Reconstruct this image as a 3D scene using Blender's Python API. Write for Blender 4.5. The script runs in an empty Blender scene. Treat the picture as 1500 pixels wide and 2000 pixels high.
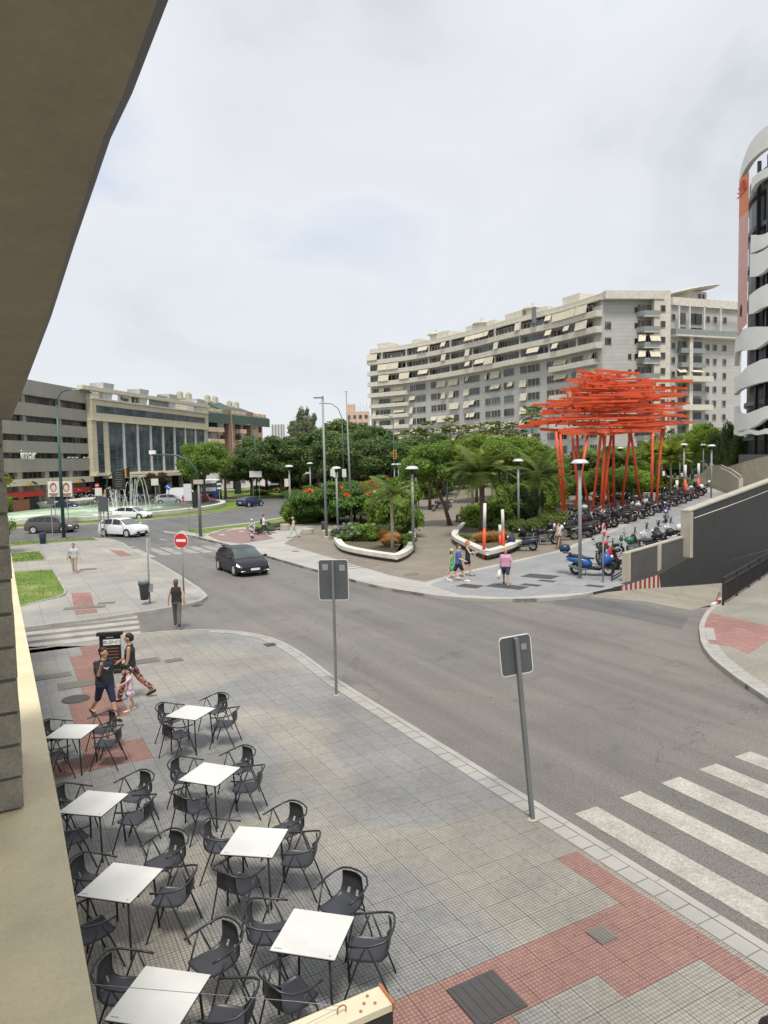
import bpy, bmesh, math, random
import numpy as np
from mathutils import Vector, Matrix
R_ = math.radians
random.seed(7)
C = bpy.context.scene.collection
SC = bpy.context.scene

# ------------------------------------------------------------------ camera
F, PITCH, ROLL, H = 1390.0, R_(4.1), R_(1.3), 5.8
_f = Vector((0, math.cos(PITCH), -math.sin(PITCH)))
_r0 = Vector((1, 0, 0)); _u0 = _r0.cross(_f)
_c, _s = math.cos(ROLL), math.sin(ROLL)
CR = _c*_r0 - _s*_u0; CU = _s*_r0 + _c*_u0
cam = bpy.data.cameras.new('camera'); camo = bpy.data.objects.new('camera', cam); C.objects.link(camo)
camo.matrix_world = Matrix(((CR.x, CU.x, -_f.x, 0), (CR.y, CU.y, -_f.y, 0), (CR.z, CU.z, -_f.z, H), (0, 0, 0, 1)))
cam.sensor_fit = 'VERTICAL'; cam.sensor_height = 24; cam.lens = 24*F/2000
cam.clip_start = 0.02; cam.clip_end = 6000
SC.camera = camo

# ------------------------------------------------------------------ sky and sun
SUN_EL, SUN_AZ = R_(65), R_(180)          # azimuth clockwise from +Y
w = bpy.data.worlds.new('World'); SC.world = w; w.use_nodes = True
nt = w.node_tree; nt.nodes.clear()
def N(nt, t, **k):
    n = nt.nodes.new(t)
    for a, b in k.items(): setattr(n, a, b)
    return n
out = N(nt, 'ShaderNodeOutputWorld'); mixs = N(nt, 'ShaderNodeMixShader')
bg1 = N(nt, 'ShaderNodeBackground'); bg2 = N(nt, 'ShaderNodeBackground')
sky = N(nt, 'ShaderNodeTexSky'); sky.sky_type = 'NISHITA'; sky.sun_disc = False
sky.sun_elevation = SUN_EL; sky.sun_rotation = SUN_AZ
nt.links.new(sky.outputs[0], bg1.inputs[0]); bg1.inputs[1].default_value = 0.12
tc = N(nt, 'ShaderNodeTexCoord'); sep = N(nt, 'ShaderNodeSeparateXYZ')
nt.links.new(tc.outputs['Generated'], sep.inputs[0])
mz = N(nt, 'ShaderNodeMath', operation='ABSOLUTE'); nt.links.new(sep.outputs[2], mz.inputs[0])
ad = N(nt, 'ShaderNodeMath', operation='ADD'); nt.links.new(mz.outputs[0], ad.inputs[0]); ad.inputs[1].default_value = 0.28
cmb = N(nt, 'ShaderNodeCombineXYZ')
for i in (0, 1):
    dv = N(nt, 'ShaderNodeMath', operation='DIVIDE'); nt.links.new(sep.outputs[i], dv.inputs[0]); nt.links.new(ad.outputs[0], dv.inputs[1])
    nt.links.new(dv.outputs[0], cmb.inputs[i])
n1 = N(nt, 'ShaderNodeTexNoise'); n1.inputs['Scale'].default_value = 1.5; n1.inputs['Detail'].default_value = 7; n1.inputs['Roughness'].default_value = .5; n1.inputs['Distortion'].default_value = .5
mp = N(nt, 'ShaderNodeMapping'); mp.inputs['Location'].default_value = (3.1, 1.7, 0); mp.inputs['Scale'].default_value = (-1.1, .8, 1)
nt.links.new(cmb.outputs[0], mp.inputs[0]); nt.links.new(mp.outputs[0], n1.inputs['Vector'])
rp = N(nt, 'ShaderNodeValToRGB'); nt.links.new(n1.outputs['Fac'], rp.inputs[0])
e = rp.color_ramp.elements; e[0].position = .3; e[0].color = (.58, .67, .82, 1); e[1].position = .43; e[1].color = (.83, .85, .88, 1)
e = rp.color_ramp.elements.new(.56); e.color = (.765, .785, .81, 1)
e = rp.color_ramp.elements.new(.65); e.color = (.62, .64, .68, 1)
gz = N(nt, 'ShaderNodeMapRange'); gz.inputs[1].default_value = .02; gz.inputs[2].default_value = .5; gz.inputs[3].default_value = 1; gz.inputs[4].default_value = 0
nt.links.new(mz.outputs[0], gz.inputs[0])
mc = N(nt, 'ShaderNodeMixRGB'); mc.inputs[2].default_value = (.75, .775, .805, 1); nt.links.new(gz.outputs[0], mc.inputs[0]); nt.links.new(rp.outputs[0], mc.inputs[1])
nt.links.new(mc.outputs[0], bg2.inputs[0]); bg2.inputs[1].default_value = .99
mixs.inputs[0].default_value = .9
nt.links.new(bg1.outputs[0], mixs.inputs[1]); nt.links.new(bg2.outputs[0], mixs.inputs[2]); nt.links.new(mixs.outputs[0], out.inputs[0])
sl = bpy.data.lights.new('sun', 'SUN'); sl.energy = 3.2; sl.angle = R_(14); sl.color = (1, .95, .88)
so = bpy.data.objects.new('sun', sl); C.objects.link(so)
sd = Vector((math.sin(SUN_AZ)*math.cos(SUN_EL), math.cos(SUN_AZ)*math.cos(SUN_EL), math.sin(SUN_EL)))
so.rotation_euler = sd.to_track_quat('Z', 'Y').to_euler(); so.location = (0, 0, 60)
SC.view_settings.view_transform = 'Standard'; SC.view_settings.look = 'None'
SC.view_settings.exposure = 0.16; SC.view_settings.gamma = 1; SC.view_settings.use_curve_mapping = False
SC.render.engine = 'CYCLES'
SC.cycles.max_bounces = 6; SC.cycles.transparent_max_bounces = 12
SC.cycles.use_denoising = True

# ------------------------------------------------------------------ pixel -> place helpers
def ray(px, py): return _f + CR*((px-750)/F) + CU*((1000-py)/F)
def G(px, py, z=0.0):
    d = ray(px, py); t = (z-H)/d.z
    return Vector((d.x*t, d.y*t, z))
def D(px, py, y):
    d = ray(px, py); t = y/d.y
    return Vector((d.x*t, y, H+d.z*t))
def hz(x, y): return min(2.6, 0.04*max(0.0, (x-12)*.9+(y-40)*.3))
def S(px, py):
    z = 0.0
    for _ in range(25):
        p = G(px, py, z); z = .5*z+.5*hz(p.x, p.y)
    return Vector((p.x, p.y, hz(p.x, p.y)))
FA = R_(28.3)                              # street direction: the building line and the near kerb
DV = Vector((-math.sin(FA), math.cos(FA), 0)); NV = Vector((math.cos(FA), math.sin(FA), 0))
def UD(u, d, z=0): return NV*u + DV*d + Vector((0, 0, z))

# ------------------------------------------------------------------ materials
MATS = {}
def base(name):
    m = bpy.data.materials.new(name); m.use_nodes = True; MATS[name] = m
    return m, m.node_tree, m.node_tree.nodes['Principled BSDF']
def L(nt, a, b): nt.links.new(a, b)
def ramp(nt, src, stops):
    r = N(nt, 'ShaderNodeValToRGB'); L(nt, src, r.inputs[0]); el = r.color_ramp.elements
    el[0].position, el[0].color = stops[0][0], (*stops[0][1], 1); el[1].position, el[1].color = stops[-1][0], (*stops[-1][1], 1)
    for p, c in stops[1:-1]: x = el.new(p); x.color = (*c, 1)
    return r
def noise(nt, scale, detail=4, rough=.55, vec=None, dist=0):
    n = N(nt, 'ShaderNodeTexNoise'); n.inputs['Scale'].default_value = scale; n.inputs['Detail'].default_value = detail
    n.inputs['Roughness'].default_value = rough; n.inputs['Distortion'].default_value = dist
    if vec is None:
        g = N(nt, 'ShaderNodeNewGeometry'); vec = g.outputs['Position']
    L(nt, vec, n.inputs['Vector']); return n
def mat(name, c, rough=.6, var=.12, sc=1.5, metal=0, bump=0, bsc=30, spec=.5, coat=0, emit=0, alpha=1, fine=0, fsc=40):
    if name in MATS: return MATS[name]
    m, nt, b = base(name)
    b.inputs['Roughness'].default_value = rough; b.inputs['Metallic'].default_value = metal
    b.inputs['Specular IOR Level'].default_value = spec; b.inputs['Coat Weight'].default_value = coat
    if coat: b.inputs['Coat Roughness'].default_value = .05
    if alpha < 1: b.inputs['Alpha'].default_value = alpha
    if var:
        n = noise(nt, sc, 5)
        r = ramp(nt, n.outputs['Fac'], [(.3, tuple(x*(1-var) for x in c)), (.7, tuple(min(1, x*(1+var)) for x in c))])
        col = r.outputs[0]
        if fine:
            n2 = noise(nt, fsc, 3, .7); r2 = ramp(nt, n2.outputs['Fac'], [(.35, (1-fine,)*3), (.65, (1+fine,)*3)])
            mx = N(nt, 'ShaderNodeMixRGB', blend_type='MULTIPLY'); mx.inputs[0].default_value = 1
            L(nt, col, mx.inputs[1]); L(nt, r2.outputs[0], mx.inputs[2]); col = mx.outputs[0]
        L(nt, col, b.inputs['Base Color'])
    else: b.inputs['Base Color'].default_value = (*c, 1)
    if emit:
        b.inputs['Emission Color'].default_value = (*c, 1); b.inputs['Emission Strength'].default_value = emit
    if bump:
        n = noise(nt, bsc, 4); bp = N(nt, 'ShaderNodeBump'); bp.inputs['Strength'].default_value = bump; bp.inputs['Distance'].default_value = .01
        L(nt, n.outputs['Fac'], bp.inputs['Height']); L(nt, bp.outputs[0], b.inputs['Normal'])
    return m
def paving(name, c, cell=.4, stud=.05, joint=.012, sjoint=.01, rot=FA, dirt=.18, rough=.75, cv=.1, sdark=.62, jdark=.5, blue=0, ybeige=0, fade=None):
    m, nt, b = base(name)
    g = N(nt, 'ShaderNodeNewGeometry'); vr = N(nt, 'ShaderNodeVectorRotate', rotation_type='Z_AXIS'); vr.inputs['Angle'].default_value = -rot
    L(nt, g.outputs['Position'], vr.inputs['Vector'])
    def brick(sz, mo, c1, c2, cm, offs=0):
        k = N(nt, 'ShaderNodeTexBrick'); k.offset = offs; k.squash = 1
        k.inputs['Scale'].default_value = 1; k.inputs['Brick Width'].default_value = sz; k.inputs['Row Height'].default_value = sz
        k.inputs['Mortar Size'].default_value = mo; k.inputs['Mortar Smooth'].default_value = .2; k.inputs['Bias'].default_value = 0
        k.inputs['Color1'].default_value = (*c1, 1); k.inputs['Color2'].default_value = (*c2, 1); k.inputs['Mortar'].default_value = (*cm, 1)
        L(nt, vr.outputs[0], k.inputs['Vector']); return k
    lo = tuple(x*(1-cv) for x in c); hi = tuple(x*(1+cv) for x in c)
    k1 = brick(cell, joint*.5, lo, hi, tuple(x*jdark for x in c))
    col = k1.outputs['Color']
    def mul(a, bb, f=1):
        mx = N(nt, 'ShaderNodeMixRGB', blend_type='MULTIPLY'); mx.inputs[0].default_value = f; L(nt, a, mx.inputs[1]); L(nt, bb, mx.inputs[2]); return mx.outputs[0]
    if stud:
        k2 = brick(stud, sjoint*.5, (1.04,)*3, (1.0,)*3, (sdark,)*3)
        if fade:
            sx = N(nt, 'ShaderNodeSeparateXYZ'); L(nt, vr.outputs[0], sx.inputs[0]); nn = noise(nt, .35, 3, .5); ma = N(nt, 'ShaderNodeMath', operation='MULTIPLY_ADD'); L(nt, nn.outputs['Fac'], ma.inputs[0]); ma.inputs[1].default_value = 12; L(nt, sx.outputs[1], ma.inputs[2])
            mr = N(nt, 'ShaderNodeMapRange'); L(nt, ma.outputs[0], mr.inputs[0]); mr.inputs[1].default_value = fade[0]+6; mr.inputs[2].default_value = fade[1]+6; mr.inputs[3].default_value = 1; mr.inputs[4].default_value = .12
            mx = N(nt, 'ShaderNodeMixRGB', blend_type='MULTIPLY'); L(nt, mr.outputs[0], mx.inputs[0]); L(nt, col, mx.inputs[1]); L(nt, k2.outputs['Color'], mx.inputs[2]); col = mx.outputs[0]
        else: col = mul(col, k2.outputs['Color'])
        bp = N(nt, 'ShaderNodeBump'); bp.inputs['Strength'].default_value = .5; bp.inputs['Distance'].default_value = .004; bp.invert = True
        L(nt, k2.outputs['Fac'], bp.inputs['Height']); L(nt, bp.outputs[0], b.inputs['Normal'])
    n = noise(nt, .35, 6, .6); r = ramp(nt, n.outputs['Fac'], [(.3, (1-dirt,)*3), (.72, (1+dirt*.7,)*3)]); col = mul(col, r.outputs[0])
    n = noise(nt, 9, 5, .7); r = ramp(nt, n.outputs['Fac'], [(.33, (.80,)*3), (.62, (1.06,)*3)]); col = mul(col, r.outputs[0])
    if blue:
        n = noise(nt, .22, 2, .4, dist=.3); r = ramp(nt, n.outputs['Fac'], [(.46, (1, 1, 1)), (.5, (.80, .86, .96))]); col = mul(col, r.outputs[0], blue)
    # black spots of old gum
    v = N(nt, 'ShaderNodeTexVoronoi'); v.inputs['Scale'].default_value = 4.5; L(nt, g.outputs['Position'], v.inputs['Vector'])
    r = ramp(nt, v.outputs['Distance'], [(.05, (.35,)*3), (.085, (1, 1, 1))]); col = mul(col, r.outputs[0], .75)
    L(nt, col, b.inputs['Base Color']); b.inputs['Roughness'].default_value = rough
    return m
paving('paving_grey', (.315, .293, .252), blue=.9, cv=.05, joint=.010, jdark=.66, sdark=.5, sjoint=.011, dirt=.26, rough=.5, fade=(9.5, 17))
paving('paving_right', (.29, .27, .225), cell=.4, stud=.1, sjoint=.02, sdark=.72, jdark=.75, joint=.012, cv=.05, dirt=.22)
paving('paving_red', (.315, .175, .145), cell=.4, stud=.05, sjoint=.018, sdark=.62, cv=.04, dirt=.2, joint=.006, jdark=.8)
paving('paving_side', (.34, .32, .275), cell=1.2, stud=.6, sjoint=.012, joint=.025, sdark=.85, jdark=.7, cv=.06, blue=.5)
paving('paving_plaza', (.40, .385, .35), cell=1.6, stud=.8, joint=.03, sjoint=.015, sdark=.85, jdark=.7, cv=.05, rot=R_(50))
paving('paving_setts', (.25, .215, .17), cell=.5, stud=.12, joint=.02, sjoint=.02, sdark=.7, jdark=.8, cv=.07, rot=R_(20))
paving('paving_lane', (.27, .275, .275), cell=1.0, stud=.5, joint=.02, sjoint=.012, sdark=.86, jdark=.75, cv=.05, rot=R_(-35))
paving('paving_brickred', (.31, .165, .14), cell=.4, stud=.2, joint=.02, sjoint=.014, sdark=.7, jdark=.6, cv=.08, rot=R_(12))

def asphalt(name, c, warm=1):
    m, nt, b = base(name)
    g = N(nt, 'ShaderNodeNewGeometry'); P_ = g.outputs['Position']
    n1 = noise(nt, .16, 6, .6, P_, .4)
    r1 = ramp(nt, n1.outputs['Fac'], [(.28, (c[0]*.80, c[1]*.80, c[2]*.81)), (.5, c), (.72, (c[0]*1.22, c[1]*1.17, c[2]*1.07))])
    n2 = noise(nt, 30, 4, .9, P_); r2 = ramp(nt, n2.outputs['Fac'], [(.36, (.5,)*3), (.62, (1.42,)*3)])
    # streaks along the traffic direction
    vr = N(nt, 'ShaderNodeVectorRotate', rotation_type='Z_AXIS'); vr.inputs['Angle'].default_value = -FA; L(nt, P_, vr.inputs['Vector'])
    ms = N(nt, 'ShaderNodeMapping'); ms.inputs['Scale'].default_value = (1.3, .06, 1); L(nt, vr.outputs[0], ms.inputs[0])
    n3 = noise(nt, 1.0, 5, .6, ms.outputs[0]); r3 = ramp(nt, n3.outputs['Fac'], [(.3, (.80,)*3), (.7, (1.16,)*3)])
    v = N(nt, 'ShaderNodeTexVoronoi', feature='DISTANCE_TO_EDGE'); v.inputs['Scale'].default_value = .16
    wn = noise(nt, .8, 4, .6, P_); ad = N(nt, 'ShaderNodeMixRGB', blend_type='LINEAR_LIGHT'); ad.inputs[0].default_value = .8
    L(nt, P_, ad.inputs[1]); L(nt, wn.outputs['Color'], ad.inputs[2]); L(nt, ad.outputs[0], v.inputs['Vector'])
    r4 = ramp(nt, v.outputs['Distance'], [(.0014, (.55,)*3), (.0032, (1,)*3)])
    n5 = noise(nt, .7, 3, .6, P_); r5 = ramp(nt, n5.outputs['Fac'], [(.24, (.62,)*3), (.38, (1,)*3)])
    col = r1.outputs[0]
    for k, f in ((r2, 1), (r3, 1), (r4, .75), (r5, .9)):
        mx = N(nt, 'ShaderNodeMixRGB', blend_type='MULTIPLY'); mx.inputs[0].default_value = f
        L(nt, col, mx.inputs[1]); L(nt, k.outputs[0], mx.inputs[2]); col = mx.outputs[0]
    L(nt, col, b.inputs['Base Color']); b.inputs['Roughness'].default_value = .6
    bp = N(nt, 'ShaderNodeBump'); bp.inputs['Strength'].default_value = .6; bp.inputs['Distance'].default_value = .008
    L(nt, n2.outputs['Fac'], bp.inputs['Height']); L(nt, bp.outputs[0], b.inputs['Normal'])
    return m
asphalt('asphalt', (.162, .150, .135)); asphalt('asphalt_far', (.13, .127, .122)); asphalt('asphalt_patch', (.115, .113, .11)); asphalt('ramp_concrete', (.26, .235, .185))
def leafmat(name, c1, c2, trans=.25, rough=.6):
    m, nt, b = base(name); g = N(nt, 'ShaderNodeNewGeometry')
    r = ramp(nt, g.outputs['Random Per Island'], [(0, c1), (1, c2)])
    n = noise(nt, .6, 2); r2 = ramp(nt, n.outputs['Fac'], [(.3, (.75,)*3), (.7, (1.2, 1.2, 1.1))])
    mx = N(nt, 'ShaderNodeMixRGB', blend_type='MULTIPLY'); mx.inputs[0].default_value = 1; L(nt, r.outputs[0], mx.inputs[1]); L(nt, r2.outputs[0], mx.inputs[2])
    oi = N(nt, 'ShaderNodeObjectInfo'); r3 = ramp(nt, oi.outputs['Random'], [(0, (.78, .80, .8)), (.5, (1, 1, 1)), (1, (1.28, 1.2, 1.0))]); m3 = N(nt, 'ShaderNodeMixRGB', blend_type='MULTIPLY'); m3.inputs[0].default_value = 1; L(nt, mx.outputs[0], m3.inputs[1]); L(nt, r3.outputs[0], m3.inputs[2]); mx = m3
    L(nt, mx.outputs[0], b.inputs['Base Color']); b.inputs['Roughness'].default_value = rough; b.inputs['Specular IOR Level'].default_value = .25
    t = N(nt, 'ShaderNodeBsdfTranslucent'); L(nt, mx.outputs[0], t.inputs[0]); ms = N(nt, 'ShaderNodeMixShader'); ms.inputs[0].default_value = trans
    o = nt.nodes['Material Output']; L(nt, b.outputs[0], ms.inputs[1]); L(nt, t.outputs[0], ms.inputs[2]); L(nt, ms.outputs[0], o.inputs[0])
    return m
leafmat('leaf_pine', (.058, .115, .042), (.19, .27, .085), .35)
leafmat('leaf_mid', (.10, .20, .04), (.30, .42, .085), .45)
leafmat('leaf_bright', (.12, .22, .035), (.32, .44, .08), .45)
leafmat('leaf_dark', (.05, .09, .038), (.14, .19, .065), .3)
leafmat('leaf_poinciana', (.05, .12, .03), (.16, .28, .06), .4)
leafmat('leaf_grey', (.09, .115, .085), (.19, .22, .16), .3)
leafmat('leaf_bronze', (.05, .035, .025), (.11, .08, .045), .2)
leafmat('leaf_yellow', (.16, .2, .03), (.35, .38, .06), .4)
leafmat('leaf_palm', (.10, .15, .045), (.22, .29, .08), .35)
leafmat('leaf_palm_dry', (.17, .15, .07), (.30, .25, .12), .3)
leafmat('leaf_hedge', (.09, .13, .035), (.2, .25, .06), .35)
leafmat('flower_orange', (.6, .08, .02), (.8, .18, .04), .3)
leafmat('flower_pale', (.6, .42, .38), (.75, .7, .6), .3)
leafmat('flower_blue', (.35, .42, .62), (.6, .68, .8), .3)
leafmat('flower_red', (.6, .07, .09), (.8, .25, .2), .3)
leafmat('flower_yellow', (.45, .38, .05), (.6, .5, .1), .3)
leafmat('straw', (.42, .24, .08), (.62, .40, .16), .35)
leafmat('blade', (.07, .15, .03), (.16, .26, .06), .3)
def lawnmat():
    m, nt, b = base('lawn')
    n = noise(nt, .5, 6, .65); r = ramp(nt, n.outputs['Fac'], [(.3, (.085, .15, .035)), (.55, (.15, .21, .05)), (.72, (.30, .27, .12))])
    n2 = noise(nt, 22, 3, .7); r2 = ramp(nt, n2.outputs['Fac'], [(.3, (.65,)*3), (.65, (1.25,)*3)])
    mx = N(nt, 'ShaderNodeMixRGB', blend_type='MULTIPLY'); mx.inputs[0].default_value = 1; L(nt, r.outputs[0], mx.inputs[1]); L(nt, r2.outputs[0], mx.inputs[2])
    L(nt, mx.outputs[0], b.inputs['Base Color']); b.inputs['Roughness'].default_value = .9; b.inputs['Specular IOR Level'].default_value = .1
lawnmat()
def watermat():
    m, nt, b = base('water')
    n = noise(nt, .25, 4, .6); r = ramp(nt, n.outputs['Fac'], [(.3, (.22, .32, .2)), (.55, (.42, .54, .38)), (.72, (.62, .70, .58))])
    L(nt, r.outputs[0], b.inputs['Base Color']); b.inputs['Roughness'].default_value = .15
    n2 = noise(nt, 3.5, 3, .6); bp = N(nt, 'ShaderNodeBump'); bp.inputs['Strength'].default_value = .6; bp.inputs['Distance'].default_value = .12
    L(nt, n2.outputs['Fac'], bp.inputs['Height']); L(nt, bp.outputs[0], b.inputs['Normal'])
watermat()
def panelmat(name, c, w_, h_, j=.02, cv=.04, jd=.6, vert=True, rough=.6, dirt=.1, offs=0):
    """cladding whose fine joints follow the object's own x and z"""
    m, nt, b = base(name); t = N(nt, 'ShaderNodeTexCoord'); s = N(nt, 'ShaderNodeSeparateXYZ'); L(nt, t.outputs['Object'], s.inputs[0])
    cb = N(nt, 'ShaderNodeCombineXYZ'); sm = N(nt, 'ShaderNodeMath', operation='ADD'); L(nt, s.outputs[0], sm.inputs[0]); L(nt, s.outputs[1], sm.inputs[1])
    L(nt, sm.outputs[0], cb.inputs[0]); L(nt, s.outputs[2], cb.inputs[1])
    k = N(nt, 'ShaderNodeTexBrick'); k.offset = offs; k.inputs['Scale'].default_value = 1; k.inputs['Brick Width'].default_value = w_; k.inputs['Row Height'].default_value = h_
    k.inputs['Mortar Size'].default_value = j; k.inputs['Mortar Smooth'].default_value = .1
    k.inputs['Color1'].default_value = (*[x*(1-cv) for x in c], 1); k.inputs['Color2'].default_value = (*[x*(1+cv) for x in c], 1); k.inputs['Mortar'].default_value = (*[x*jd for x in c], 1)
    L(nt, cb.outputs[0], k.inputs['Vector'])
    n = noise(nt, .5, 6, .65); r = ramp(nt, n.outputs['Fac'], [(.3, (1-dirt,)*3), (.7, (1+dirt*.6,)*3)])
    mx = N(nt, 'ShaderNodeMixRGB', blend_type='MULTIPLY'); mx.inputs[0].default_value = 1; L(nt, k.outputs['Color'], mx.inputs[1]); L(nt, r.outputs[0], mx.inputs[2])
    L(nt, mx.outputs[0], b.inputs['Base Color']); b.inputs['Roughness'].default_value = rough
panelmat('clad_grey', (.32, .295, .255), 1.5, 30, .02)
panelmat('clad_cream', (.60, .54, .41), 1.0, .9, .02)
panelmat('clad_apart', (.47, .465, .43), 60, .75, .035, jd=.8)
panelmat('brick_far', (.60, .43, .29), .6, .2, .02, jd=.85, offs=.5)
def windowglass(name, c, rough=.08):
    m, nt, b = base(name); n = noise(nt, .35, 3); r = ramp(nt, n.outputs['Fac'], [(.35, tuple(x*.55 for x in c)), (.65, tuple(x*1.7 for x in c))])
    L(nt, r.outputs[0], b.inputs['Base Color']); b.inputs['Roughness'].default_value = rough; b.inputs['Specular IOR Level'].default_value = .6
    n2 = noise(nt, .8, 2); bp = N(nt, 'ShaderNodeBump'); bp.inputs['Strength'].default_value = .15; bp.inputs['Distance'].default_value = .1
    L(nt, n2.outputs['Fac'], bp.inputs['Height']); L(nt, bp.outputs[0], b.inputs['Normal']); return m
windowglass('glass_blue', (.06, .08, .095)); windowglass('glass_dark', (.03, .032, .035)); windowglass('car_glass_sky', (.075, .09, .09), .04); windowglass('car_side_glass', (.018, .02, .022), .06); windowglass('glass_tan', (.07, .065, .055), .25)  # windscreen glass has the reflected sky put into its lighter base colour
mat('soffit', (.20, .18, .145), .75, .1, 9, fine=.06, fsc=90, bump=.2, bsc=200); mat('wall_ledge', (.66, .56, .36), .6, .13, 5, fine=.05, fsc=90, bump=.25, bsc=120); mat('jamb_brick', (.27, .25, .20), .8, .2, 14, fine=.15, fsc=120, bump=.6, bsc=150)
for a in [('white_paint', (.78, .78, .76), .45), ('white_worn', (.62, .61, .57), .6), ('white_gloss', (.8, .8, .79), .25), ('tabletop', (.60, .60, .57), .4),
          ('black_plastic', (.022, .023, .026), .42), ('chair_plastic', (.035, .038, .045), .4), ('chair_metal', (.025, .026, .03), .35), ('rubber', (.018, .018, .018), .8),
          ('pole_grey', (.25, .26, .26), .45), ('pole_dark', (.16, .17, .17), .45), ('pole_green', (.025, .08, .065), .4), ('sign_back', (.085, .09, .096), .5),
          ('red_sign', (.55, .03, .03), .4), ('red_paint', (.68, .07, .025), .45), ('sculpture_red', (.62, .085, .022), .5), ('stone_light', (.55, .53, .46), .7),
          ('stone_kerb', (.34, .33, .30), .8), ('granite', (.33, .32, .295), .75), ('iron', (.06, .056, .056), .6), ('iron_grate', (.15, .135, .12), .7),
          ('concrete', (.42, .38, .30), .8), ('concrete_dark', (.035, .037, .037), .7), ('concrete_warm', (.39, .36, .295), .8), ('planter_white', (.62, .60, .53), .6),
          ('bark', (.13, .09, .06), .9), ('bark_pale', (.33, .29, .23), .9), ('soil', (.10, .08, .05), .95), ('orange_signal', (.6, .28, .03), .5), ('awning', (.62, .57, .44), .8),
          ('balcony_cream', (.60, .57, .48), .7), ('balcony_glass', (.25, .27, .26), .3), ('roof_green', (.06, .10, .075), .7), ('brown_brick', (.58, .44, .30), .8), ('brown_dark', (.24, .15, .11), .8),
          ('red_shop', (.45, .03, .03), .5), ('shop_dark', (.03, .03, .03), .5), ('pale_far', (.62, .60, .58), .7), ('pink_far', (.55, .40, .30), .8), ('metal', (.5, .5, .5), .3),
          ('wall_ledge', (.68, .60, .42), .6), ('soffit', (.21, .185, .14), .75), ('jamb_brick', (.22, .205, .165), .8), ('concrete_mid', (.085, .082, .078), .75), ('cycle_red', (.25, .165, .15), .8), ('mortar', (.15, .14, .12), .9), ('lip', (.10, .11, .14), .5),
          ('skin', (.48, .28, .19), .55), ('skin_pale', (.60, .38, .28), .55), ('hair_dark', (.018, .014, .012), .6), ('hair_brown', (.09, .05, .03), .6), ('hair_orange', (.48, .2, .08), .7), ('cloth_black', (.02, .02, .024), .8),
          ('cloth_denim', (.012, .025, .06), .8), ('cloth_navy', (.03, .04, .08), .8), ('cloth_blue', (.05, .11, .3), .8), ('cloth_green', (.1, .45, .2), .8), ('cloth_pink', (.50, .27, .38), .8), ('cloth_white', (.7, .7, .68), .8),
          ('cloth_beige', (.45, .36, .27), .8), ('cloth_olive', (.11, .105, .085), .85), ('cloth_lightgrey', (.45, .46, .47), .8), ('cloth_mint', (.45, .6, .52), .8), ('cloth_peach', (.65, .5, .42), .8), ('straw_hat', (.6, .48, .28), .8), ('cloth_brown', (.12, .09, .08), .85),
          ('plastic_bag', (.75, .76, .74), .4), ('leather', (.12, .08, .05), .6), ('teal', (.02, .3, .25), .5), ('bus_blue', (.02, .09, .32), .35), ('bin_dark', (.05, .06, .065), .5), ('bin_blue', (.03, .05, .09), .5), ('trim_black', (.015, .015, .016), .5), ('leaf_crumb', (.07, .045, .03), .8),
          ('poster_pink', (.72, .38, .34), .5), ('poster_orange', (.75, .22, .06), .5), ('poster_white', (.68, .66, .62), .5), ('poster_brown', (.3, .12, .07), .5), ('lamp_shade', (.55, .57, .57), .4), ('beam_top', (.62, .55, .40), .6), ('rust', (.35, .14, .05), .8), ('roller', (.2, .2, .19), .6)]:
    mat(a[0], a[1], a[2])
mat('white_building', (.86, .85, .81), .5, .06, .5); mat('dark_building', (.018, .021, .028), .35, .1)
mat('road_white', (.355, .335, .295), .75, .2, 2.2, fine=.22, fsc=22); mat('road_faded', (.27, .265, .25), .75, .25, 1.0, fine=.1, fsc=20)
for k, c in (('car_charcoal', (.018, .020, .026)), ('car_white', (.75, .76, .77)), ('car_grey', (.10, .09, .09)), ('car_blue', (.02, .04, .09)), ('car_red', (.45, .02, .03)), ('car_silver', (.35, .37, .39)), ('car_black', (.02, .02, .022)), ('bike_black', (.02, .021, .024)), ('bike_blue', (.015, .09, .33)), ('bike_red', (.42, .015, .02)), ('bike_navy', (.035, .05, .085)), ('bike_silver', (.45, .46, .48)), ('bike_green', (.02, .14, .06)), ('bike_purple', (.08, .08, .35)), ('bike_white', (.7, .7, .7)), ('bike_maroon', (.05, .012, .016))):
    mat(k, c, .35, 0, coat=.35 if max(c) > .1 else .12, spec=.5 if max(c) > .1 else .3)
mat('headlight', (.75, .78, .8), .1, 0); mat('headlight_lit', (1, .97, .9), .2, 0, emit=1.2); mat('taillight', (.45, .02, .02), .2, 0)
mat('spray', (.9, .93, .93), .5, 0, alpha=.25); mat('foam', (.75, .8, .76), .7, .1)
def striped(name, c1, c2, period, ax=0):
    m, nt, b = base(name); t = N(nt, 'ShaderNodeTexCoord'); s = N(nt, 'ShaderNodeSeparateXYZ'); L(nt, t.outputs['Object'], s.inputs[0])
    mu = N(nt, 'ShaderNodeMath', operation='MULTIPLY'); L(nt, s.outputs[ax], mu.inputs[0]); mu.inputs[1].default_value = 1/period
    fr = N(nt, 'ShaderNodeMath', operation='FRACT'); L(nt, mu.outputs[0], fr.inputs[0])
    gt = N(nt, 'ShaderNodeMath', operation='GREATER_THAN'); L(nt, fr.outputs[0], gt.inputs[0]); gt.inputs[1].default_value = .5
    r = ramp(nt, gt.outputs[0], [(0, c1), (1, c2)]); L(nt, r.outputs[0], b.inputs['Base Color']); b.inputs['Roughness'].default_value = .7
striped('stripe_redwhite', (.30, .035, .03), (.55, .50, .43), .36)
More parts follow.
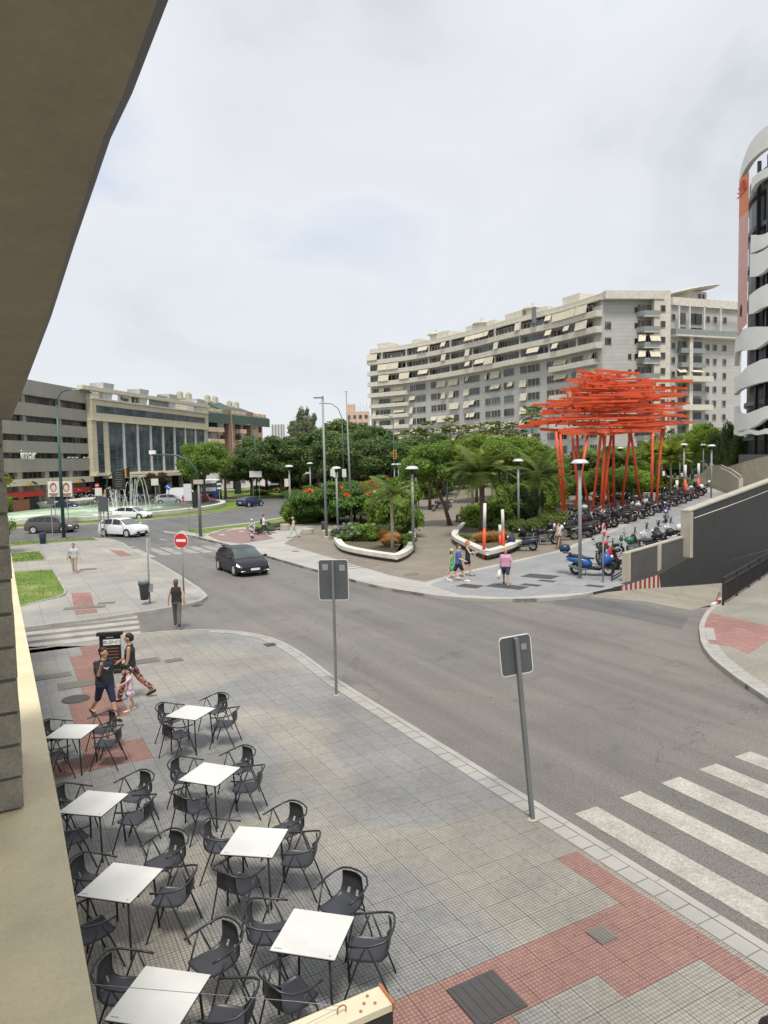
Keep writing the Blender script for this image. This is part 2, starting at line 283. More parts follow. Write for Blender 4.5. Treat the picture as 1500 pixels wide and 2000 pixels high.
def printed(name, cols, sc):
    m, nt, b = base(name); t = N(nt, 'ShaderNodeTexCoord'); v = N(nt, 'ShaderNodeTexVoronoi'); v.inputs['Scale'].default_value = sc; L(nt, t.outputs['Object'], v.inputs['Vector'])
    s = N(nt, 'ShaderNodeSeparateXYZ'); L(nt, v.outputs['Color'], s.inputs[0]); st = [(i/len(cols), c) for i, c in enumerate(cols)]
    r = ramp(nt, s.outputs[0], st); r.color_ramp.interpolation = 'CONSTANT'; L(nt, r.outputs[0], b.inputs['Base Color']); b.inputs['Roughness'].default_value = .85
printed('print_pink', [(.6, .4, .5), (.68, .6, .65), (.3, .2, .35), (.7, .5, .6)], 22); printed('print_dark', [(.05, .02, .02), (.35, .1, .1), (.4, .3, .2), (.05, .04, .04)], 18); printed('print_bw', [(.03, .03, .03), (.5, .5, .5), (.04, .04, .04), (.6, .6, .6)], 16)
M = MATS

# ------------------------------------------------------------------ mesh helpers
class MB:
    def __init__(s): s.v = []; s.f = []; s.m = []; s.mi = 0
    def add(s, vs, fs):
        o = len(s.v); s.v += [tuple(v) for v in vs]; s.f += [tuple(i+o for i in f) for f in fs]; s.m += [s.mi]*len(fs); return s
    def box(s, c, d, rz=0, mtx=None):
        x, y, z = d[0]/2, d[1]/2, d[2]/2; vs = [Vector((a*x, b*y, e*z)) for e in (-1, 1) for b in (-1, 1) for a in (-1, 1)]
        if mtx is not None: vs = [mtx @ v for v in vs]
        elif rz:
            q = Matrix.Rotation(rz, 3, 'Z'); vs = [q @ v for v in vs]
        c = Vector(c); return s.add([v+c for v in vs], [(0, 2, 3, 1), (4, 5, 7, 6), (0, 1, 5, 4), (2, 6, 7, 3), (0, 4, 6, 2), (1, 3, 7, 5)])
    def bar(s, p, q, w_, h_):
        p, q = Vector(p), Vector(q); d = (q-p); l = d.length
        if l < 1e-6: return s
        return s.box((p+q)/2, (w_, h_, l), mtx=d.to_track_quat('Z', 'Y').to_matrix())
    def tube(s, path, r, n=8, cap=True, closed=False):
        P = [Vector(p) for p in path]; k = len(P); rs = r if isinstance(r, (list, tuple)) else [r]*k
        o = len(s.v); up = None
        for i in range(k):
            if closed: t = (P[(i+1) % k]-P[i-1])
            else: t = (P[min(i+1, k-1)]-P[max(i-1, 0)])
            t = t.normalized() if t.length > 1e-9 else Vector((0, 0, 1))
            if up is None: up = Vector((1, 0, 0)) if abs(t.x) < .9 else Vector((0, 1, 0))
            a = (up - t*up.dot(t)); a = a.normalized() if a.length > 1e-6 else t.orthogonal().normalized(); up = a; b = t.cross(a)
            for j in range(n):
                an = 2*math.pi*j/n; s.v.append(tuple(P[i]+(a*math.cos(an)+b*math.sin(an))*rs[i]))
        fs = []
        for i in range(k if closed else k-1):
            i2 = (i+1) % k
            for j in range(n): fs.append((o+i*n+j, o+i*n+(j+1) % n, o+i2*n+(j+1) % n, o+i2*n+j))
        if cap and not closed: fs.append(tuple(o+j for j in range(n-1, -1, -1))); fs.append(tuple(o+(k-1)*n+j for j in range(n)))
        s.f += fs; s.m += [s.mi]*len(fs); return s
    def lathe(s, prof, n=16, c=(0, 0, 0)):
        o = len(s.v); k = len(prof)
        for r, z in prof:
            for j in range(n): an = 2*math.pi*j/n; s.v.append((c[0]+r*math.cos(an), c[1]+r*math.sin(an), c[2]+z))
        fs = [(o+i*n+j, o+i*n+(j+1) % n, o+(i+1)*n+(j+1) % n, o+(i+1)*n+j) for i in range(k-1) for j in range(n)]
        if prof[0][0] > 1e-4: fs.append(tuple(o+j for j in range(n-1, -1, -1)))
        if prof[-1][0] > 1e-4: fs.append(tuple(o+(k-1)*n+j for j in range(n)))
        s.f += fs; s.m += [s.mi]*len(fs); return s
    def prism(s, pts, z0, z1):
        n = len(pts); ar = sum(pts[i][0]*pts[(i+1) % n][1]-pts[(i+1) % n][0]*pts[i][1] for i in range(n))
        if ar < 0: pts = pts[::-1]
        return s.add([(p[0], p[1], z0) for p in pts]+[(p[0], p[1], z1) for p in pts], [tuple(range(n-1, -1, -1)), tuple(range(n, 2*n))]+[(i, (i+1) % n, n+(i+1) % n, n+i) for i in range(n)])
    def ext(s, pts, y0, y1):
        """profile in x,z pushed through y"""
        n = len(pts); return s.add([(p[0], y0, p[1]) for p in pts]+[(p[0], y1, p[1]) for p in pts], [tuple(range(n)), tuple(range(2*n-1, n-1, -1))]+[(i, n+i, n+(i+1) % n, (i+1) % n) for i in range(n)])
    def ball(s, c, r, n=10, m=7):
        r = r if isinstance(r, (list, tuple)) else (r, r, r); o = len(s.v)
        s.v.append((c[0], c[1], c[2]-r[2]))
        for i in range(1, m):
            th = math.pi*i/m
            for j in range(n): an = 2*math.pi*j/n; s.v.append((c[0]+r[0]*math.sin(th)*math.cos(an), c[1]+r[1]*math.sin(th)*math.sin(an), c[2]-r[2]*math.cos(th)))
        s.v.append((c[0], c[1], c[2]+r[2])); e_ = len(s.v)-1
        fs = [(o, o+1+(j+1) % n, o+1+j) for j in range(n)]
        for i in range(m-2):
            for j in range(n): a = o+1+i*n; fs.append((a+j, a+(j+1) % n, a+n+(j+1) % n, a+n+j))
        a = o+1+(m-2)*n; fs += [(a+j, a+(j+1) % n, e_) for j in range(n)]
        s.f += fs; s.m += [s.mi]*len(fs); return s
    def mesh(s, name, mats, smooth=False):
        me = bpy.data.meshes.new(name); me.from_pydata(s.v, [], s.f)
        for m in (mats if isinstance(mats, (list, tuple)) else [mats]): me.materials.append(M[m] if isinstance(m, str) else m)
        if any(s.m): me.polygons.foreach_set('material_index', s.m)
        if smooth: me.polygons.foreach_set('use_smooth', [True]*len(me.polygons))
        me.update(); return me
    def build(s, name, mats, parent=None, smooth=False): return link(name, s.mesh(name, mats, smooth), parent)
def link(name, me, parent=None, loc=None, rot=None, sc=None):
    o = bpy.data.objects.new(name, me); C.objects.link(o)
    if parent is not None: o.parent = parent
    if loc is not None: o.location = loc
    if rot is not None: o.rotation_euler = rot
    if sc is not None: o.scale = sc
    return o
def tag(o, label, cat, group=None, kind=None):
    o['label'] = label; o['category'] = cat
    if group: o['group'] = group
    if kind: o['kind'] = kind
    return o
def thing(name, label, cat, loc=(0, 0, 0), rz=0, group=None):
    o = bpy.data.objects.new(name, None); C.objects.link(o); o.location = loc; o.rotation_euler = (0, 0, rz); return tag(o, label, cat, group)
def struct(o): o['kind'] = 'structure'; return o
def children(o): return [c for c in list(bpy.data.objects) if c.parent == o]
TREE = {}
def copy_tree(o, parent=None, src=None):
    c = o.copy(); C.objects.link(c)
    if parent is not None: c.parent = parent
    if o.name not in TREE: TREE[o.name] = children(o)
    for ch in TREE[o.name]: copy_tree(ch, c)
    return c
def recolor(root, frm, to):
    TREE.setdefault(root.name, children(root))
    for o in TREE[root.name] if root.name in TREE and TREE[root.name] else children(root):
        for sl in o.material_slots:
            if sl.material and sl.material.name == frm: sl.link = 'OBJECT'; sl.material = M[to]
        for g in children(o) if False else []: pass
def text(name, body, size, mat_, parent=None, loc=(0, 0, 0), rot=(R_(90), 0, 0), ext=.002, align='CENTER'):
    cu = bpy.data.curves.new(name, 'FONT'); cu.body = body; cu.size = size; cu.extrude = ext; cu.align_x = align; cu.resolution_u = 3
    t = bpy.data.objects.new(name, cu); C.objects.link(t)
    bpy.context.view_layer.update(); me = bpy.data.meshes.new_from_object(t.evaluated_get(bpy.context.evaluated_depsgraph_get()))
    bpy.data.objects.remove(t); me.materials.clear(); me.materials.append(M[mat_]); return link(name, me, parent, loc, rot)

# ================================================================== GROUND
def poly(pts): return [(p[0], p[1]) for p in pts]
struct(MB().add([(-2500, -300, -3.2), (2500, -300, -3.2), (2500, 4000, -3.2), (-2500, 4000, -3.2)], [(0, 1, 2, 3)]).build('ground', 'soil'))
A0 = G(1160, 1158, -.05); WD = Vector((.8, .6, 0)); WN = Vector((.6, -.8, 0))        # the retaining wall line beside the garage ramp
RE = G(1390, 1185)
road_pts = [(-260, -30), (40, -30), (40, 19), (13.5, 25.8), (RE.x, RE.y), (A0.x, A0.y), (A0.x+.2, A0.y+3), (10, 45), (2, 60), (-6, 90), (-6, 420), (-260, 420)]
struct(MB().prism(road_pts, -1.0, -.13).build('road', 'asphalt'))
# darker roundabout carriageway laid on top
RC = Vector((-46.5, 97, 0))
def ring(cx, cy, r, n=96, a0=0, a1=2*math.pi): return [(cx+r*math.cos(a0+(a1-a0)*i/n), cy+r*math.sin(a0+(a1-a0)*i/n)) for i in range(n)]
mb = MB(); ro, ri = 52, 27.5; n = 120
for i in range(n):
    a, b_ = 2*math.pi*i/n, 2*math.pi*(i+1)/n
    mb.add([(RC.x+r*math.cos(t), RC.y+r*math.sin(t), -.126) for r, t in ((ri, a), (ro, a), (ro, b_), (ri, b_))], [(0, 1, 2, 3)])
struct(mb.build('roundabout_road', 'asphalt_far'))

def kerb_poly(name, pts, z0=-.5, z1=0, m='paving_grey', side='stone_kerb'):
    n = len(pts); ar = sum(pts[i][0]*pts[(i+1) % n][1]-pts[(i+1) % n][0]*pts[i][1] for i in range(n))
    if ar < 0: pts = pts[::-1]
    me = MB(); me.add([(*p, z1) for p in pts], [tuple(range(n))]); me.mi = 1
    me.add([(*p, z0) for p in pts]+[(*p, z1) for p in pts], [(i, (i+1) % n, n+(i+1) % n, n+i) for i in range(n)])
    return struct(me.build(name, [m, side]))
def inset(line, off):
    """polyline moved sideways (left of travel) by off"""
    o = []
    for i, p in enumerate(line):
        a = Vector(line[max(0, i-1)][:2]); b_ = Vector(line[min(len(line)-1, i+1)][:2]); t = (b_-a).normalized(); o.append((p[0]-t.y*off, p[1]+t.x*off))
    return o
def resample(line, step):
    o = [Vector(line[0][:2])]; rest = step
    for a, b_ in zip(line, line[1:]):
        a, b_ = Vector(a[:2]), Vector(b_[:2]); l = (b_-a).length; t = rest
        while t <= l: o.append(a+(b_-a)*(t/l)); t += step
        rest = t-l
    return o
def stones(line, wid, step, parent, m, name='kerb_stone', z0=-.3, z1=.006, gap=.012, limit=300, seed=3):
    """a row of separate stones along a line (to its left)"""
    rr = random.Random(seed); pl = resample(line, step); pr = resample(inset(line, wid), step*1.0)
    pr = inset([tuple(p) for p in pl], wid); rest = MB(); k = 0
    me = None
    for i in range(len(pl)-1):
        a, b_ = pl[i], pl[i+1]; t = (b_-a).normalized()*gap/2; c, d = Vector(pr[i+1]), Vector(pr[i]); dz = rr.uniform(-.003, .003)
        q = [a+t, b_-t, c-t, d+t]
        if k < limit: MB().prism([tuple(x) for x in q], z0, z1+dz).build(name, m, parent)
        else: rest.prism([tuple(x) for x in q], z0, z1+dz)
        k += 1
    if rest.v: o = rest.build(name, m, parent); o['kind'] = 'stuff'

# --- near sidewalk
k0 = UD(0, 0)
kl = Vector((2.51, 11.56, 0)); ku = kl.dot(NV); kd = kl.dot(DV)
kerbline = [UD(ku, d) for d in (-7, 0, 6, 10, 14, 17)] + [G(*p) for p in [(600, 1281), (560, 1256), (520, 1241), (470, 1232), (400, 1229), (330, 1231), (240, 1240), (150, 1254), (60, 1268)]]
kerbline.append(Vector((-24, 20, 0)))
near_pts = poly(kerbline) + poly([UD(-.6, 26.5), UD(-.6, -7)])
sw = kerb_poly('near_sidewalk', near_pts, m='paving_grey', z1=-.012)
stones(poly(kerbline), .13, .9, sw, 'stone_kerb', z0=-.4, z1=.004)
stones(inset(poly(kerbline[1:11]), .145), .26, .33, sw, 'granite', name='paving_sett', z0=-.05, z1=.003, gap=.02, seed=9)
def inpoly(p, pts):
    x, y = p; c = False; n = len(pts)
    for i in range(n):
        x1, y1 = pts[i]; x2, y2 = pts[i-1]
        if (y1 > y) != (y2 > y) and x < (x2-x1)*(y-y1)/(y2-y1)+x1: c = not c
    return c
reds = [[G(*p) for p in q] for q in ([(1105, 1680), (1228, 1690), (1350, 1765), (1500, 1855), (1720, 2000), (1640, 2130), (1500, 1965), (1350, 1852), (1065, 1985), (960, 2060), (600, 2200), (600, 2040), (768, 1975), (965, 1893), (1225, 1780)],
         [(150, 1255), (212, 1252), (248, 1480), (150, 1490)], [(95, 1495), (275, 1445), (290, 1480), (100, 1530)])]
reds = [poly(q) for q in reds]
inner = inset(poly(kerbline), .415)+poly([UD(-.6, 26.5), UD(-.6, -7)])
cand = []
CS = .4
for i in range(-2, 30):
    for j in range(-10, 70):
        cs = [UD(i*CS+a, j*CS+b_) for a in (.004, CS-.004) for b_ in (.004, CS-.004)]
        if all(inpoly((c.x, c.y), inner) for c in cs):
            ctr = UD((i+.5)*CS, (j+.5)*CS); v = ctr-Vector((0, 0, H)); dd = v.dot(_f)
            if dd < .5: continue
            px = 750+F*v.dot(CR)/dd; py = 1000-F*v.dot(CU)/dd
            red = any(inpoly((ctr.x, ctr.y), q) for q in reds)
            vis = -60 < px < 1560 and py < 2060 and not (px < 60+(py-1250)*.187)
            cand.append((0 if vis else 1, v.length, i, j, red))
cand.sort(); rr = random.Random(5)
sme = {r: MB().box((0, 0, -.02), (CS-.004, CS-.004, .04)).mesh('paving_slab', 'paving_red' if r else 'paving_grey') for r in (0, 1)}
rest = {0: MB(), 1: MB()}
for k, (_, _, i, j, red) in enumerate(cand):
    c = UD((i+.5)*CS, (j+.5)*CS, rr.uniform(-.0006, .0008))
    if k < 300: link('paving_slab', sme[int(red)], sw, c, (0, 0, FA))
    else: rest[int(red)].box(c-Vector((0, 0, .02)), (CS-.004, CS-.004, .04), rz=FA)
for r in (0, 1):
    o = rest[r].build('paving_slab', 'paving_red' if r else 'paving_grey', sw); o['kind'] = 'stuff'

def sheet(name, pts, z, m, label=None, cat=None, parent=None, th=.03):
    o = MB().prism([tuple(p[:2]) for p in pts], z-th, z).build(name, m, parent)
    if label: tag(o, label, cat)
    elif parent is None: struct(o)
    return o

# --- second sidewalk corner with lawns
s2 = [(45, 1224), (200, 1205), (300, 1190), (370, 1178), (392, 1171), (399, 1164), (388, 1152), (340, 1120), (300, 1097), (250, 1070), (236, 1060), (215, 1053), (190, 1050), (20, 1062)]
s2 = [G(*p) for p in s2]; s2l = s2+[Vector((-75, 42, 0)), Vector((-45, 8, 0)), Vector((-24, 21.5, 0))]
side = kerb_poly('corner_sidewalk', poly(s2l), m='paving_side')
stones(poly(s2[:13])[::-1][::-1], -.16, 1.0, side, 'stone_kerb', z1=.008)
lawns = [[(-250, 1120), (28, 1117), (105, 1112), (116, 1128), (132, 1155), (126, 1164), (70, 1177), (35, 1186), (-250, 1230)], [(-250, 1090), (25, 1081), (78, 1077), (90, 1088), (88, 1094), (25, 1099), (-250, 1106)], [(-250, 1082), (20, 1067), (100, 1060), (190, 1055), (180, 1051), (120, 1053), (20, 1060), (-250, 1070)]]
for q in lawns:
    q = [G(*p) for p in q]; o = sheet('lawn', q, .02, 'lawn', parent=side); stones(poly(q), -.12, .9, side, 'stone_kerb', z0=-.05, z1=.03)
    xs = [p.x for p in q]; ys = [p.y for p in q]; bl = MB(); rr = random.Random(4); pq = poly(q); cnt = 0
    while cnt < 4500:
        x, y = rr.uniform(max(min(xs), -36), max(xs)), rr.uniform(min(ys), max(ys)); cnt += 1
        if inpoly((x, y), pq):
            a = rr.uniform(0, 6.28); h_ = rr.uniform(.04, .1); w_ = .02
            bl.add([(x-w_*math.cos(a), y-w_*math.sin(a), .018), (x+w_*math.cos(a), y+w_*math.sin(a), .018), (x+rr.uniform(-.04, .04), y+rr.uniform(-.04, .04), .018+h_)], [(0, 1, 2)])
    if bl.v: o = bl.build('grass_blades', 'blade'); o['kind'] = 'stuff'; o['label'] = 'short green grass growing on the lawn beside the corner pavement'
for q in ([(139, 1158), (177, 1157), (184, 1183), (144, 1185)], [(146, 1192), (188, 1189), (191, 1197), (148, 1201)], [(212, 1073), (240, 1076), (258, 1085), (235, 1087)]):
    sheet('red_paving', [G(*p) for p in q], .005, 'paving_brickred', parent=side)

# --- right corner
rk = [(1560, 1398), (1500, 1365), (1470, 1345), (1440, 1325), (1410, 1302), (1390, 1285), (1375, 1266), (1368, 1250), (1365, 1225), (1370, 1208), (1380, 1193), (1390, 1185), (1412, 1178)]
rk = [G(*p) for p in rk]; rks = rk+[G(1500, 1118), Vector((34, 52, 0)), Vector((60, 40, 0)), Vector((60, 4, 0)), Vector((11, 8, 0))]
right = kerb_poly('right_sidewalk', poly(rks), z0=-3, m='paving_right')
stones(poly(rk)[::-1], .16, .9, right, 'stone_kerb', z1=.01)
stones(inset(poly(rk[:9])[::-1], .17), .28, .34, right, 'granite', name='paving_sett', z0=-.05, z1=.008, gap=.02)
sheet('red_paving', [G(*p) for p in [(1384, 1197), (1500, 1222), (1800, 1290), (1800, 1300), (1500, 1252), (1462, 1276), (1425, 1262), (1386, 1258), (1377, 1240), (1375, 1222)]], .006, 'paving_brickred', parent=right)

# --- plaza: a surface that stays level near the road and climbs gently to the right
pk = [(345, 1042), (375, 1046), (440, 1062), (520, 1085), (600, 1108), (700, 1135), (750, 1147), (800, 1155), (850, 1163), (900, 1167), (950, 1170), (1000, 1170), (1050, 1169), (1100, 1166), (1135, 1162)]
pk = [G(*p) for p in pk]
def zsurf(name, pts, m, dz=0.0, side='stone_kerb', depth=.6):
    bm = bmesh.new(); vs = [bm.verts.new((p[0], p[1], 0)) for p in pts]; f = bm.faces.new(vs); f.normal_update()
    if f.normal.z < 0: f.normal_flip()
    bmesh.ops.triangulate(bm, faces=bm.faces[:])
    for off in (0, 65):
        bmesh.ops.bisect_plane(bm, geom=bm.verts[:]+bm.edges[:]+bm.faces[:], plane_co=(12+off, 40+off/.3*0, 0) if not off else (12+65/.9, 40, 0), plane_no=(.9, .3, 0))
    top = bm.faces[:]
    for v in bm.verts: v.co.z = hz(v.co.x, v.co.y)+dz
    be = [e_ for e_ in bm.edges if e_.is_boundary]
    r = bmesh.ops.extrude_edge_only(bm, edges=be)
    for v in [g for g in r['geom'] if isinstance(g, bmesh.types.BMVert)]: v.co.z -= depth
    for f in bm.faces: f.material_index = 0
    for f in [g for g in r['geom'] if isinstance(g, bmesh.types.BMFace)]: f.material_index = 1
    bmesh.ops.recalc_face_normals(bm, faces=bm.faces[:])
    me = bpy.data.meshes.new(name); bm.to_mesh(me); bm.free(); me.materials.append(M[m]); me.materials.append(M[side]); return link(name, me)
WE = A0+WD*60
plaza_pts = poly(pk)+[(A0.x-.02, A0.y+.02), (WE.x, WE.y), (160, 110), (160, 300), (-8, 300)] + poly([G(*p) for p in [(560, 975), (640, 985), (560, 1008), (500, 1019), (420, 1028), (350, 1038)]])
plaza = struct(zsurf('plaza', plaza_pts, 'paving_plaza', side='stone_kerb'))
stones(poly(pk), .16, 1.0, plaza, 'stone_kerb', z1=.008, z0=-.4)
setts = [S(*p) for p in [(555, 1062), (660, 1093), (760, 1123), (830, 1137), (880, 1122), (1100, 1072), (1150, 1050), (1290, 985), (1350, 955), (1330, 950), (1100, 945), (900, 948), (770, 985), (600, 1030)]]
o = struct(zsurf('plaza_setts', poly(setts), 'paving_setts', .006, 'paving_setts', .02))
lane = [S(*p) for p in [(840, 1142), (880, 1126), (1100, 1077), (1200, 1038), (1300, 990), (1360, 962), (1400, 962), (1480, 952)]]+[A0+WD*16, A0+WD*3, G(1140, 1157), G(1000, 1166), G(900, 1162)]
struct(zsurf('lane', poly(lane), 'paving_lane', .010, 'paving_lane', .02))
# green strip and cycle path at the road corner
gs = [S(*p) for p in [(352, 1037), (420, 1030), (500, 1021), (560, 1010), (640, 990), (700, 985), (700, 1000), (610, 1018), (560, 1030), (520, 1032), (470, 1030), (415, 1040), (385, 1043)]]
o = sheet('grass_verge', gs, .015, 'lawn'); cyc = [S(*p) for p in [(405, 1045), (440, 1036), (490, 1032), (512, 1040), (535, 1052), (470, 1062), (430, 1056)]]; sheet('cycle_path', cyc, .02, 'cycle_red')
for q in ([(425, 1044), (436, 1043), (442, 1046), (431, 1047)], [(440, 1036), (448, 1035), (452, 1037), (444, 1038)], [(465, 1038), (474, 1037), (478, 1039), (469, 1040)]): sheet('road_marking', [G(*p) for p in q], .026, 'road_white', th=.004)
stones(poly([G(*p) for p in [(352, 1038), (385, 1045), (405, 1047), (412, 1042), (440, 1034), (490, 1030)]]), .18, .9, plaza, 'stone_light', z0=-.1, z1=.05)

# --- roundabout island
island = kerb_poly('roundabout_island', ring(RC.x, RC.y, 27.5), m='lawn', side='stone_light')
far_grass = [G(*p) for p in [(430, 958), (520, 953), (640, 950), (700, 955), (690, 962), (600, 966), (520, 970), (445, 973), (425, 966)]]
sheet('grass_verge', far_grass, .02, 'lawn', th=.3)
st_far = [(-110, 150), (-60, 158), (-30, 150), (-14, 135), (-10, 175), (-20, 200), (-60, 220), (-110, 200)]
struct(MB().prism(st_far, -.3, -.02).build('far_pavement', 'paving_plaza'))

# --- markings
def marking(pts, z=-.124, m='road_white'): return sheet('zebra_stripe', pts, z, m, th=.004)
a = [G(*p, -.13) for p in [(48, 1225), (268, 1202), (276, 1240), (55, 1266)]]
for k in range(4):
    t0, t1 = k/3.62, k/3.62+.155
    l0, l1 = a[0].lerp(a[3], t0), a[0].lerp(a[3], t1); r0, r1 = a[1].lerp(a[2], t0), a[1].lerp(a[2], t1)
    l0 = r0+(l0-r0)*1.6; l1 = r1+(l1-r1)*1.6; marking([l0, r0, r1, l1])
for k in range(6):
    p0 = G(1122, 1590, -.13)+Vector((.955, .54, 0))*(k*.965); p1 = p0+Vector((.88, .475, 0))*.5
    e_ = -DV*7.0; marking([p0, p1, p1+e_, p0+e_])
b0 = [G(*p, -.13) for p in [(248, 1073), (268, 1072), (305, 1088), (278, 1090)]]; marking(b0)
for k in range(6):
    q = [(282+k*27, 1071-k*1.2), (300+k*27, 1070-k*1.2), (338+k*27, 1083-k*1.6), (318+k*27, 1085-k*1.6)]; marking([G(*p, -.13) for p in q], m='road_faded')
marking([G(*p, -.13) for p in [(412, 1057), (425, 1056), (455, 1066), (438, 1068)]])
for q in ([(233, 1064), (245, 1062), (247, 1063), (236, 1065)], [(246, 1069), (262, 1067), (264, 1068), (249, 1070)], [(322, 1037), (400, 1049), (398, 1051), (318, 1039)], [(312, 1053), (325, 1054), (324, 1055), (311, 1054)]): marking([G(*p, -.13) for p in q])
sheet('asphalt_patch', [G(*p, -.13) for p in [(1085, 1168), (1180, 1172), (1260, 1182), (1345, 1205), (1330, 1228), (1230, 1206), (1150, 1190), (1080, 1180)]], -.125, 'asphalt_patch', th=.004)
sheet('asphalt_patch', [G(*p, -.13) for p in [(1255, 1150), (1410, 1140), (1395, 1180), (1350, 1192), (1260, 1175), (1150, 1166), (1170, 1158)]], -.1255, 'ramp_concrete', th=.004)
def cover(px, py, w_, l_, label, rz=FA, m='iron', rnd=False, z=0):
    p = S(px, py) if z == 0 else G(px, py, z)
    mb = MB(); 
    if rnd: mb.lathe([(w_, -.02), (w_, .012), (w_*.92, .012), (w_*.92, .008), (w_*.9, .013), (0.0, .013)], 24)
    else:
        mb.box((0, 0, -.006), (w_, l_, .03)); mb.mi = 0
        n_ = 5
        for i in range(n_):
            for s_ in (-1, 1): pass
            mb.box(((i+.5)/n_*w_*.9-w_*.45, 0, .011), (w_*.9/n_*.6, l_*.9, .006))
    o = mb.build('manhole_cover', m); o.location = p+Vector((0, 0, .006)); o.rotation_euler = (0, 0, rz); tag(o, label, 'manhole cover'); return o
cover(950, 1950, .62, .62, 'large dark chequered cover set in the red strip at the bottom edge', FA)
cover(1176, 1827, .26, .26, 'small grey cover in the red strip nearest the zebra crossing', FA, 'iron_grate')
cover(148, 1366, .33, .33, 'round grey cover beside the red strip under the walkers', FA, 'iron', True)
cover(288, 1291, .7, .5, 'rectangular grey cover just right of the menu board', FA, 'iron_grate'); cover(340, 1290, .5, .35, 'small cover right of the rectangular cover near the menu board', FA, 'iron_grate')
cover(97, 1322, 1.1, .45, 'long grey grating cover beside the window wall', FA, 'iron_grate'); cover(165, 1335, 1.3, .6, 'wide grey cover across the red strip beside the walkers', FA, 'iron_grate')
cover(165, 1187, 1.6, .5, 'long cover across the red patch on the far corner', R_(15), 'iron_grate'); cover(208, 1178, .7, .35, 'little cover beside the long one on the far corner', R_(15), 'iron_grate'); cover(172, 1112, .9, .6, 'cover on the pavement beside the woman in beige trousers', R_(15), 'iron_grate')
cover(528, 1259, .32, .3, 'tiny drain cover near the tip of the near kerb', FA); cover(377, 1182, .8, .35, 'drain grate in the road by the litter bin corner', R_(-30), 'iron', z=-.125)
for q in ((918, 1145, 1.1, .8, 'dark cover behind the man in the blue shirt'), (990, 1146, 1.8, .9, 'wide dark cover under the man in the pink shirt'), (1055, 1126, 1.6, 1.1, 'large dark cover on the plaza left of the blue scooter'), (1068, 1135, .8, .4, 'small cover beside the large one left of the blue scooter'), (1037, 1143, .9, .5, 'middle one of the plaza covers near the pink shirt'), (1162, 1145, .8, .5, 'cover beside the plinth with painted stripes')): cover(q[0], q[1], q[2], q[3], q[4], R_(-38), 'iron')
for q in ((804, 1122, .8, 'oval looking round cover in front of the planter'), (577, 1077, .5, 'round cover near the road on the pale plaza')): cover(q[0], q[1], q[2]*.5, 0, q[3], 0, 'iron_grate', True)
fr = [G(*p) for p in [(618, 1098), (690, 1090), (750, 1107), (672, 1117)]]
for k in range(6): t = k/6; sheet('grating_strip', [fr[0].lerp(fr[3], t), fr[1].lerp(fr[2], t), fr[1].lerp(fr[2], t+.03), fr[0].lerp(fr[3], t+.03)], .012, 'iron_grate', parent=plaza)
# dropped leaf litter, cracks and small stones on the near pavement
rr = random.Random(11); lt = MB()
for _ in range(420):
    u_, d_ = rr.uniform(.3, ku-.5), rr.uniform(3, 20); p = UD(u_, d_, .006); a = rr.uniform(0, 6.3); s_ = rr.uniform(.006, .017)
    lt.add([p+Vector((math.cos(a)*s_, math.sin(a)*s_, 0)), p+Vector((-math.sin(a)*s_*.6, math.cos(a)*s_*.6, .004)), p-Vector((math.cos(a)*s_, math.sin(a)*s_, 0)), p+Vector((math.sin(a)*s_*.6, -math.cos(a)*s_*.6, .002))], [(0, 1, 2, 3)])
o = lt.build('fallen_leaves', 'leaf_crumb'); o['kind'] = 'stuff'; o['label'] = 'dry leaf crumbs scattered over the near pavement'

# ================================================================== THE WINDOW THE PICTURE IS TAKEN FROM
nb = thing('near_building', 'pale rendered building whose sill, brick pier and soffit frame the left edge', 'building')
def ud_box(mb, u0, u1, d0, d1, z0, z1):
    c = UD((u0+u1)/2, (d0+d1)/2, (z0+z1)/2); return mb.box(c, (u1-u0, d1-d0, z1-z0), rz=FA)
ud_box(MB(), -.8, .0, -7, 26, -.02, 4.84).build('wall', 'wall_ledge', nb)
mb = MB()
N_ = 14; us = [.092, .092, .094, .092, .09, .084, .074, .068, .068]; ds = [-1.5, 1.5, 2.0, 2.4, 3, 4, 5.4, 8, 12]
top = [UD(u, d, H-.9) for u, d in zip(us, ds)]; bot = [UD(-.9, d, H-.9) for d in ds]
vs = top+bot+[v-Vector((0, 0, .055)) for v in top]+[v-Vector((0, 0, .055)) for v in bot]; k = len(ds)
mb.add(vs, [(i, i+1, k+i+1, k+i) for i in range(k-1)]+[(i, 2*k+i, 2*k+i+1, i+1) for i in range(k-1)]+[(2*k+i, 3*k+i, 3*k+i+1, 2*k+i+1) for i in range(k-1)])
o = mb.build('sill', 'wall_ledge', nb)
# brick pier: face square to the street at d = 2.07
ud_box(MB(), -.5, .006, 2.078, 2.5, H-.895, H+.131).build('mortar_bed', 'mortar', nb)
bm_ = MB().box((0, 0, 0), (.245, .43, .078)); bmsh = bm_.mesh('brick', 'jamb_brick'); rr = random.Random(2)
md = bpy.data.meshes.new('x')
for i in range(12):
    z = H-.895+.042+i*.087
    for j in range(2):
        u_ = .016-.1225-(.255*j)-(rr.uniform(0, .004)); link('brick', bmsh, nb, UD(u_, 2.07+.215+rr.uniform(-.003, .003), z), (0, 0, FA+rr.uniform(-.006, .006)))
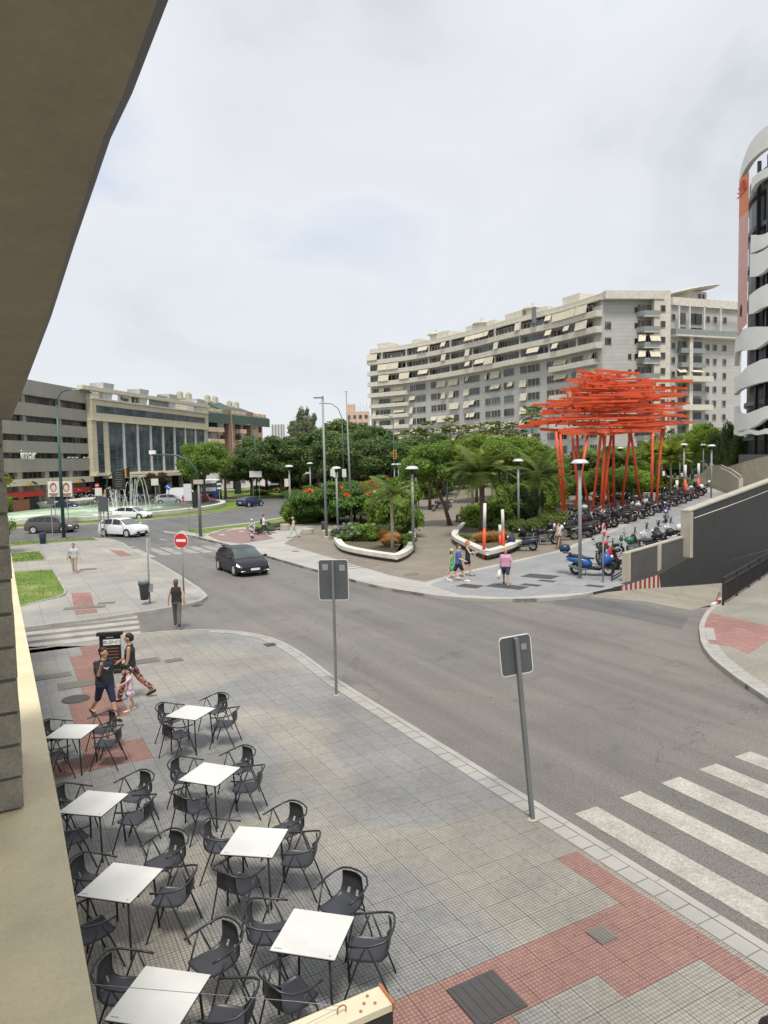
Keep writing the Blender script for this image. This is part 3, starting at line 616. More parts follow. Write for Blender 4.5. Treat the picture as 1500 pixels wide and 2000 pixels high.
# soffit above
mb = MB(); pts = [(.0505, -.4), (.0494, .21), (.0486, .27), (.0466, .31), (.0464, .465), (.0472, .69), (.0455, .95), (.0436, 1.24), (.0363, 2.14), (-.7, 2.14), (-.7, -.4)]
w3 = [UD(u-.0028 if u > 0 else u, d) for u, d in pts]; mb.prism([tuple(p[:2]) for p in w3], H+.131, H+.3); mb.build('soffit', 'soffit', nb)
mb = MB()
for a, b_ in zip(pts[:8], pts[1:9]):
    p, q = UD(a[0]-.0028, a[1], H+.134), UD(b_[0]-.0028, b_[1], H+.134); mb.bar(p, q, .0055, .0055)
mb.build('drip_edge', 'lip', nb)
# projecting shop sign below
sg = thing('projecting_sign', 'projecting black shop sign with rusty cream top board seen from above at the bottom', 'sign', UD(0, 2.9, 3.3), FA)
p1 = G(740, 1925, 3.6); rel = p1-Vector(UD(0, 2.9, 3.3)); Lx = p1.dot(NV); yb = p1.dot(DV)-2.9
MB().box((Lx/2, yb-.06, .285), (Lx, .115, .03)).build('top_board', 'beam_top', sg)
MB().box((Lx/2+.004, yb-.06, -.13), (Lx, .105, .8)).build('sign_box', 'black_plastic', sg)
mb = MB(); mb.box((Lx+.004, yb-.06, .29), (.012, .12, .034)); mb.build('end_trim', 'rust', sg)
MB().tube([(Lx-.2+.02*math.cos(t), yb-.06, .315+.02*math.sin(t)) for t in np.linspace(-.6, 3.6, 8)], .003, 6).build('hook', 'rust', sg)
MB().tube([(Lx-.2, yb-.06, .33), (Lx-.5, yb-.075, .32), (Lx-.9, yb-.1, .304)], .0012, 5).build('wire', 'pole_grey', sg)
MB().tube([(Lx-.2, yb-.06, .33), (Lx-.35, yb+.05, .335), (0.05, yb+.3, .6)], .0012, 5).build('wire', 'pole_grey', sg)
for x, y in ((Lx-.1, -.07), (Lx-.07, -.04), (Lx-.13, -.1), (Lx-.06, -.09)): MB().lathe([(.006, .3), (.007, .304), (0, .306)], 8, (x, yb+y+.01, 0)).build('screw', 'rust', sg)
t = text('lettering', 'Barrio', .11, 'poster_brown', sg, (Lx-.06, yb-.114, .12), align='RIGHT')

# ================================================================== RAMP AND RETAINING WALL
def WP(t, off=0, z=0): return A0+WD*t-WN*off+Vector((0, 0, z-A0.z))     # off = to the plaza side
wt = thing('garage_wall', 'long dark retaining wall with pale coping beside the garage ramp', 'wall')
mb = MB()
def strip(mb, segs, off, th):
    """segs: (t, zbottom, ztop); a wall of thickness th starting at offset off"""
    n = len(segs); vs = []
    for o_ in (off, off+th):
        for t_, z0, z1 in segs: vs += [WP(t_, o_, z0), WP(t_, o_, z1)]
    fs = []
    for i in range(n-1):
        a = 2*i; fs += [(a, a+2, a+3, a+1), (2*n+a, 2*n+a+1, 2*n+a+3, 2*n+a+2), (a+1, a+3, 2*n+a+3, 2*n+a+1)]
    fs += [(0, 1, 2*n+1, 2*n), (2*n-2, 4*n-2, 4*n-1, 2*n-1)]
    return mb.add(vs, fs)
strip(MB(), [(2.2, -1, -.0), (5, -1.6, .2), (7.8, -2.5, .77)], 0, .34).build('lower_wall', 'concrete_dark', wt)
strip(MB(), [(0, -.6, -.02), (2.2, -1, .01)], 0, .3).build('lower_wall', 'concrete_dark', wt)
sp = strip(MB(), [(0, -.2, .02), (2.2, -.28, .02), (5, -.48, .21)], -.02, .02); 
o = MB().add([(0, 0, -.45), (3.2, 0, -.62), (3.05, 0, .19), (0, 0, -.02)], [(0, 1, 2, 3)]).build('striped_plinth', 'stripe_redwhite', wt)
o.location = WP(1.85, -.024, 0); o.rotation_euler = (0, 0, math.atan2(WD.y, WD.x))
strip(MB(), [(3.1, 0, 1.33), (5.3, .2, 1.5), (5.6, .2, 1.52), (7.8, .5, 1.68)], .34, .22).build('parapet', 'concrete_mid', wt)
strip(MB(), [(3.06, 1.33, 1.39), (7.8, 1.68, 1.76)], .32, .25).build('coping', 'concrete_warm', wt)
strip(MB(), [(5.3, .18, 1.5), (5.6, .2, 1.52)], .30, .05).build('pilaster', 'concrete', wt)
strip(MB(), [(2.9, 0, 1.36), (3.12, 0, 1.38)], .30, .32).build('pilaster', 'concrete', wt)
strip(MB(), [(7.8, -2.5, 2.98), (16.3, -4, 4.2), (34, -6, 6.4)], 0, .3).build('high_wall', 'concrete_dark', wt)
strip(MB(), [(7.55, 2.98, 3.05), (16.3, 4.2, 4.3), (34, 6.4, 6.5)], -.03, .5).build('coping', 'concrete_warm', wt)
strip(MB(), [(7.56, .7, 2.98), (7.83, .7, 2.98)], -.02, .5).build('end_pier', 'concrete_warm', wt)
strip(MB(), [(7.9, 2.62, 2.66), (11, 3.0, 3.05), (13, 3.28, 3.31), (16.3, 3.75, 3.79), (34, 5.7, 5.74)], -.015, .015).build('floor_line', 'stone_light', wt)
# ramp floor
mb = MB(); q = [A0+Vector((0, 0, -.13+.05)), RE.copy()+Vector((0, 0, -.13))]
rl = [(0, -.13), (2.4, -.3), (5, -.47), (11, -.95), (24, -2.6)]
vs = []
for i, (t_, z_) in enumerate(rl):
    p = WP(t_, .05, z_); s_ = RE+(G(1500, 1118)-RE).normalized()*t_*1.0; vs += [Vector((p.x, p.y, z_)), Vector((s_.x+.3, s_.y-.3, z_))]
o = MB().add(vs, [(2*i, 2*i+1, 2*i+3, 2*i+2) for i in range(len(rl)-1)]).build('garage_ramp', 'ramp_concrete'); struct(o)
# railing on the right
rl_ = thing('railing', 'black bar railing beside the garage ramp on the right pavement', 'railing')
ra, rb = G(1412, 1182), G(1500, 1122); rd = (rb-ra).normalized(); n_post = 6
def RPt(s_, z): return ra+rd*s_+Vector((0, 0, z))
slope = 0.0
for i in range(n_post): MB().bar(RPt(i*2.2, 0), RPt(i*2.2, 1.05), .06, .06).build('post', 'trim_black', rl_)
for z in (1.05, .82, .12): MB().bar(RPt(0, z), RPt(11, z), .05, .035).build('rail', 'trim_black', rl_)
bme = MB().box((0, 0, .47), (.018, .018, .7)).mesh('baluster', 'trim_black')
for i in range(95):
    s_ = .11*(i+1)
    if abs((s_+.01) % 2.2) > .06: link('baluster', bme, rl_, RPt(s_, 0))
kb = strip  # painted kerb at the ramp edge
q0 = ra-rd*.4; nn = Vector((-rd.y, rd.x, 0))
pmr = MB()
for i in range(24): MB().box(q0+rd*(i*.5+.25)+nn*.28+Vector((0, 0, .03)), (.498, .14, .1), rz=math.atan2(rd.y, rd.x)).build('kerb_block', 'red_shop' if i % 2 else 'white_worn', rl_)
# small barrier by the scooters
bar_ = thing('barrier', 'small black barred barrier at the end of the low wall by the red scooter', 'barrier', G(1195, 1135), 0)
b0_, b1_ = G(1195, 1137), G(1226, 1118); dd = b1_-b0_
for z in (.05, .18, .98): MB().bar((0, 0, z), (dd.x, dd.y, z), .03, .04).build('rail', 'trim_black', bar_)
for k in range(2): MB().bar((dd.x*k, dd.y*k, 0), (dd.x*k, dd.y*k, 1), .05, .05).build('post', 'trim_black', bar_)
for k in range(1, 12): MB().bar((dd.x*k/12, dd.y*k/12, .1), (dd.x*k/12, dd.y*k/12, .98 if k in (0,) else .45), .012, .012).build('baluster', 'trim_black', bar_)
# far pale walls by the wavy building
def vwall(name, label, pts, th, m='concrete', cop='concrete_warm'):
    """pts: (px,py_base,py_top, y)"""
    r = thing(name, label, 'wall'); P0 = [(D(px, pt, y), D(px, pb, y)) for px, pb, pt, y in pts]
    for i in range(len(P0)-1):
        (a1, a0), (b1, b0) = P0[i], P0[i+1]; d = Vector((b1.x-a1.x, b1.y-a1.y, 0)).normalized(); nn = Vector((-d.y, d.x, 0))*th
        MB().add([(a1.x, a1.y, -2), (b1.x, b1.y, -2), (b1.x, b1.y, b1.z), (a1.x, a1.y, a1.z), (a1.x+nn.x, a1.y+nn.y, -2), (b1.x+nn.x, b1.y+nn.y, -2), (b1.x+nn.x, b1.y+nn.y, b1.z), (a1.x+nn.x, a1.y+nn.y, a1.z)], [(0, 1, 2, 3), (5, 4, 7, 6), (3, 2, 6, 7), (0, 3, 7, 4), (1, 5, 6, 2)]).build('wall_panel', m, r)
        MB().bar(a1+nn*.5+Vector((0, 0, .06)), b1+nn*.5+Vector((0, 0, .06)), .12, th*1.25).build('coping', cop, r)
    return r
vwall('ramp_wall', 'pale curved concrete wall behind the tall lamp at the top of the lane', [(1365, 940, 932, 92), (1383, 955, 914, 90), (1405, 950, 913, 84), (1425, 950, 922, 78), (1443, 955, 935, 72)], .4)
vwall('ramp_wall', 'long pale concrete wall in front of the wavy white building', [(1418, 935, 917, 90), (1450, 935, 907, 85), (1500, 935, 895, 80), (1560, 935, 885, 76)], .4)

# ================================================================== BUILDINGS
def facade(name, label, p0, p1, cat='building'):
    d = (p1-p0); l = Vector((d.x, d.y)).length; return thing(name, label, cat, (p0.x, p0.y, 0), math.atan2(d.y, d.x)), l
unit = {}
def ubox(m):
    if m not in unit: unit[m] = MB().box((0, 0, 0), (1, 1, 1)).mesh('block', m)
    return unit[m]
def pbox(name, m, parent, x0, x1, y0, y1, z0, z1): return link(name, ubox(m), parent, ((x0+x1)/2, (y0+y1)/2, (z0+z1)/2), None, (x1-x0, y1-y0, z1-z0))
def winmesh(key, w_, h_, frame, glass, nx=1, ny=1, t=.07, dep=.12):
    """window in local x/z centred, frame proud, panes behind"""
    mb = MB(); mb.box((0, .02, 0), (w_, .04, h_)); mb.mi = 1
    for i in range(nx+1): mb.box((-w_/2+i*w_/nx, -.03, 0), (t, .06, h_+t))
    for i in range(ny+1): mb.box((0, -.03, -h_/2+i*h_/ny), (w_-t, .058, t))
    return mb.mesh(key, [glass, frame])
# --- grey office
g0, g1 = D(-190, 980, 74), D(185.5, 980, 113)
gb, gl = facade('grey_office_building', 'grey panelled office block with ribbon windows and red shop fascias', Vector((g0.x, g0.y, 0)), Vector((g1.x, g1.y, 0)))
zf = lambda py, px, y: D(px, py, y).z
ZT = zf(765, 181, 113)
MB().box((gl/2, 10.2, (ZT-.05)/2), (gl-.02, 19.6, ZT-.1)).build('wall', 'clad_grey', gb)
rows = [(14.25, 15.75), (11.1, 12.5), (7.9, 9.2), (4.75, 6.0)]
rows = [(zf(b, 150, 109), zf(t, 150, 109)) for t, b in ((786, 800), (822, 833), (855, 866), (886, 896))]
zs = [ZT]
for b, t in rows: zs += [t, b]
for i in range(0, len(zs)-1, 2): MB().box((gl/2, -.1, (zs[i]+zs[i+1])/2), (gl, .6, zs[i]-zs[i+1])).build('spandrel_band', 'clad_grey', gb)
wm = winmesh('office_window', 1.45, 1.0, 'pole_dark', 'glass_tan'); wm2 = winmesh('office_window', 1.45, 1.0, 'pole_dark', 'glass_dark')
rr = random.Random(3)
for b, t in rows:
    x = gl-1.5
    i = 0
    while x > 8:
        if i % 6 == 5: pbox('pillar', 'clad_grey', gb, x-.35, x+.35, -.15, .35, b, t); x -= 1.1
        else: link('window', rr.choice((wm, wm2)), gb, (x, .28, (b+t)/2), None, (1, 1, (t-b)*.98)); x -= 1.5
        i += 1
b6 = zs[-1]
MB().box((gl/2, -.1, b6-.9), (gl, .6, 1.8)).build('spandrel_band', 'clad_grey', gb)
zw = (zf(930, 150, 109), zf(917, 150, 109))
for k in range(7):
    x = gl-4-k*6.2; link('window', winmesh('office_window', 5.2, zw[1]-zw[0], 'pole_dark', 'glass_dark', 5), gb, (x, .28, sum(zw)/2)); pbox('pillar', 'clad_grey', gb, x+2.6, x+3.6, -.3, .36, 0, b6-1.8)
zc = zf(943, 150, 109); zr = zf(955, 150, 109)
for k in range(4):
    x = gl-7.3-k*12.4
    pbox('canopy', 'clad_cream', gb, x-5.8, x+5.8, -.9, .3, zf(942, 150, 109), zf(931, 150, 109))
    pbox('shop_fascia', 'red_shop', gb, x-5.4, x+4.6, -.8, .3, zf(961, 150, 109), zf(952, 150, 109))
    for s_ in (-1, 0, 1): pbox('shop_window', 'shop_dark', gb, x+s_*3.3-1.3, x+s_*3.3+1.3, -.05, .36, 0, zf(962, 150, 109))
    pbox('brick_panel', 'poster_brown', gb, x-1.8, x+1.8, -.4, .36, 0, zf(962, 150, 109)*.9) if k == 1 else None
    a_ = MB().ball((0, 0, 0), (.55, .06, .2)).build('emblem', 'orange_signal', gb); a_.location = (x+1, -1.05, zf(940, 150, 109)); a_.rotation_euler = (0, -.4, 0)
    a_ = MB().ball((0, 0, 0), (.7, .06, .13)).build('emblem', 'trim_black', gb); a_.location = (x+2.3, -1.0, zf(938, 150, 109)); a_.rotation_euler = (0, .3, 0)
xr = lambda px, y: 0
lx = (D(43, 893, 97)-Vector((g0.x, g0.y, 5))).xy.length
text('sign_letters', 'imar', 1.9, 'white_gloss', gb, ((D(22, 893, 97).xy-g0.xy).length-1.5, -.5, zf(897, 40, 97)-.05), align='CENTER', ext=.08)
[pbox('lettering_bar', 'white_gloss', gb, gl-8+k*1.1, gl-7.4+k*1.1, -.5, -.4, zf(895, 155, 109), zf(892.5, 155, 109)) for k in (0, 1, 2, 4, 5)]  # plain white bars standing in for unreadable lettering, not lamps
# roof structures
pbox('parapet', 'clad_grey', gb, 0, gl, -.15, .2, ZT-.05, ZT+.12)

# --- cream and glass building
c0, c1 = D(184, 960, 111), D(409.5, 960, 150)
cb, cl = facade('cream_glass_building', 'cream office building with tall dark glass bays and rooftop frame', Vector((c0.x, c0.y, 0)), Vector((c1.x, c1.y, 0)))
ZC = 16.65; ZK = zf(768, 184, 111); b2 = zf(931, 184, 111)
MB().box((cl/2, 12.2, ZC/2-.3), (cl, 23, ZC-.6)).build('wall', 'glass_dark', cb)
zt1, zt0 = zf(791, 195, 112), zf(806, 195, 112)
for z0_, z1_ in ((zt1, ZC), (zf(822, 195, 112), zt0)): MB().box((cl/2, .4, (z0_+z1_)/2), (cl, 1.5, z1_-z0_)).build('cream_band', 'clad_cream', cb)
pbox('cornice', 'awning', cb, -.05, cl, -.55, .6, ZC-.25, ZC-.02); pbox('cornice', 'awning', cb, -.05, cl, -.5, .6, zf(819, 195, 112)-.2, zf(819, 195, 112)+.15); pbox('cornice', 'awning', cb, -.05, cl, -.6, .6, b2+.1, b2+.55)
for x0_, x1_ in ((0, 1.1), (cl-1.3, cl), ): MB().box(((x0_+x1_)/2, .4, (zt0+zt1)/2), (x1_-x0_, 1.5, zt1-zt0)).build('cream_pier', 'clad_cream', cb)
wb = winmesh('ribbon', 2.0, zt1-zt0, 'pole_dark', 'glass_blue')
for k in range(int((cl-2.4)/2)+1):
    x = 1.1+1+k*2.02
    if x < cl-1.5: link('window', wb, cb, (x, -.28, (zt1+zt0)/2))
zg1 = zf(822, 195, 112)
for x0_, x1_ in ((0, 1.25), (3.0, 4.4), (cl-1.4, cl)): MB().box(((x0_+x1_)/2, .5, (zg1+b2)/2), (x1_-x0_, 1.3, zg1-b2-.01)).build('cream_pier', 'clad_cream', cb)
wn = winmesh('slit', 1.7, zg1-b2, 'pole_dark', 'glass_blue', 1, 5, .06); link('window', wn, cb, (2.1, -.08, (zg1+b2)/2))
nb_ = 8; xs0 = 4.4; bw = (cl-1.4-xs0)/nb_
wbay = winmesh('bay', bw-.35, zg1-b2-.2, 'pole_dark', 'glass_blue', 2, 6, .05)
for k in range(nb_):
    x = xs0+bw*(k+.5); link('window', wbay, cb, (x, -.05, (zg1+b2)/2)); pbox('mullion', 'lamp_shade', cb, x+bw/2-.28, x+bw/2+.12, -.3, .2, b2+.3, zg1)
MB().box((cl/2, 1.6, b2/2), (cl, .4, b2-.02)).build('shop_front', 'shop_dark', cb); pbox('canopy', 'awning', cb, 3, cl, -3.2, .4, b2-.35, b2-.05)
for k in range(8): pbox('column', 'concrete', cb, xs0+bw*k, xs0+bw*k+.6, -1.2, -.6, 0, b2)
# rooftop frame
ZR = 19.25
for xa_, xb_ in ((0, 2.2), (cl-2.6, cl)): MB().box(((xa_+xb_)/2, .9, (ZC+ZK)/2), (xb_-xa_, 2.2, ZK-ZC)).build('corner_block', 'clad_cream', cb)
for px in (212, 281, 337, 390):
    t_ = (px-184)/(409.5-184); x = cl*t_*111/(150*(1-t_)+111*t_) if 0 else None
    q_ = ray(px, 800); p0_, dd_ = Vector((c0.x, c0.y)), (Vector((c1.x, c1.y))-Vector((c0.x, c0.y))).normalized()
    s_ = (q_.x*p0_.y-q_.y*p0_.x)/(q_.y*dd_.x-q_.x*dd_.y)
    MB().add([(s_-1.1, .1, ZC), (s_+1.1, .1, ZC), (s_+1.1, 2.0, ZC), (s_-1.1, 2.0, ZC), (s_-1.5, -.3, ZR), (s_+1.5, -.3, ZR), (s_+1.5, 2.2, ZR), (s_-1.5, 2.2, ZR)], [(0, 1, 5, 4), (1, 2, 6, 5), (2, 3, 7, 6), (3, 0, 4, 7), (4, 5, 6, 7)]).build('roof_pylon', 'lamp_shade', cb)
pbox('roof_beam', 'awning', cb, -2, cl+1, -.3, .7, ZR-1.5, ZR-.9); pbox('roof_deck', 'pole_dark', cb, -12, 9, 4, 9, ZR-2.2, ZR-1.9); pbox('roof_block', 'clad_cream', cb, cl-4, cl+5, 2, 9, ZC, ZC+2.6)
pbox('sign_panel', 'white_paint', cb, 8.6, 12.6, .5, .6, ZC+.05, ZC+1.1); text('sign_letters', 'Regus', 1.0, 'trim_black', cb, (10.4, .42, ZC+.25), ext=.02)
pbox('sign_panel', 'pole_green', cb, 12.7, 16.5, .55, .65, ZC+.05, ZC+1.3); text('sign_letters', 'iE', 1.0, 'white_gloss', cb, (13.6, .42, ZC+.25), ext=.02)
pbox('terrace_screen', 'balcony_glass', cb, 18, 25, .3, .4, ZC, ZC+1.2); link('flag_rail', ubox('pole_grey'), cb, (cl*.62, .2, ZC+1.9), None, (8.5, .06, .35))

# --- brown apartment block with green roof
d0_, d1_ = D(404, 950, 184), D(519.5, 940, 216)
bb, bl_ = facade('brown_apartment_building', 'brown brick apartments under steep green roofs with chimneys', Vector((d0_.x, d0_.y, 0)), Vector((d1_.x, d1_.y, 0)))
ze = 18.6
MB().box((bl_/2, 8, ze/2), (bl_-.4, 15, ze)).build('wall', 'brick_far', bb)
def roofm(x0, x1, zr_=25.5, yr=9, ov=1.6): 
    return MB().add([(x0, -ov, ze+.6), (x1, -ov, ze+.6), (x1, yr, zr_), (x0, yr, zr_), (x0, -ov, ze-1.9), (x1, -ov, ze-1.9), (x1, yr+8, ze), (x0, yr+8, ze)], [(0, 1, 2, 3), (4, 5, 1, 0), (3, 2, 6, 7), (0, 3, 7, 4), (1, 5, 6, 2), (4, 7, 6, 5)])
for k, (x0_, x1_, zz) in enumerate(((-1, 10.5, 23.8), (12.5, 23.5, 23.9), (24.6, bl_+.6, 23.2))):
    rf = roofm(x0_, x1_, zz).build('roof', 'roof_green', bb)
    for cx_ in (x0_+2, x0_+6): 
        MB().box((cx_, 7.5, zz+.1), (1.2, 1.3, 1.8)).ball((cx_-.35, 7.5, zz+1.15), (.28, .28, .4), 6, 4).ball((cx_+.35, 7.5, zz+1.15), (.28, .28, .4), 6, 4).build('chimney', 'clad_cream', rf)
    for cx_ in np.arange(x0_+2, x1_-1, 3.2): MB().box((cx_, .1, ze+1.2), (1.2, 1.6, 1.4)).build('dormer', 'brick_far', rf); 
for xx in (11.3, 23.9): pbox('stair_tower', 'brown_dark', bb, xx-1.3, xx+.4, -1.3, 1, 0, ze+2.0); pbox('stair_tower', 'brick_far', bb, xx+.41, xx+1.2, -1.1, 1, 0, ze+1.5)
w1 = winmesh('flat_window', 1.3, 1.5, 'brown_dark', 'glass_dark', 2)
for fl in range(5):
    z = ze-2.7-fl*3.0
    for x in (9, 14.6, 21.8, 27.5, 31.5):
        if x < bl_-1: link('window', w1, bb, (x, .35, z))
    for x in (2.2, 5.8, 18.2, ):
        pbox('recess', 'shop_dark', bb, x-1.5, x+1.5, .3, .48, z-1.1, z+1.1); pbox('balcony', 'brown_brick', bb, x-1.7, x+1.7, -1.4, .4, z-1.5, z-.35)
        if (fl+int(x)) % 2: pbox('glazed_balcony', 'glass_blue', bb, x-1.6, x+1.6, -1.35, .3, z-.35, z+1.0)

# --- distant buildings
o = thing('striped_tower', 'far white tower with dark vertical stripes beyond the pines', 'tower', (D(545, 900, 520).x, 520, 0))
MB().box((0, 0, 17), (8.5, 8, 34)).build('wall', 'pale_far', o)
for k in range(4): MB().box((-3.2+k*2.1, -4.1, 17), (.8, .3, 33)).build('window_strip', 'pole_grey', o)
def farblock(name, label, px, y, w_, z, m, nx, nz, rz=0):
    q = D(px, 900, y); o = thing(name, label, 'building', (q.x, y, 0), rz); MB().box((0, 0, z/2), (w_, w_*.6, z)).build('wall', m, o)
    wmm = MB().box((0, 0, 0), (w_/nx*.5, .3, 1.4)).mesh('far_window', 'glass_tan')
    for i in range(nx):
        for j in range(nz): link('window', wmm, o, ((i+.5)*w_/nx-w_/2, -w_*.3, z-2.2-j*3.1))
    return o
o = farblock('salmon_building', 'far salmon block with rooftop antennas beyond the pines', 701, 300, 9.5, 26.5, 'pink_far', 4, 4)
MB().box((-2.6, 0, 28), (3, 3, 3.2)).build('roof_room', 'pink_far', o)
for k in range(5): MB().bar((-1+k*1.2, 0, 26), (-1+k*1.2, 0, 30-k % 2), .1, .1).build('antenna', 'pole_dark', o)
o = farblock('salmon_building', 'low pale salmon block left of the one with antennas', 663, 330, 11, 21, 'pink_far', 4, 2); MB().add([(-5.5, -3.3, 21), (5.5, -3.3, 21), (1.5, 0, 24.5)], [(0, 1, 2)]).add([(5.5, 3.3, 21), (-5.5, 3.3, 21), (1.5, 0, 24.5), (-5.5, -3.3, 21), (5.5, -3.3, 21)], [(0, 1, 2), (1, 3, 2), (4, 0, 2)]).build('roof', 'pink_far', o)
farblock('low_building', 'low white building far behind the poinciana trees', 560, 200, 22, 4.5, 'pale_far', 9, 1)
farblock('low_building', 'low pale shop row far behind the pines', 690, 190, 26, 4.2, 'pale_far', 10, 1)
farblock('low_building', 'pale ground floor seen beyond the trees near the bus', 455, 180, 12, 4.2, 'pale_far', 6, 1, .6)

# --- long curved apartment block
AP = [(722, 683), (760, 678), (800, 672), (850, 662), (900, 650), (950, 637), (1000, 622), (1050, 609.5), (1100, 597), (1140, 584), (1180, 571)]
ZA = 36.6
def top_at(px, py, z): d = ray(px, py); t_ = (z-H)/d.z; return Vector((d.x*t_, d.y*t_, 0))
AL = [top_at(px, py, ZA) for px, py in AP]
ab = thing('curved_apartment_building', 'long curved pale apartment block with balcony bands and beige awnings', 'building', (0, 0, 0))
AL = [Vector((*p, 0)) for p in resample(poly(AL), .6)]                      # dense path
for _ in range(14): AL = [AL[0]]+[(AL[i-1]+AL[i]*2+AL[i+1])/4 for i in range(1, len(AL)-1)]+[AL[-1]]
def band(i0, i1, off0, off1, z0, z1, name, m, step=3):
    """curved solid following the facade between path indices, offsets outward (towards the viewer)"""
    idx = list(range(i0, i1, step))+[i1]; P = [AL[i] for i in idx]; o1 = inset(P, off0); o2 = inset(P, off1); n = len(P); mb = MB()
    vs = []
    for a, b_ in zip(o1, o2): vs += [(*a, z0), (*a, z1), (*b_, z1), (*b_, z0)]
    fs = []
    for i in range(n-1):
        a = 4*i
        for k in range(4): fs.append((a+k, a+(k+1) % 4, a+4+(k+1) % 4, a+4+k))
    fs += [(3, 2, 1, 0), (4*n-4, 4*n-3, 4*n-2, 4*n-1)]
    return mb.add(vs, fs).build(name, m, ab)
NA = len(AL)-1
FL = 2.95
# offsets: inset() moves left of travel; travel is from far-left to near-right so the viewer is on the right (negative)
zr = [ZA-1.3-FL*k for k in range(13)]
band(0, NA, 0, 9, 0, ZA-2.2, 'wall', 'clad_apart')
band(0, NA, -.1, 12, ZA-1.2, ZA, 'roof_parapet', 'balcony_cream')
for k in range(1, 4): band(0, NA, -1.5, -.0, zr[k]-.15, zr[k]+1.0, 'balcony_band', 'balcony_cream')
band(0, 22, -1.5, 0, zr[4]-.15, zr[4]+.95, 'balcony_band', 'balcony_cream')
for k in range(5, 12): band(0, 22, -.9, 0, zr[k]-.1, zr[k]+.85, 'balcony_band', 'balcony_cream')
for k in range(4, 10, 2): band(NA-24, NA-2, -1.3, 0, zr[k]-.1, zr[k]+.95, 'balcony_band', 'balcony_cream')
band(0, NA, -.5, 0, ZA-1.25, ZA-1.0, 'eave', 'balcony_cream')
def apos(i, off, z):
    i = max(1, min(NA-1, i)); t_ = (AL[i+1]-AL[i-1]).normalized(); n_ = Vector((-t_.y, t_.x, 0)); return AL[i]+n_*off+Vector((0, 0, z)), math.atan2(t_.y, t_.x)
WS = {}
def awin(w_, h_, k): 
    key = (w_, h_, k)
    if key not in WS: WS[key] = winmesh('flat_window', w_, h_, 'balcony_glass' if k == 2 else 'concrete', ('glass_dark', 'glass_blue', 'glass_tan')[k], 2 if w_ < 2 else 3)
    return WS[key]
AWN = {}
def awning(w_, drop, out_):
    key = (w_, drop, out_)
    if key not in AWN: AWN[key] = MB().add([(-w_/2, 0, 0), (w_/2, 0, 0), (w_/2, -out_, -drop), (-w_/2, -out_, -drop), (-w_/2, .04, -.05), (w_/2, .04, -.05), (w_/2, -out_+.03, -drop-.04), (-w_/2, -out_+.03, -drop-.04)], [(0, 3, 2, 1), (4, 5, 6, 7), (3, 7, 6, 2), (0, 4, 7, 3), (1, 2, 6, 5)]).mesh('awning', 'awning')
    return AWN[key]
rr = random.Random(21)
for k in range(1, 13):
    z = zr[k]+1.0+.75 if k < 4 else zr[k]+1.45
    i = 3; col_ = 0
    wide = k < 4
    while i < NA-3:
        w_ = 3.4 if (col_ % 5 in (1, 2, 4)) else 2.0
        if wide: w_ = 3.3
        end_zone = i < 22 or i > NA-24
        p, a = apos(i, -.06, z)
        o = link('window', awin(w_, 1.55 if not wide else 1.5, rr.choice((0, 0, 1, 2))), ab, p, (0, 0, a))
        if rr.random() < (.62 if not wide else .5):
            full = rr.random() < .5; p2, a = apos(i, -.16 if not wide else -1.45, z+.85)
            ww = w_*(rr.choice((1.04, 1.04, 1.04, .5))); q = Vector((math.cos(a), math.sin(a), 0))*((w_-ww)/2*rr.choice((-1, 1)))
            link('awning', awning(round(ww, 2), 1.6 if full else 1.05, .35 if full else .5), ab, p2+q, (0, 0, a))
        i += int(round((w_+1.25)/.6)) if not wide else 6
        col_ += 1
    if k >= 4:
        pass
for i in range(8, NA, 14): 
    for k in (1, 2, 3): p, a = apos(i, -1.0, zr[k]+1.0); link('column', ubox('clad_apart'), ab, p+Vector((0, 0, .9)), (0, 0, a), (.35, .35, 1.9))
for i, w_, h_ in ((6, 4, 1.6), (24, 3, 1.2), (40, 5, 1.8), (58, 4, 1.5), (70, 3.2, 1.4), (84, 6, 1.7), (98, 4, 1.2), (112, 5, 2.0), (126, 3.5, 1.3)):
    if i < NA-4: p, a = apos(i, 4, ZA); link('roof_room', ubox('balcony_cream'), ab, p+Vector((0, 0, h_/2)), (0, 0, a), (w_, 5, h_)); 
for i in (34, 62, 92):
    p, a = apos(i, 3, ZA); MB().lathe([(1.6, 0), (1.6, 1.5), (2.4, 1.6), (2.3, 1.9), (.3, 2.3), (.3, 3.0), (0, 3.0)], 14, p).build('vent_drum', 'balcony_cream', ab)
MB().bar(D(1043, 612, 152)-Vector((0, 0, 2)), D(1043, 600, 152), .8, .8).build('chimney', 'pole_dark', ab)
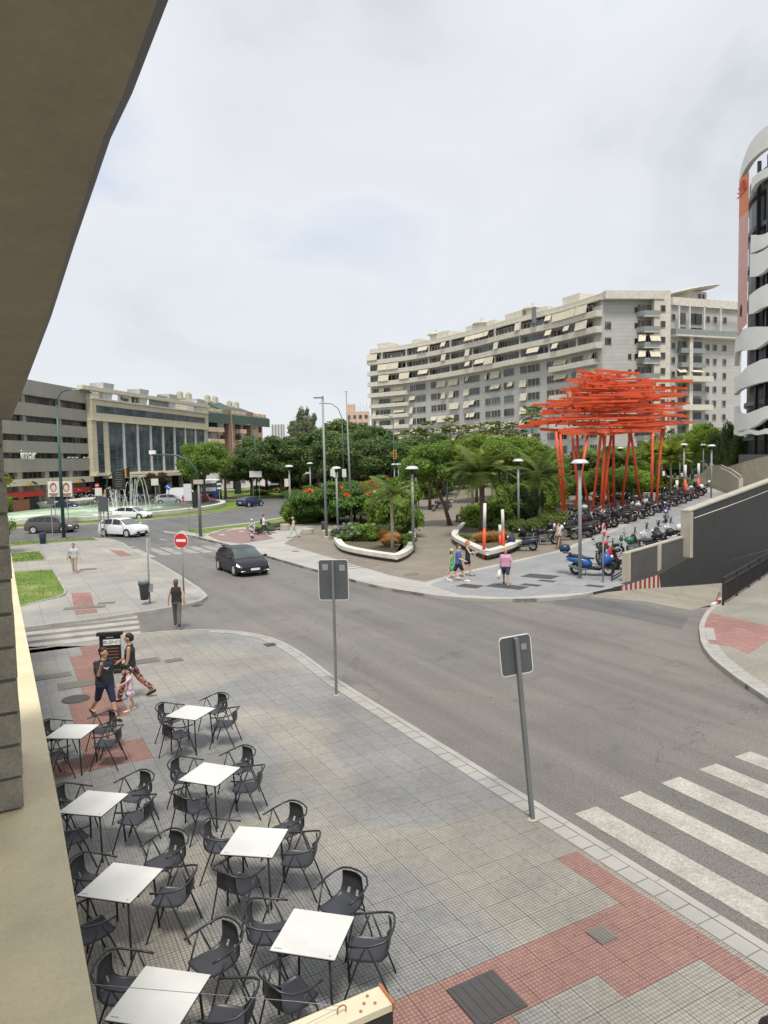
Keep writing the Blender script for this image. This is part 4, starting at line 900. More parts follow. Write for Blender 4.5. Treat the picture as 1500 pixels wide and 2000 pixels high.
# gable end towards the viewer
e0 = AL[-1]; e1 = Vector((55.2, 139, 0)); gd = (e1-e0).normalized(); ga = math.atan2(gd.y, gd.x); glen = (e1-e0).length
gr = thing('gable_block', 'tall pale end block of the curved apartments with grey balconies', 'building', e0, ga)
MB().box((glen/2+.05, 5.2, (ZA-.1)/2), (glen-.1, 10, ZA-.2)).build('wall', 'clad_apart', gr)
MB().box((glen*.46, .0, ZA-.55), (glen*.9, 2.6, 1.5)).build('roof_parapet', 'balcony_cream', gr)
MB().box((glen-1.5, 0, ZA/2+.15), (3.3, 2.2, ZA+.3)).build('stair_tower', 'balcony_cream', gr)
wq = winmesh('small', .75, 1.15, 'concrete', 'glass_dark'); wq2 = winmesh('small', .95, 1.25, 'concrete', 'glass_dark'); wbal = winmesh('door', 1.1, 1.7, 'concrete', 'glass_tan')
for k in range(12):
    z = ZA-3.1-FL*k; 
    link('window', wq2, gr, (glen-1.4, -1.15, z)); link('window', wq, gr, (glen*.53, .2, z))
    if k > 2: link('window', wq, gr, (glen*.43, .2, z))
    if k in (1, 2): link('window', wq2, gr, (1.2, .2, z), None, (1.5, 1, 1.2))
    xb = glen*.70
    pbox('recess', 'glass_tan', gr, xb-1.9, xb+1.7, .1, .25, z-1.2, z+1); link('window', wbal, gr, (xb-.9, .05, z)); link('window', wbal, gr, (xb+.8, .05, z))
    MB().add([(xb-2.2, .2, z-1.35), (xb-1.3, -1.3, z-1.35), (xb+1.9, -1.3, z-1.35), (xb+1.9, .2, z-1.35), (xb-2.2, .2, z-.35), (xb-1.3, -1.3, z-.35), (xb+1.9, -1.3, z-.35), (xb+1.9, .2, z-.35)], [(0, 1, 5, 4), (1, 2, 6, 5), (2, 3, 7, 6), (0, 3, 2, 1)]).build('balcony', 'balcony_glass', gr)
    pbox('balcony_slab', 'balcony_cream', gr, xb-1.3, xb+1.9, -1.35, .1, z-1.5, z-1.33)
    if k in (2, 3): link('awning', awning(2.0, 1.3, .7), gr, (xb+.9, -.9, z+1.1)); link('awning', awning(1.3, 1.3, .8), gr, (xb-1.4, -.7, z+1.1), (0, 0, -.6))
# second block on the right
h0, h1 = D(1309, 900, 150), D(1446, 900, 157)
hb, hl = facade('right_apartment_building', 'pale apartment block with curved roof canopy right of the curved block', Vector((h0.x, h0.y, 0)), Vector((h1.x, h1.y, 0)))
ZH = zf(582, 1340, 151)
MB().box((hl/2, 7, (ZH-.1)/2), (hl-.1, 13.9, ZH-.2)).build('wall', 'clad_apart', hb); pbox('roof_parapet', 'balcony_cream', hb, 0, hl, -.5, 1, ZH-1.6, ZH)
pbox('balcony_band', 'balcony_glass', hb, -.2, hl+.5, -1.6, .2, ZH-7.8, ZH-6.6); pbox('balcony_slab', 'balcony_cream', hb, -.2, hl+.5, -1.7, .2, ZH-8.1, ZH-7.8)
for x in (.8, 3.6, 7.5, 12): pbox('column', 'white_worn', hb, x-.15, x+.15, -1.5, -1.2, ZH-6.6, ZH-1.6)
pbox('pergola', 'white_worn', hb, 0, hl, -1.5, -1.2, ZH-1.9, ZH-1.6)
pbox('pier', 'balcony_cream', hb, 3.9, 4.8, -1.2, .6, 0, ZH-8)
for k in range(11):
    z = ZH-4.0-FL*k
    for x in (9.9, 11.9, 14.6): link('window', wq2, hb, (x, -.05, z))
    link('window', wq2, hb, (.6, -.05, z)); 
    pbox('recess', 'glass_tan', hb, 2.0, 3.8, -.15, .1, z-1.2, z+1); pbox('recess', 'glass_dark', hb, 4.9, 8.2, -.15, .1, z-1.2, z+1); pbox('balcony', 'balcony_glass', hb, 1.8, 8.4, -1.1, .0, z-1.5, z-.5) if k > 1 else None
    if k in (4, 6): pbox('balcony', 'balcony_cream', hb, 1.2, 9.4, -2.2, .0, z-1.6, z-.45)
    if k == 4: link('awning', awning(3.0, .8, 1.6), hb, (5.8, -.3, z+1.2)); link('awning', awning(1.6, .9, 1.6), hb, (2.4, -.3, z+1.2), (0, 0, -.4))
q = D(1400, 570, 155); cp = MB().ball((0, 0, 0), (6.4, 5, .45), 20, 6); o = cp.build('roof_canopy', 'stone_light', hb); o.location = (8.6, 3.5, ZH+2.6); o.rotation_euler = (0, -.17, 0)
pbox('roof_room', 'balcony_cream', hb, 5.5, 10.5, 1, 6, ZH, ZH+1.9); pbox('window', 'glass_dark', hb, 8.2, 8.9, .95, 1.0, ZH+.5, ZH+1.4); pbox('window', 'glass_dark', hb, 9.3, 9.9, .95, 1.0, ZH+.5, ZH+1.4)

# --- wavy white building at the right edge
YW = 86.0
Rw = 16.0; wa_ = math.atan2(ray(1434, 700).x, ray(1434, 700).y)+math.asin(Rw/103); wc = Vector((103*math.sin(wa_), 103*math.cos(wa_), 0))
wv = thing('wavy_white_building', 'dark building wrapped in curling white bands with a tall pink poster', 'building', wc)
zw_ = lambda py, px=1460: D(px, py, YW).z
MB().lathe([(Rw*.91, 0), (Rw*.91, D(1465, 352, 88).z)], 48).build('inner_wall', 'dark_building', wv)
for k in range(8): MB().lathe([(Rw*.88, zw_(860-k*68)), (Rw*.93, zw_(860-k*68)), (Rw*.93, zw_(860-k*68)+.5), (Rw*.88, zw_(860-k*68)+.5)], 48).build('floor_slab', 'pole_dark', wv)
for an in np.linspace(math.pi*1.0, math.pi*1.6, 16):
    o = MB().bar((Rw*.95*math.cos(an), Rw*.95*math.sin(an), -1), (Rw*.95*math.cos(an), Rw*.95*math.sin(an), D(1465, 340, 88).z), .35, .3).build('column', 'dark_building', wv)
# bands: angle t (0 at the left silhouette), px->angle through the circle
def an_of(px):
    return _an_of(max(px, 1434.6))
def _an_of(px):
    d = ray(px, 700); d2 = Vector((d.x, d.y)).normalized(); o_ = -wc.xy; b_ = o_.dot(d2); cc = o_.length_squared-Rw*Rw; disc = b_*b_-cc
    if disc < 0: return math.atan2(-d2.x, d2.y) % (2*math.pi)
    s_ = -b_-math.sqrt(disc); p = d2*s_-wc.xy; return math.atan2(p.y, p.x) % (2*math.pi)
def zat(px, py):
    an = an_of(px); y = wc.y+Rw*math.sin(an); return D(px, py, y).z
def wave(keys, name='white_band', m='white_building', r=Rw, th=.55):
    """keys: (px, ytop, ybottom) along the band, left to right; followed on round the cylinder"""
    K = [(an_of(px), zat(px, a), zat(px, b_)) for px, a, b_ in keys]
    a0, a1 = K[0][0], K[-1][0]; n = 40; ts = np.linspace(0, 1, n); A_ = [k[0] for k in K]
    for i in range(1, len(A_)):
        if A_[i] <= A_[i-1]: A_[i] = A_[i-1]+.01
    vs = []; an = np.linspace(A_[0], A_[-1], n)
    for t_ in an:
        z1_ = float(np.interp(t_, A_, [k[1] for k in K])); z0_ = float(np.interp(t_, A_, [k[2] for k in K]))
        for rr_, z_ in ((r, z0_), (r, z1_), (r-th, z1_), (r-th, z0_)): vs.append((rr_*math.cos(t_), rr_*math.sin(t_), z_))
    fs = []
    for i in range(n-1):
        for k in range(4): fs.append((4*i+k, 4*i+(k+1) % 4, 4*i+4+(k+1) % 4, 4*i+4+k))
    fs += [(3, 2, 1, 0), (4*n-4, 4*n-3, 4*n-2, 4*n-1)]
    return MB().add(vs, fs).build(name, m, wv)
def ext_keys(ks, wob=14):
    """carry the wave on beyond the picture"""
    px, a, b_ = ks[-1]; o = list(ks)
    for i in range(1, 9): o.append((px+i*22, a+wob*math.sin(i*.9), b_+wob*math.sin(i*.9+.5)))
    return o
wave(ext_keys([(1439, 352, 362), (1441, 335, 352), (1448, 308, 335), (1458, 282, 318), (1470, 265, 305), (1485, 250, 293), (1500, 240, 285)], 6))
wave(ext_keys([(1463, 349, 373), (1470, 342, 360), (1480, 334, 352), (1500, 324, 342)]))
wave(ext_keys([(1463, 459, 495), (1475, 460, 490), (1487, 458, 485), (1500, 452, 476)]))
wave(ext_keys([(1462, 497, 541), (1475, 495, 540), (1487, 490, 533), (1500, 481, 520)]))
wave(ext_keys([(1461, 578, 614), (1470, 570, 612), (1485, 560, 602), (1500, 553, 596)]))
wave(ext_keys([(1434.5, 680, 715), (1436, 662, 690), (1441, 650, 686), (1450, 643, 684), (1462, 639, 684), (1475, 638, 682), (1487, 638, 675), (1500, 638, 664)]))
wave(ext_keys([(1434.5, 737, 772), (1440, 737, 765), (1447, 730, 760), (1460, 715, 755), (1475, 708, 750), (1487, 702, 747), (1500, 700, 744)]))
wave(ext_keys([(1433.5, 795, 830), (1436, 792, 838), (1440, 806, 842), (1450, 809, 845), (1465, 806, 838), (1480, 800, 830), (1500, 792, 815)]))
wave(ext_keys([(1418, 840, 850), (1420, 838, 853), (1430, 838, 847), (1440, 843, 850), (1450, 840, 852), (1465, 838, 846), (1480, 843, 850), (1500, 836, 846)]), r=Rw+.0)
# poster on the curve
pc = MB(); a0_, a1_ = an_of(1440.5), an_of(1459); nA = 8; z1a, z1b, z0a, z0b = zat(1441, 352), zat(1459, 336), zat(1441, 657), zat(1459, 632)
for i in range(nA):
    t0, t1 = i/nA, (i+1)/nA; A1, A2 = a0_+(a1_-a0_)*t0, a0_+(a1_-a0_)*t1; rp_ = Rw+.05
    for j in range(12):
        s0, s1 = j/12, (j+1)/12; zz = lambda t_, s_: (z0a+(z0b-z0a)*t_)+((z1a+(z1b-z1a)*t_)-(z0a+(z0b-z0a)*t_))*s_
        pc.mi = 1 if s0 > .72 else 0
        pc.add([(rp_*math.cos(A1), rp_*math.sin(A1), zz(t0, s0)), (rp_*math.cos(A2), rp_*math.sin(A2), zz(t1, s0)), (rp_*math.cos(A2), rp_*math.sin(A2), zz(t1, s1)), (rp_*math.cos(A1), rp_*math.sin(A1), zz(t0, s1))], [(0, 1, 2, 3)])
pc.build('poster', ['poster_pink', 'poster_orange'], wv)
ad_ = an_of(1447); zd_ = zat(1447, 607); mb = MB(); mb.ball((0, 0, 0), (.06, .38, .75), 16, 10); o = mb.build('poster_dot', 'trim_black', wv); o.location = ((Rw+.08)*math.cos(ad_), (Rw+.08)*math.sin(ad_), zd_); o.rotation_euler = (0, 0, ad_)
for k in range(9):
    aa = -.1+k*.34; o = MB().box((0, 0, 1.0), (.04, .16, 1.5)).build('poster_ray', 'red_paint', wv); ad2 = an_of(1446)
    o.location = ((Rw+.09)*math.cos(ad2), (Rw+.09)*math.sin(ad2), zat(1446, 382)); o.rotation_euler = (Matrix.Rotation(ad2, 3, 'Z') @ Matrix.Rotation(aa-1.2, 3, 'X')).to_euler()
vs_ = [(Rw*.97*math.cos(t), Rw*.97*math.sin(t)) for t in np.linspace(math.pi*.9, math.pi*1.7, 20)]
MB().prism(vs_+[(0, 0)], .5, zat(1450, 888)).build('plinth', 'pole_dark', wv)

# ================================================================== VEGETATION
def leafcloud(blobs, n, size, seed, flat=.0, up=.35, shell=.45, aspect=.55):
    """separate small leaf faces through a set of ellipsoids (centre, radii)"""
    rg = np.random.default_rng(seed); vol = np.array([r[0]*r[1]*r[2] for _, r in blobs])**.67; pr = vol/vol.sum()
    bi = rg.choice(len(blobs), n, p=pr); cen = np.array([c for c, _ in blobs])[bi]; rad = np.array([r for _, r in blobs])[bi]
    d = rg.normal(size=(n, 3)); d /= np.linalg.norm(d, axis=1)[:, None]; rr_ = 1-shell*rg.random(n)**1.5; out_ = rg.random(n) < .09; rr_[out_] = 1+.38*rg.random(out_.sum())
    c = cen+d*rad*rr_[:, None]
    nr = d+rg.normal(size=(n, 3))*.55; nr[:, 2] += up; nr /= np.linalg.norm(nr, axis=1)[:, None]
    t = np.cross(nr, rg.normal(size=(n, 3))); t /= np.linalg.norm(t, axis=1)[:, None]; b_ = np.cross(nr, t)
    s = size*(.55+.9*rg.random(n))[:, None]
    v = np.stack([c-t*s*.5, c+b_*s*aspect*.5-nr*s*.08, c+t*s*.5-nr*s*.12, c-b_*s*aspect*.5-nr*s*.08], 1).reshape(-1, 3)
    return v
def quadmesh(name, v, m):
    n = len(v)//4; me = bpy.data.meshes.new(name); me.vertices.add(len(v)); me.vertices.foreach_set('co', v.astype(np.float32).ravel())
    me.loops.add(4*n); me.loops.foreach_set('vertex_index', np.arange(4*n, dtype=np.int32)); me.polygons.add(n)
    me.polygons.foreach_set('loop_start', np.arange(0, 4*n, 4, dtype=np.int32)); me.polygons.foreach_set('loop_total', np.full(n, 4, dtype=np.int32))
    me.materials.append(M[m]); me.update(); me.validate(); return me
def crownblobs(seed, R, n, br=(.22, .42), squash=.75, flatbottom=.2):
    rg = random.Random(seed); out_ = [((0, 0, 0), (R[0]*.55, R[1]*.55, R[2]*.55))]
    while len(out_) < n:
        x, y, z = rg.gauss(0, 1), rg.gauss(0, 1), rg.gauss(0, 1); l = math.sqrt(x*x+y*y+z*z)+1e-6; k = rg.uniform(.5, .92)/l
        p = (x*k*R[0], y*k*R[1], z*k*R[2]); 
        if p[2] < -R[2]*(1-flatbottom)*.8: continue
        b_ = rg.uniform(*br)*(R[0]+R[2])/2; out_.append((p, (b_, b_, b_*squash)))
    return out_
CM = {}
def crown(key, m, R, nb=26, n=9000, size=.3, seed=1, **k):
    kk = {a: k.pop(a) for a in ('br', 'squash', 'flatbottom') if a in k}
    if key not in CM: CM[key] = quadmesh('crown', leafcloud(crownblobs(seed, R, nb, **kk), n, size, seed, **k), m)
    return CM[key]
def tree(px, py, y, ztop, wid, key, label, name='tree', trunk_r=.18, crown_h=None, group=None, m='bark', forks=4, seed=1, leanx=0, R0=(5, 5, 4), cat='tree', loc=None):
    """px: image column of the trunk; y: distance; ztop: height of the top; wid: crown width"""
    p = loc if loc is not None else D(px, 900, y); g = hz(p.x, p.y); h = ztop-g; ch = crown_h or h*.6
    t = thing(name, label, cat, (p.x, p.y, g), 0, group); cz = h-ch/2; rg = random.Random(seed)
    mb = MB(); fork = max(.4, cz-ch*.35); mb.tube([(0, 0, -.05), (leanx*.4, 0, fork*.5), (leanx, .05, fork)], [trunk_r*1.25, trunk_r, trunk_r*.85], 8)
    for k in range(forks):
        a = 6.28*k/forks+rg.uniform(-.4, .4); r_ = wid*.3*rg.uniform(.6, 1.1); mb.tube([(leanx, .05, fork-.05), (leanx+r_*.45*math.cos(a), r_*.45*math.sin(a), fork+(cz-fork)*.6), (leanx+r_*math.cos(a), r_*math.sin(a), cz+ch*.15)], [trunk_r*.6, trunk_r*.42, trunk_r*.2], 6)
    mb.build('trunk', m, t, True); link('crown', CM[key], t, (leanx, 0, cz), (0, 0, rg.uniform(0, 6.28)), (.86*wid/2/R0[0], .86*wid/2/R0[1], .84*ch/2/R0[2]))
    return t
crown('pineA', 'leaf_pine', (5, 5, 4), 46, 26000, .34, 2, br=(.16, .32)); crown('pineB', 'leaf_pine', (5, 5, 4), 38, 24000, .36, 5, br=(.18, .34))
crown('midA', 'leaf_mid', (5, 5, 4), 36, 20000, .34, 8); crown('midB', 'leaf_bright', (5, 5, 4), 34, 20000, .36, 9)
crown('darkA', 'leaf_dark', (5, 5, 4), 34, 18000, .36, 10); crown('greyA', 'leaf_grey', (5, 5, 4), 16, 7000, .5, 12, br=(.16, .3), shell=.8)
crown('bronze', 'leaf_bronze', (5, 5, 4), 20, 5000, .5, 13)
def gm(names): return names
PG = 'dark round pines in a row beyond the roundabout'
ORD = ['first', 'second', 'third', 'fourth', 'fifth', 'sixth', 'seventh', 'eighth', 'ninth', 'tenth', 'eleventh', 'twelfth', 'thirteenth', 'fourteenth', 'fifteenth', 'sixteenth', 'seventeenth', 'eighteenth', 'nineteenth', 'twentieth']
pn = [(490, 128, 869, 7.0), (519, 150, 838, 13), (548, 122, 846, 11), (585, 140, 838, 13), (622, 118, 833, 11.5), (655, 140, 826, 13), (690, 116, 836, 11), (726, 132, 828, 12.5), (762, 112, 838, 11.5), (800, 120, 846, 11), (672, 165, 812, 15), (464, 150, 886, 6)]
for i, (px, y, pt, wd) in enumerate(sorted(pn)):
    zt = D(px, pt, y).z; tree(px, 0, y, zt, wd*1.3, 'pineA' if i % 2 else 'pineB', f'dark round pine, {ORD[i]} from the brown apartments in the pine row', 'pine_tree', .3, zt*.86, PG, seed=i)
z_ = lambda px, py, y: D(px, py, y).z
tree(588, 0, 230, z_(588, 786, 230), 13, 'greyA', 'tall thin grey green eucalyptus rising beyond the pine row', 'eucalyptus_tree', .35, 19, seed=3)
tree(607, 0, 236, z_(607, 788, 236), 7, 'greyA', 'narrow grey green eucalyptus at the right of the tallest one', 'eucalyptus_tree', .3, 14, seed=5)
tree(396, 0, 108, z_(396, 851, 108), 8.6, 'midA', 'broad green tree in front of the glass bays beside the bus', 'tree', .28, 8.0, seed=4)
tree(438, 0, 122, z_(438, 873, 122), 5.5, 'pineB', 'dark tree between the broad green one and the pines', 'tree', .2, 5.5, seed=6)
tree(305, 0, 112, z_(305, 917, 112), 5.0, 'bronze', 'dark bronze leaved small tree before the glass building', 'tree', .15, 3.2, seed=7)
tree(268, 0, 118, z_(268, 930, 118), 3.2, 'darkA', 'small dark tree under the glass building beside the menu pillar', 'tree', .12, 2.6, seed=8)
# plaza trees
PT = [(878, 62, 852, 7.0, 5.2, 'midA', 'feathery green tree over the seated man on the plaza', 1.2), (838, 80, 862, 7, 5, 'midA', 'leafy green tree left of the feathery plaza tree', 0), (930, 86, 836, 9.5, 6, 'midB', 'wide light green tree behind the feathery plaza tree', 0), (975, 90, 838, 9, 6, 'midA', 'green tree left of the slender palm behind the plaza', 0),
      (1020, 96, 842, 8.5, 6, 'midB', 'light green tree behind the slender palm', 0), (865, 100, 842, 9, 6, 'pineA', 'dark tree far behind the feathery plaza tree', 0), (1065, 84, 856, 8, 6, 'midB', 'light green tree just left of the red sculpture', 0), (1110, 92, 862, 8, 6.5, 'darkA', 'dark tree behind the left legs of the sculpture', 0),
      (1160, 96, 866, 8, 6.5, 'midA', 'green tree behind the middle legs of the sculpture', 0), (1210, 92, 860, 8, 6.5, 'midA', 'green tree behind the right legs of the sculpture', 0), (1255, 98, 858, 8, 6, 'midB', 'light green tree at the right legs of the sculpture', 0), (1298, 105, 850, 8, 6, 'midA', 'green tree right behind the sculpture edge', 0),
      (1345, 112, 832, 8, 7, 'midA', 'green tree left of the bright one beneath the right flats', 0), (1385, 108, 812, 8.6, 8, 'midB', 'bright green rounded tree beneath the right apartment block', 0), (1190, 76, 905, 6, 4, 'midA', 'low leafy tree behind the sculpture scooters', 0), (1235, 78, 900, 6, 4.2, 'midB', 'low bright tree behind the sculpture scooters', 0), (1140, 78, 912, 5, 3.6, 'midB', 'low bright tree beside the left sculpture legs', 0)]
for i, (px, y, pt, wd, chh, ky, lb, ln) in enumerate(PT): tree(px, 0, y, z_(px, pt, y), wd, ky, lb, 'tree', .16, chh, None, seed=20+i, leanx=-ln)
for i, (px, y, pt, wd) in enumerate([(1408, 100, 832, 3.8), (1424, 96, 806, 4.4), (1438, 92, 835, 3.5)]):
    tree(px, 0, y, z_(px, pt, y), wd, 'darkA', f'{["first","second","third"][i]} dark conifer from the bright tree beside the wavy building', 'conifer', .2, 9 if i == 1 else 7, 'dark conifers beside the wavy building', seed=50+i)
tree(1034, 0, 56, z_(1034, 935, 56), 2.6, 'darkA', 'dark upright conifer behind the tall lamp and slender palm', 'conifer', .12, 3.9, seed=60)
tree(1012, 0, 58, z_(1012, 945, 58), 2.0, 'darkA', 'smaller dark conifer beside the upright one', 'conifer', .12, 3.2, seed=61)
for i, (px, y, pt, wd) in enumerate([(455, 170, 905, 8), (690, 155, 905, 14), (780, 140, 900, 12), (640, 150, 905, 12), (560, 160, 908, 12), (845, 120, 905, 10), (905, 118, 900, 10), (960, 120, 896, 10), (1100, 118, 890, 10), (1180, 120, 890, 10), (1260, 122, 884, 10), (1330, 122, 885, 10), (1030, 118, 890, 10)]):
    tree(px, 0, y, z_(px, pt, y), wd, 'darkA', f'{ORD[i]} low dark tree from the left in the row behind the planting', 'tree', .2, 5.0, 'low dark trees behind the planting', seed=70+i)

# poincianas with red flowers: layered flat crowns
def layered(seed, R, n, size, m, nb=22):
    rg = random.Random(seed); bl = []
    for _ in range(nb):
        a = rg.uniform(0, 6.28); r = math.sqrt(rg.random())*R[0]*.8; z = R[2]*(1-(r/R[0])**2)*rg.uniform(.2, .9)-.2; b_ = rg.uniform(.5, .95)
        bl.append(((r*math.cos(a), r*math.sin(a), z), (b_*1.3, b_*1.3, b_*.35)))
    return quadmesh('crown', leafcloud(bl, n, size, seed, up=1.1, shell=1.0, aspect=.35), m), bl
CM['poin'], pbl = layered(31, (3, 3, 1.6), 11000, .26, 'leaf_poinciana')
fl = leafcloud([((p[0][0]+.2, p[0][1], p[0][2]+.25), (.3, .3, .15)) for p in pbl[::3]], 500, .16, 3, shell=1); CM['poinf'] = quadmesh('flowers', fl, 'flower_orange')
for i, (px, pb, pt, wd, lb) in enumerate([(641, 1022, 940, 6.4, 'red flowering poinciana left of the double lamp posts'), (622, 1018, 975, 4.6, 'low small poinciana with orange blossom nearest the litter bin'), (693, 1015, 938, 6.0, 'red flowering poinciana right of the tall steel pole'), (705, 1020, 945, 5.2, 'poinciana with blossom nearest the flowering planter'), (600, 995, 948, 5, 'dark green poinciana nearest the roundabout'), (740, 1000, 928, 5, 'poinciana behind the planter shrubs')]):
    g = G(px, pb); zt = z_(px, pt, g.y); h = zt; wd *= 1.2
    t = thing('poinciana_tree', lb, 'tree', g, 0, 'flowering poinciana trees'); mb = MB(); mb.tube([(0, 0, -.05), (.03, 0, h*.3), (0, .05, h*.55)], [.13, .11, .1], 8)
    for k in range(5): a = 1.25*k+i; mb.tube([(0, .05, h*.54), (wd*.15*math.cos(a), wd*.15*math.sin(a), h*.7), (wd*.33*math.cos(a), wd*.33*math.sin(a), h*.84)], [.07, .05, .02], 6)
    mb.build('trunk', 'bark', t, True); s_ = wd/6
    link('crown', CM['poin'], t, (0, 0, h-1.35*s_*1.1), (0, 0, i*1.3), (s_, s_, s_*1.1)); link('flowers', CM['poinf'], t, (0, 0, h-1.25*s_*1.1), (0, 0, i*1.3), (s_, s_, s_*1.1))
    cm2 = link('crown', CM['poin'], t, (0, 0, h-2.2*s_*1.1), (0, 0, i*1.3+2), (s_*.8, s_*.8, s_*1.1))

# palms
def frondmesh(l, droop, n=18, lw=.035, ll=.42, m='leaf_palm', vee=.5):
    mb = MB(); pts = []
    for i in range(n+1): t = i/n; pts.append(Vector((l*(t-.12*droop*t*t), 0, l*(.42*t-droop*t*t))))
    mb.tube(pts[::3]+[pts[-1]], [.022*(1-.8*i/(len(pts[::3]))) for i in range(len(pts[::3])+1)], 4)
    for i in range(2, n+1):
        for sub in (0, .5):
            t = (i-sub)/n; p = pts[i] if not sub else (pts[i]+pts[i-1])/2; L_ = ll*(.35+.9*math.sin(math.pi*min(1, t*.92+.05)))
            for s_ in (-1, 1):
                q = p+Vector((L_*.45, s_*L_, -vee*L_*.55)); mb.add([p-Vector((lw, 0, 0)), p+Vector((lw, 0, 0)), q], [(0, 1, 2)])
    return mb.mesh('frond', m)
FRA = frondmesh(1.9, .45, 18, .035, .5); FRB = frondmesh(1.7, .9, 18, .035, .45); FRY = frondmesh(1.6, .4, 16, .04, .5, 'leaf_yellow')
def fanmesh(m):
    mb = MB(); mb.tube([(0, 0, 0), (.5, 0, .2), (.9, 0, .2)], .02, 4)
    for i in range(13): a = -1.35+2.7*i/12; L_ = .75*(1-.25*abs(a)/1.35); p = Vector((.88, 0, .2)); q = p+Vector((math.cos(a)*L_, math.sin(a)*L_, -.18*L_)); s_ = Vector((-math.sin(a), math.cos(a), 0))*.05; mid = (p+q)/2+Vector((0, 0, .04)); mb.add([p, mid+s_, q, mid-s_], [(0, 1, 2, 3)])
    return mb.mesh('frond', m)
FAN = fanmesh('leaf_palm'); FAND = fanmesh('leaf_palm_dry')
def palm(px, y, ztop, label, kind='feather', nf=24, s=1.0, group=None, tr=.1, seed=1, loc=None, m='bark_pale', up=1.15):
    p = loc if loc is not None else D(px, 900, y); g = hz(p.x, p.y); h = ztop-g; t = thing('palm_tree', label, 'palm', (p.x, p.y, g), 0, group); rg = random.Random(seed); hc = max(.4, h-1.0*s)
    mb = MB(); mb.tube([(0, 0, -.05), (.04, 0, hc*.5), (0, 0, hc)], [tr*1.3, tr, tr*.9], 8); mb.tube([(0, 0, hc-.05), (0, 0, hc+.5*s)], [tr*1.1, tr*.4], 8); mb.build('trunk', m, t, True)
    for k in range(nf):
        a = k*2.4+rg.uniform(-.2, .2); e_ = up-(k/nf)*(up+(1.5 if kind == 'fan' else .55))+rg.uniform(-.12, .12)
        me = (FAN if k < nf*.75 else FAND) if kind == 'fan' else (FRY if kind == 'yellow' else rg.choice((FRA, FRB)))
        link('frond', me, t, (0, 0, hc+.1*s), (Matrix.Rotation(a, 3, 'Z') @ Matrix.Rotation(-e_*.8, 3, 'Y')).to_euler(), (s, s, s))
    return t
FP = [(834, 826), (880, 818), (904, 833), (928, 833), (949, 826), (972, 824), (999, 827), (818, 838), (1040, 795), (1018, 842), (1305, 842), (1283, 838), (793, 842), (862, 836)]
for i, (px, pt) in enumerate(sorted(FP)):
    y = 128+(i*37 % 9); palm(px, y, z_(px, pt, y), f'{ORD[i]} fan palm from the left before the apartment blocks', 'fan', 30, 1.25 if px != 1040 else 1.7, 'fan palms before the apartment blocks', .22, i)
palm(940, 52.5, z_(940, 892, 52.5), 'bushy feather palm in the kerbed planter behind the seated man', 'feather', 30, 1.55, None, .2, 3, m='bark', up=1.3)
palm(921, 60, z_(921, 880, 60), 'yellow green feather palm behind the bushy palm', 'yellow', 20, 1.5, None, .12, 8)
palm(1052, 55.5, z_(1052, 898, 55.5), 'slender palm with smooth pale trunk beside the left sculpture legs', 'feather', 22, 1.35, None, .13, 5)
palm(762, 43, z_(762, 938, 43), 'slender pale trunked palm rising from the flowering planter', 'feather', 12, 1.0, None, .09, 6)
palm(1310, 84, z_(1310, 868, 84), 'palm with bright fronds right of the sculpture', 'yellow', 22, 1.6, None, .14, 9); palm(1281, 92, z_(1281, 866, 92), 'smaller palm beside the bright frond palm', 'yellow', 18, 1.5, None, .12, 11)
for i, (px, y, pt) in enumerate([(1090, 74, 930), (1178, 90, 880), (1222, 88, 882)]): palm(px, y, z_(px, pt, y), ['low palm by the left sculpture legs', 'feather palm behind the middle sculpture legs', 'feather palm behind the right sculpture legs'][i], 'feather', 18, 1.4, None, .12, 30+i)

# shrubs, hedges and flowers
def bush(px, py, w_, h_, key, label, name='shrub', dep=None, group=None, flowers=None, nf=260, fs=.09, seed=1, stems=True):
    p = S(px, py); t = thing(name, label, 'shrub' if name == 'shrub' else name.replace('_', ' '), p, 0, group); dep = dep or w_
    sc_ = (w_/10, dep/10, h_/8*1.05); link('foliage', CM[key], t, (0, 0, h_*.5), (0, 0, seed), sc_)
    mb = MB()
    for k in range(4): a = k*1.6+seed; mb.tube([(0, 0, 0), (w_*.12*math.cos(a), dep*.12*math.sin(a), h_*.45)], [.03, .015], 5)
    mb.build('stem', 'bark', t)
    if flowers:
        bl = [((random.Random(seed+i).uniform(-.38, .38)*w_, random.Random(seed+i+50).uniform(-.45, .1)*dep, random.Random(seed+i+90).uniform(.45, .98)*h_), (.14, .14, .1)) for i in range(14)]
        fo_ = link('flowers', quadmesh('flowers', leafcloud(bl, nf, fs, seed, shell=1), flowers), t); fo_['kind'] = 'stuff'
    return t
crown('shrubM', 'leaf_mid', (5, 5, 4), 22, 6500, .62, 41); crown('shrubB', 'leaf_bright', (5, 5, 4), 22, 6500, .66, 42); crown('shrubD', 'leaf_dark', (5, 5, 4), 20, 6000, .6, 43); crown('shrubG', 'leaf_grey', (5, 5, 4), 18, 5000, .55, 44); crown('shrubH', 'leaf_hedge', (5, 5, 4), 18, 5000, .5, 45); crown('shrubY', 'leaf_yellow', (5, 5, 4), 18, 4000, .6, 46)
bush(785, 1048, 4.4, 4.5, 'shrubB', 'large bright green shrub filling the flowering planter', dep=3.0, seed=2)
bush(748, 1046, 3.0, 3.6, 'shrubB', 'bright shrub with pale pink blossom in the flowering planter', dep=2.4, flowers='flower_pale', seed=3, nf=420)
bush(755, 1060, 2.6, 1.5, 'shrubD', 'dark low shrub under the palm in the flowering planter', dep=2, seed=4); bush(795, 1070, 1.6, 1.0, 'shrubM', 'small green shrub at the right tip of the flowering planter', seed=5)
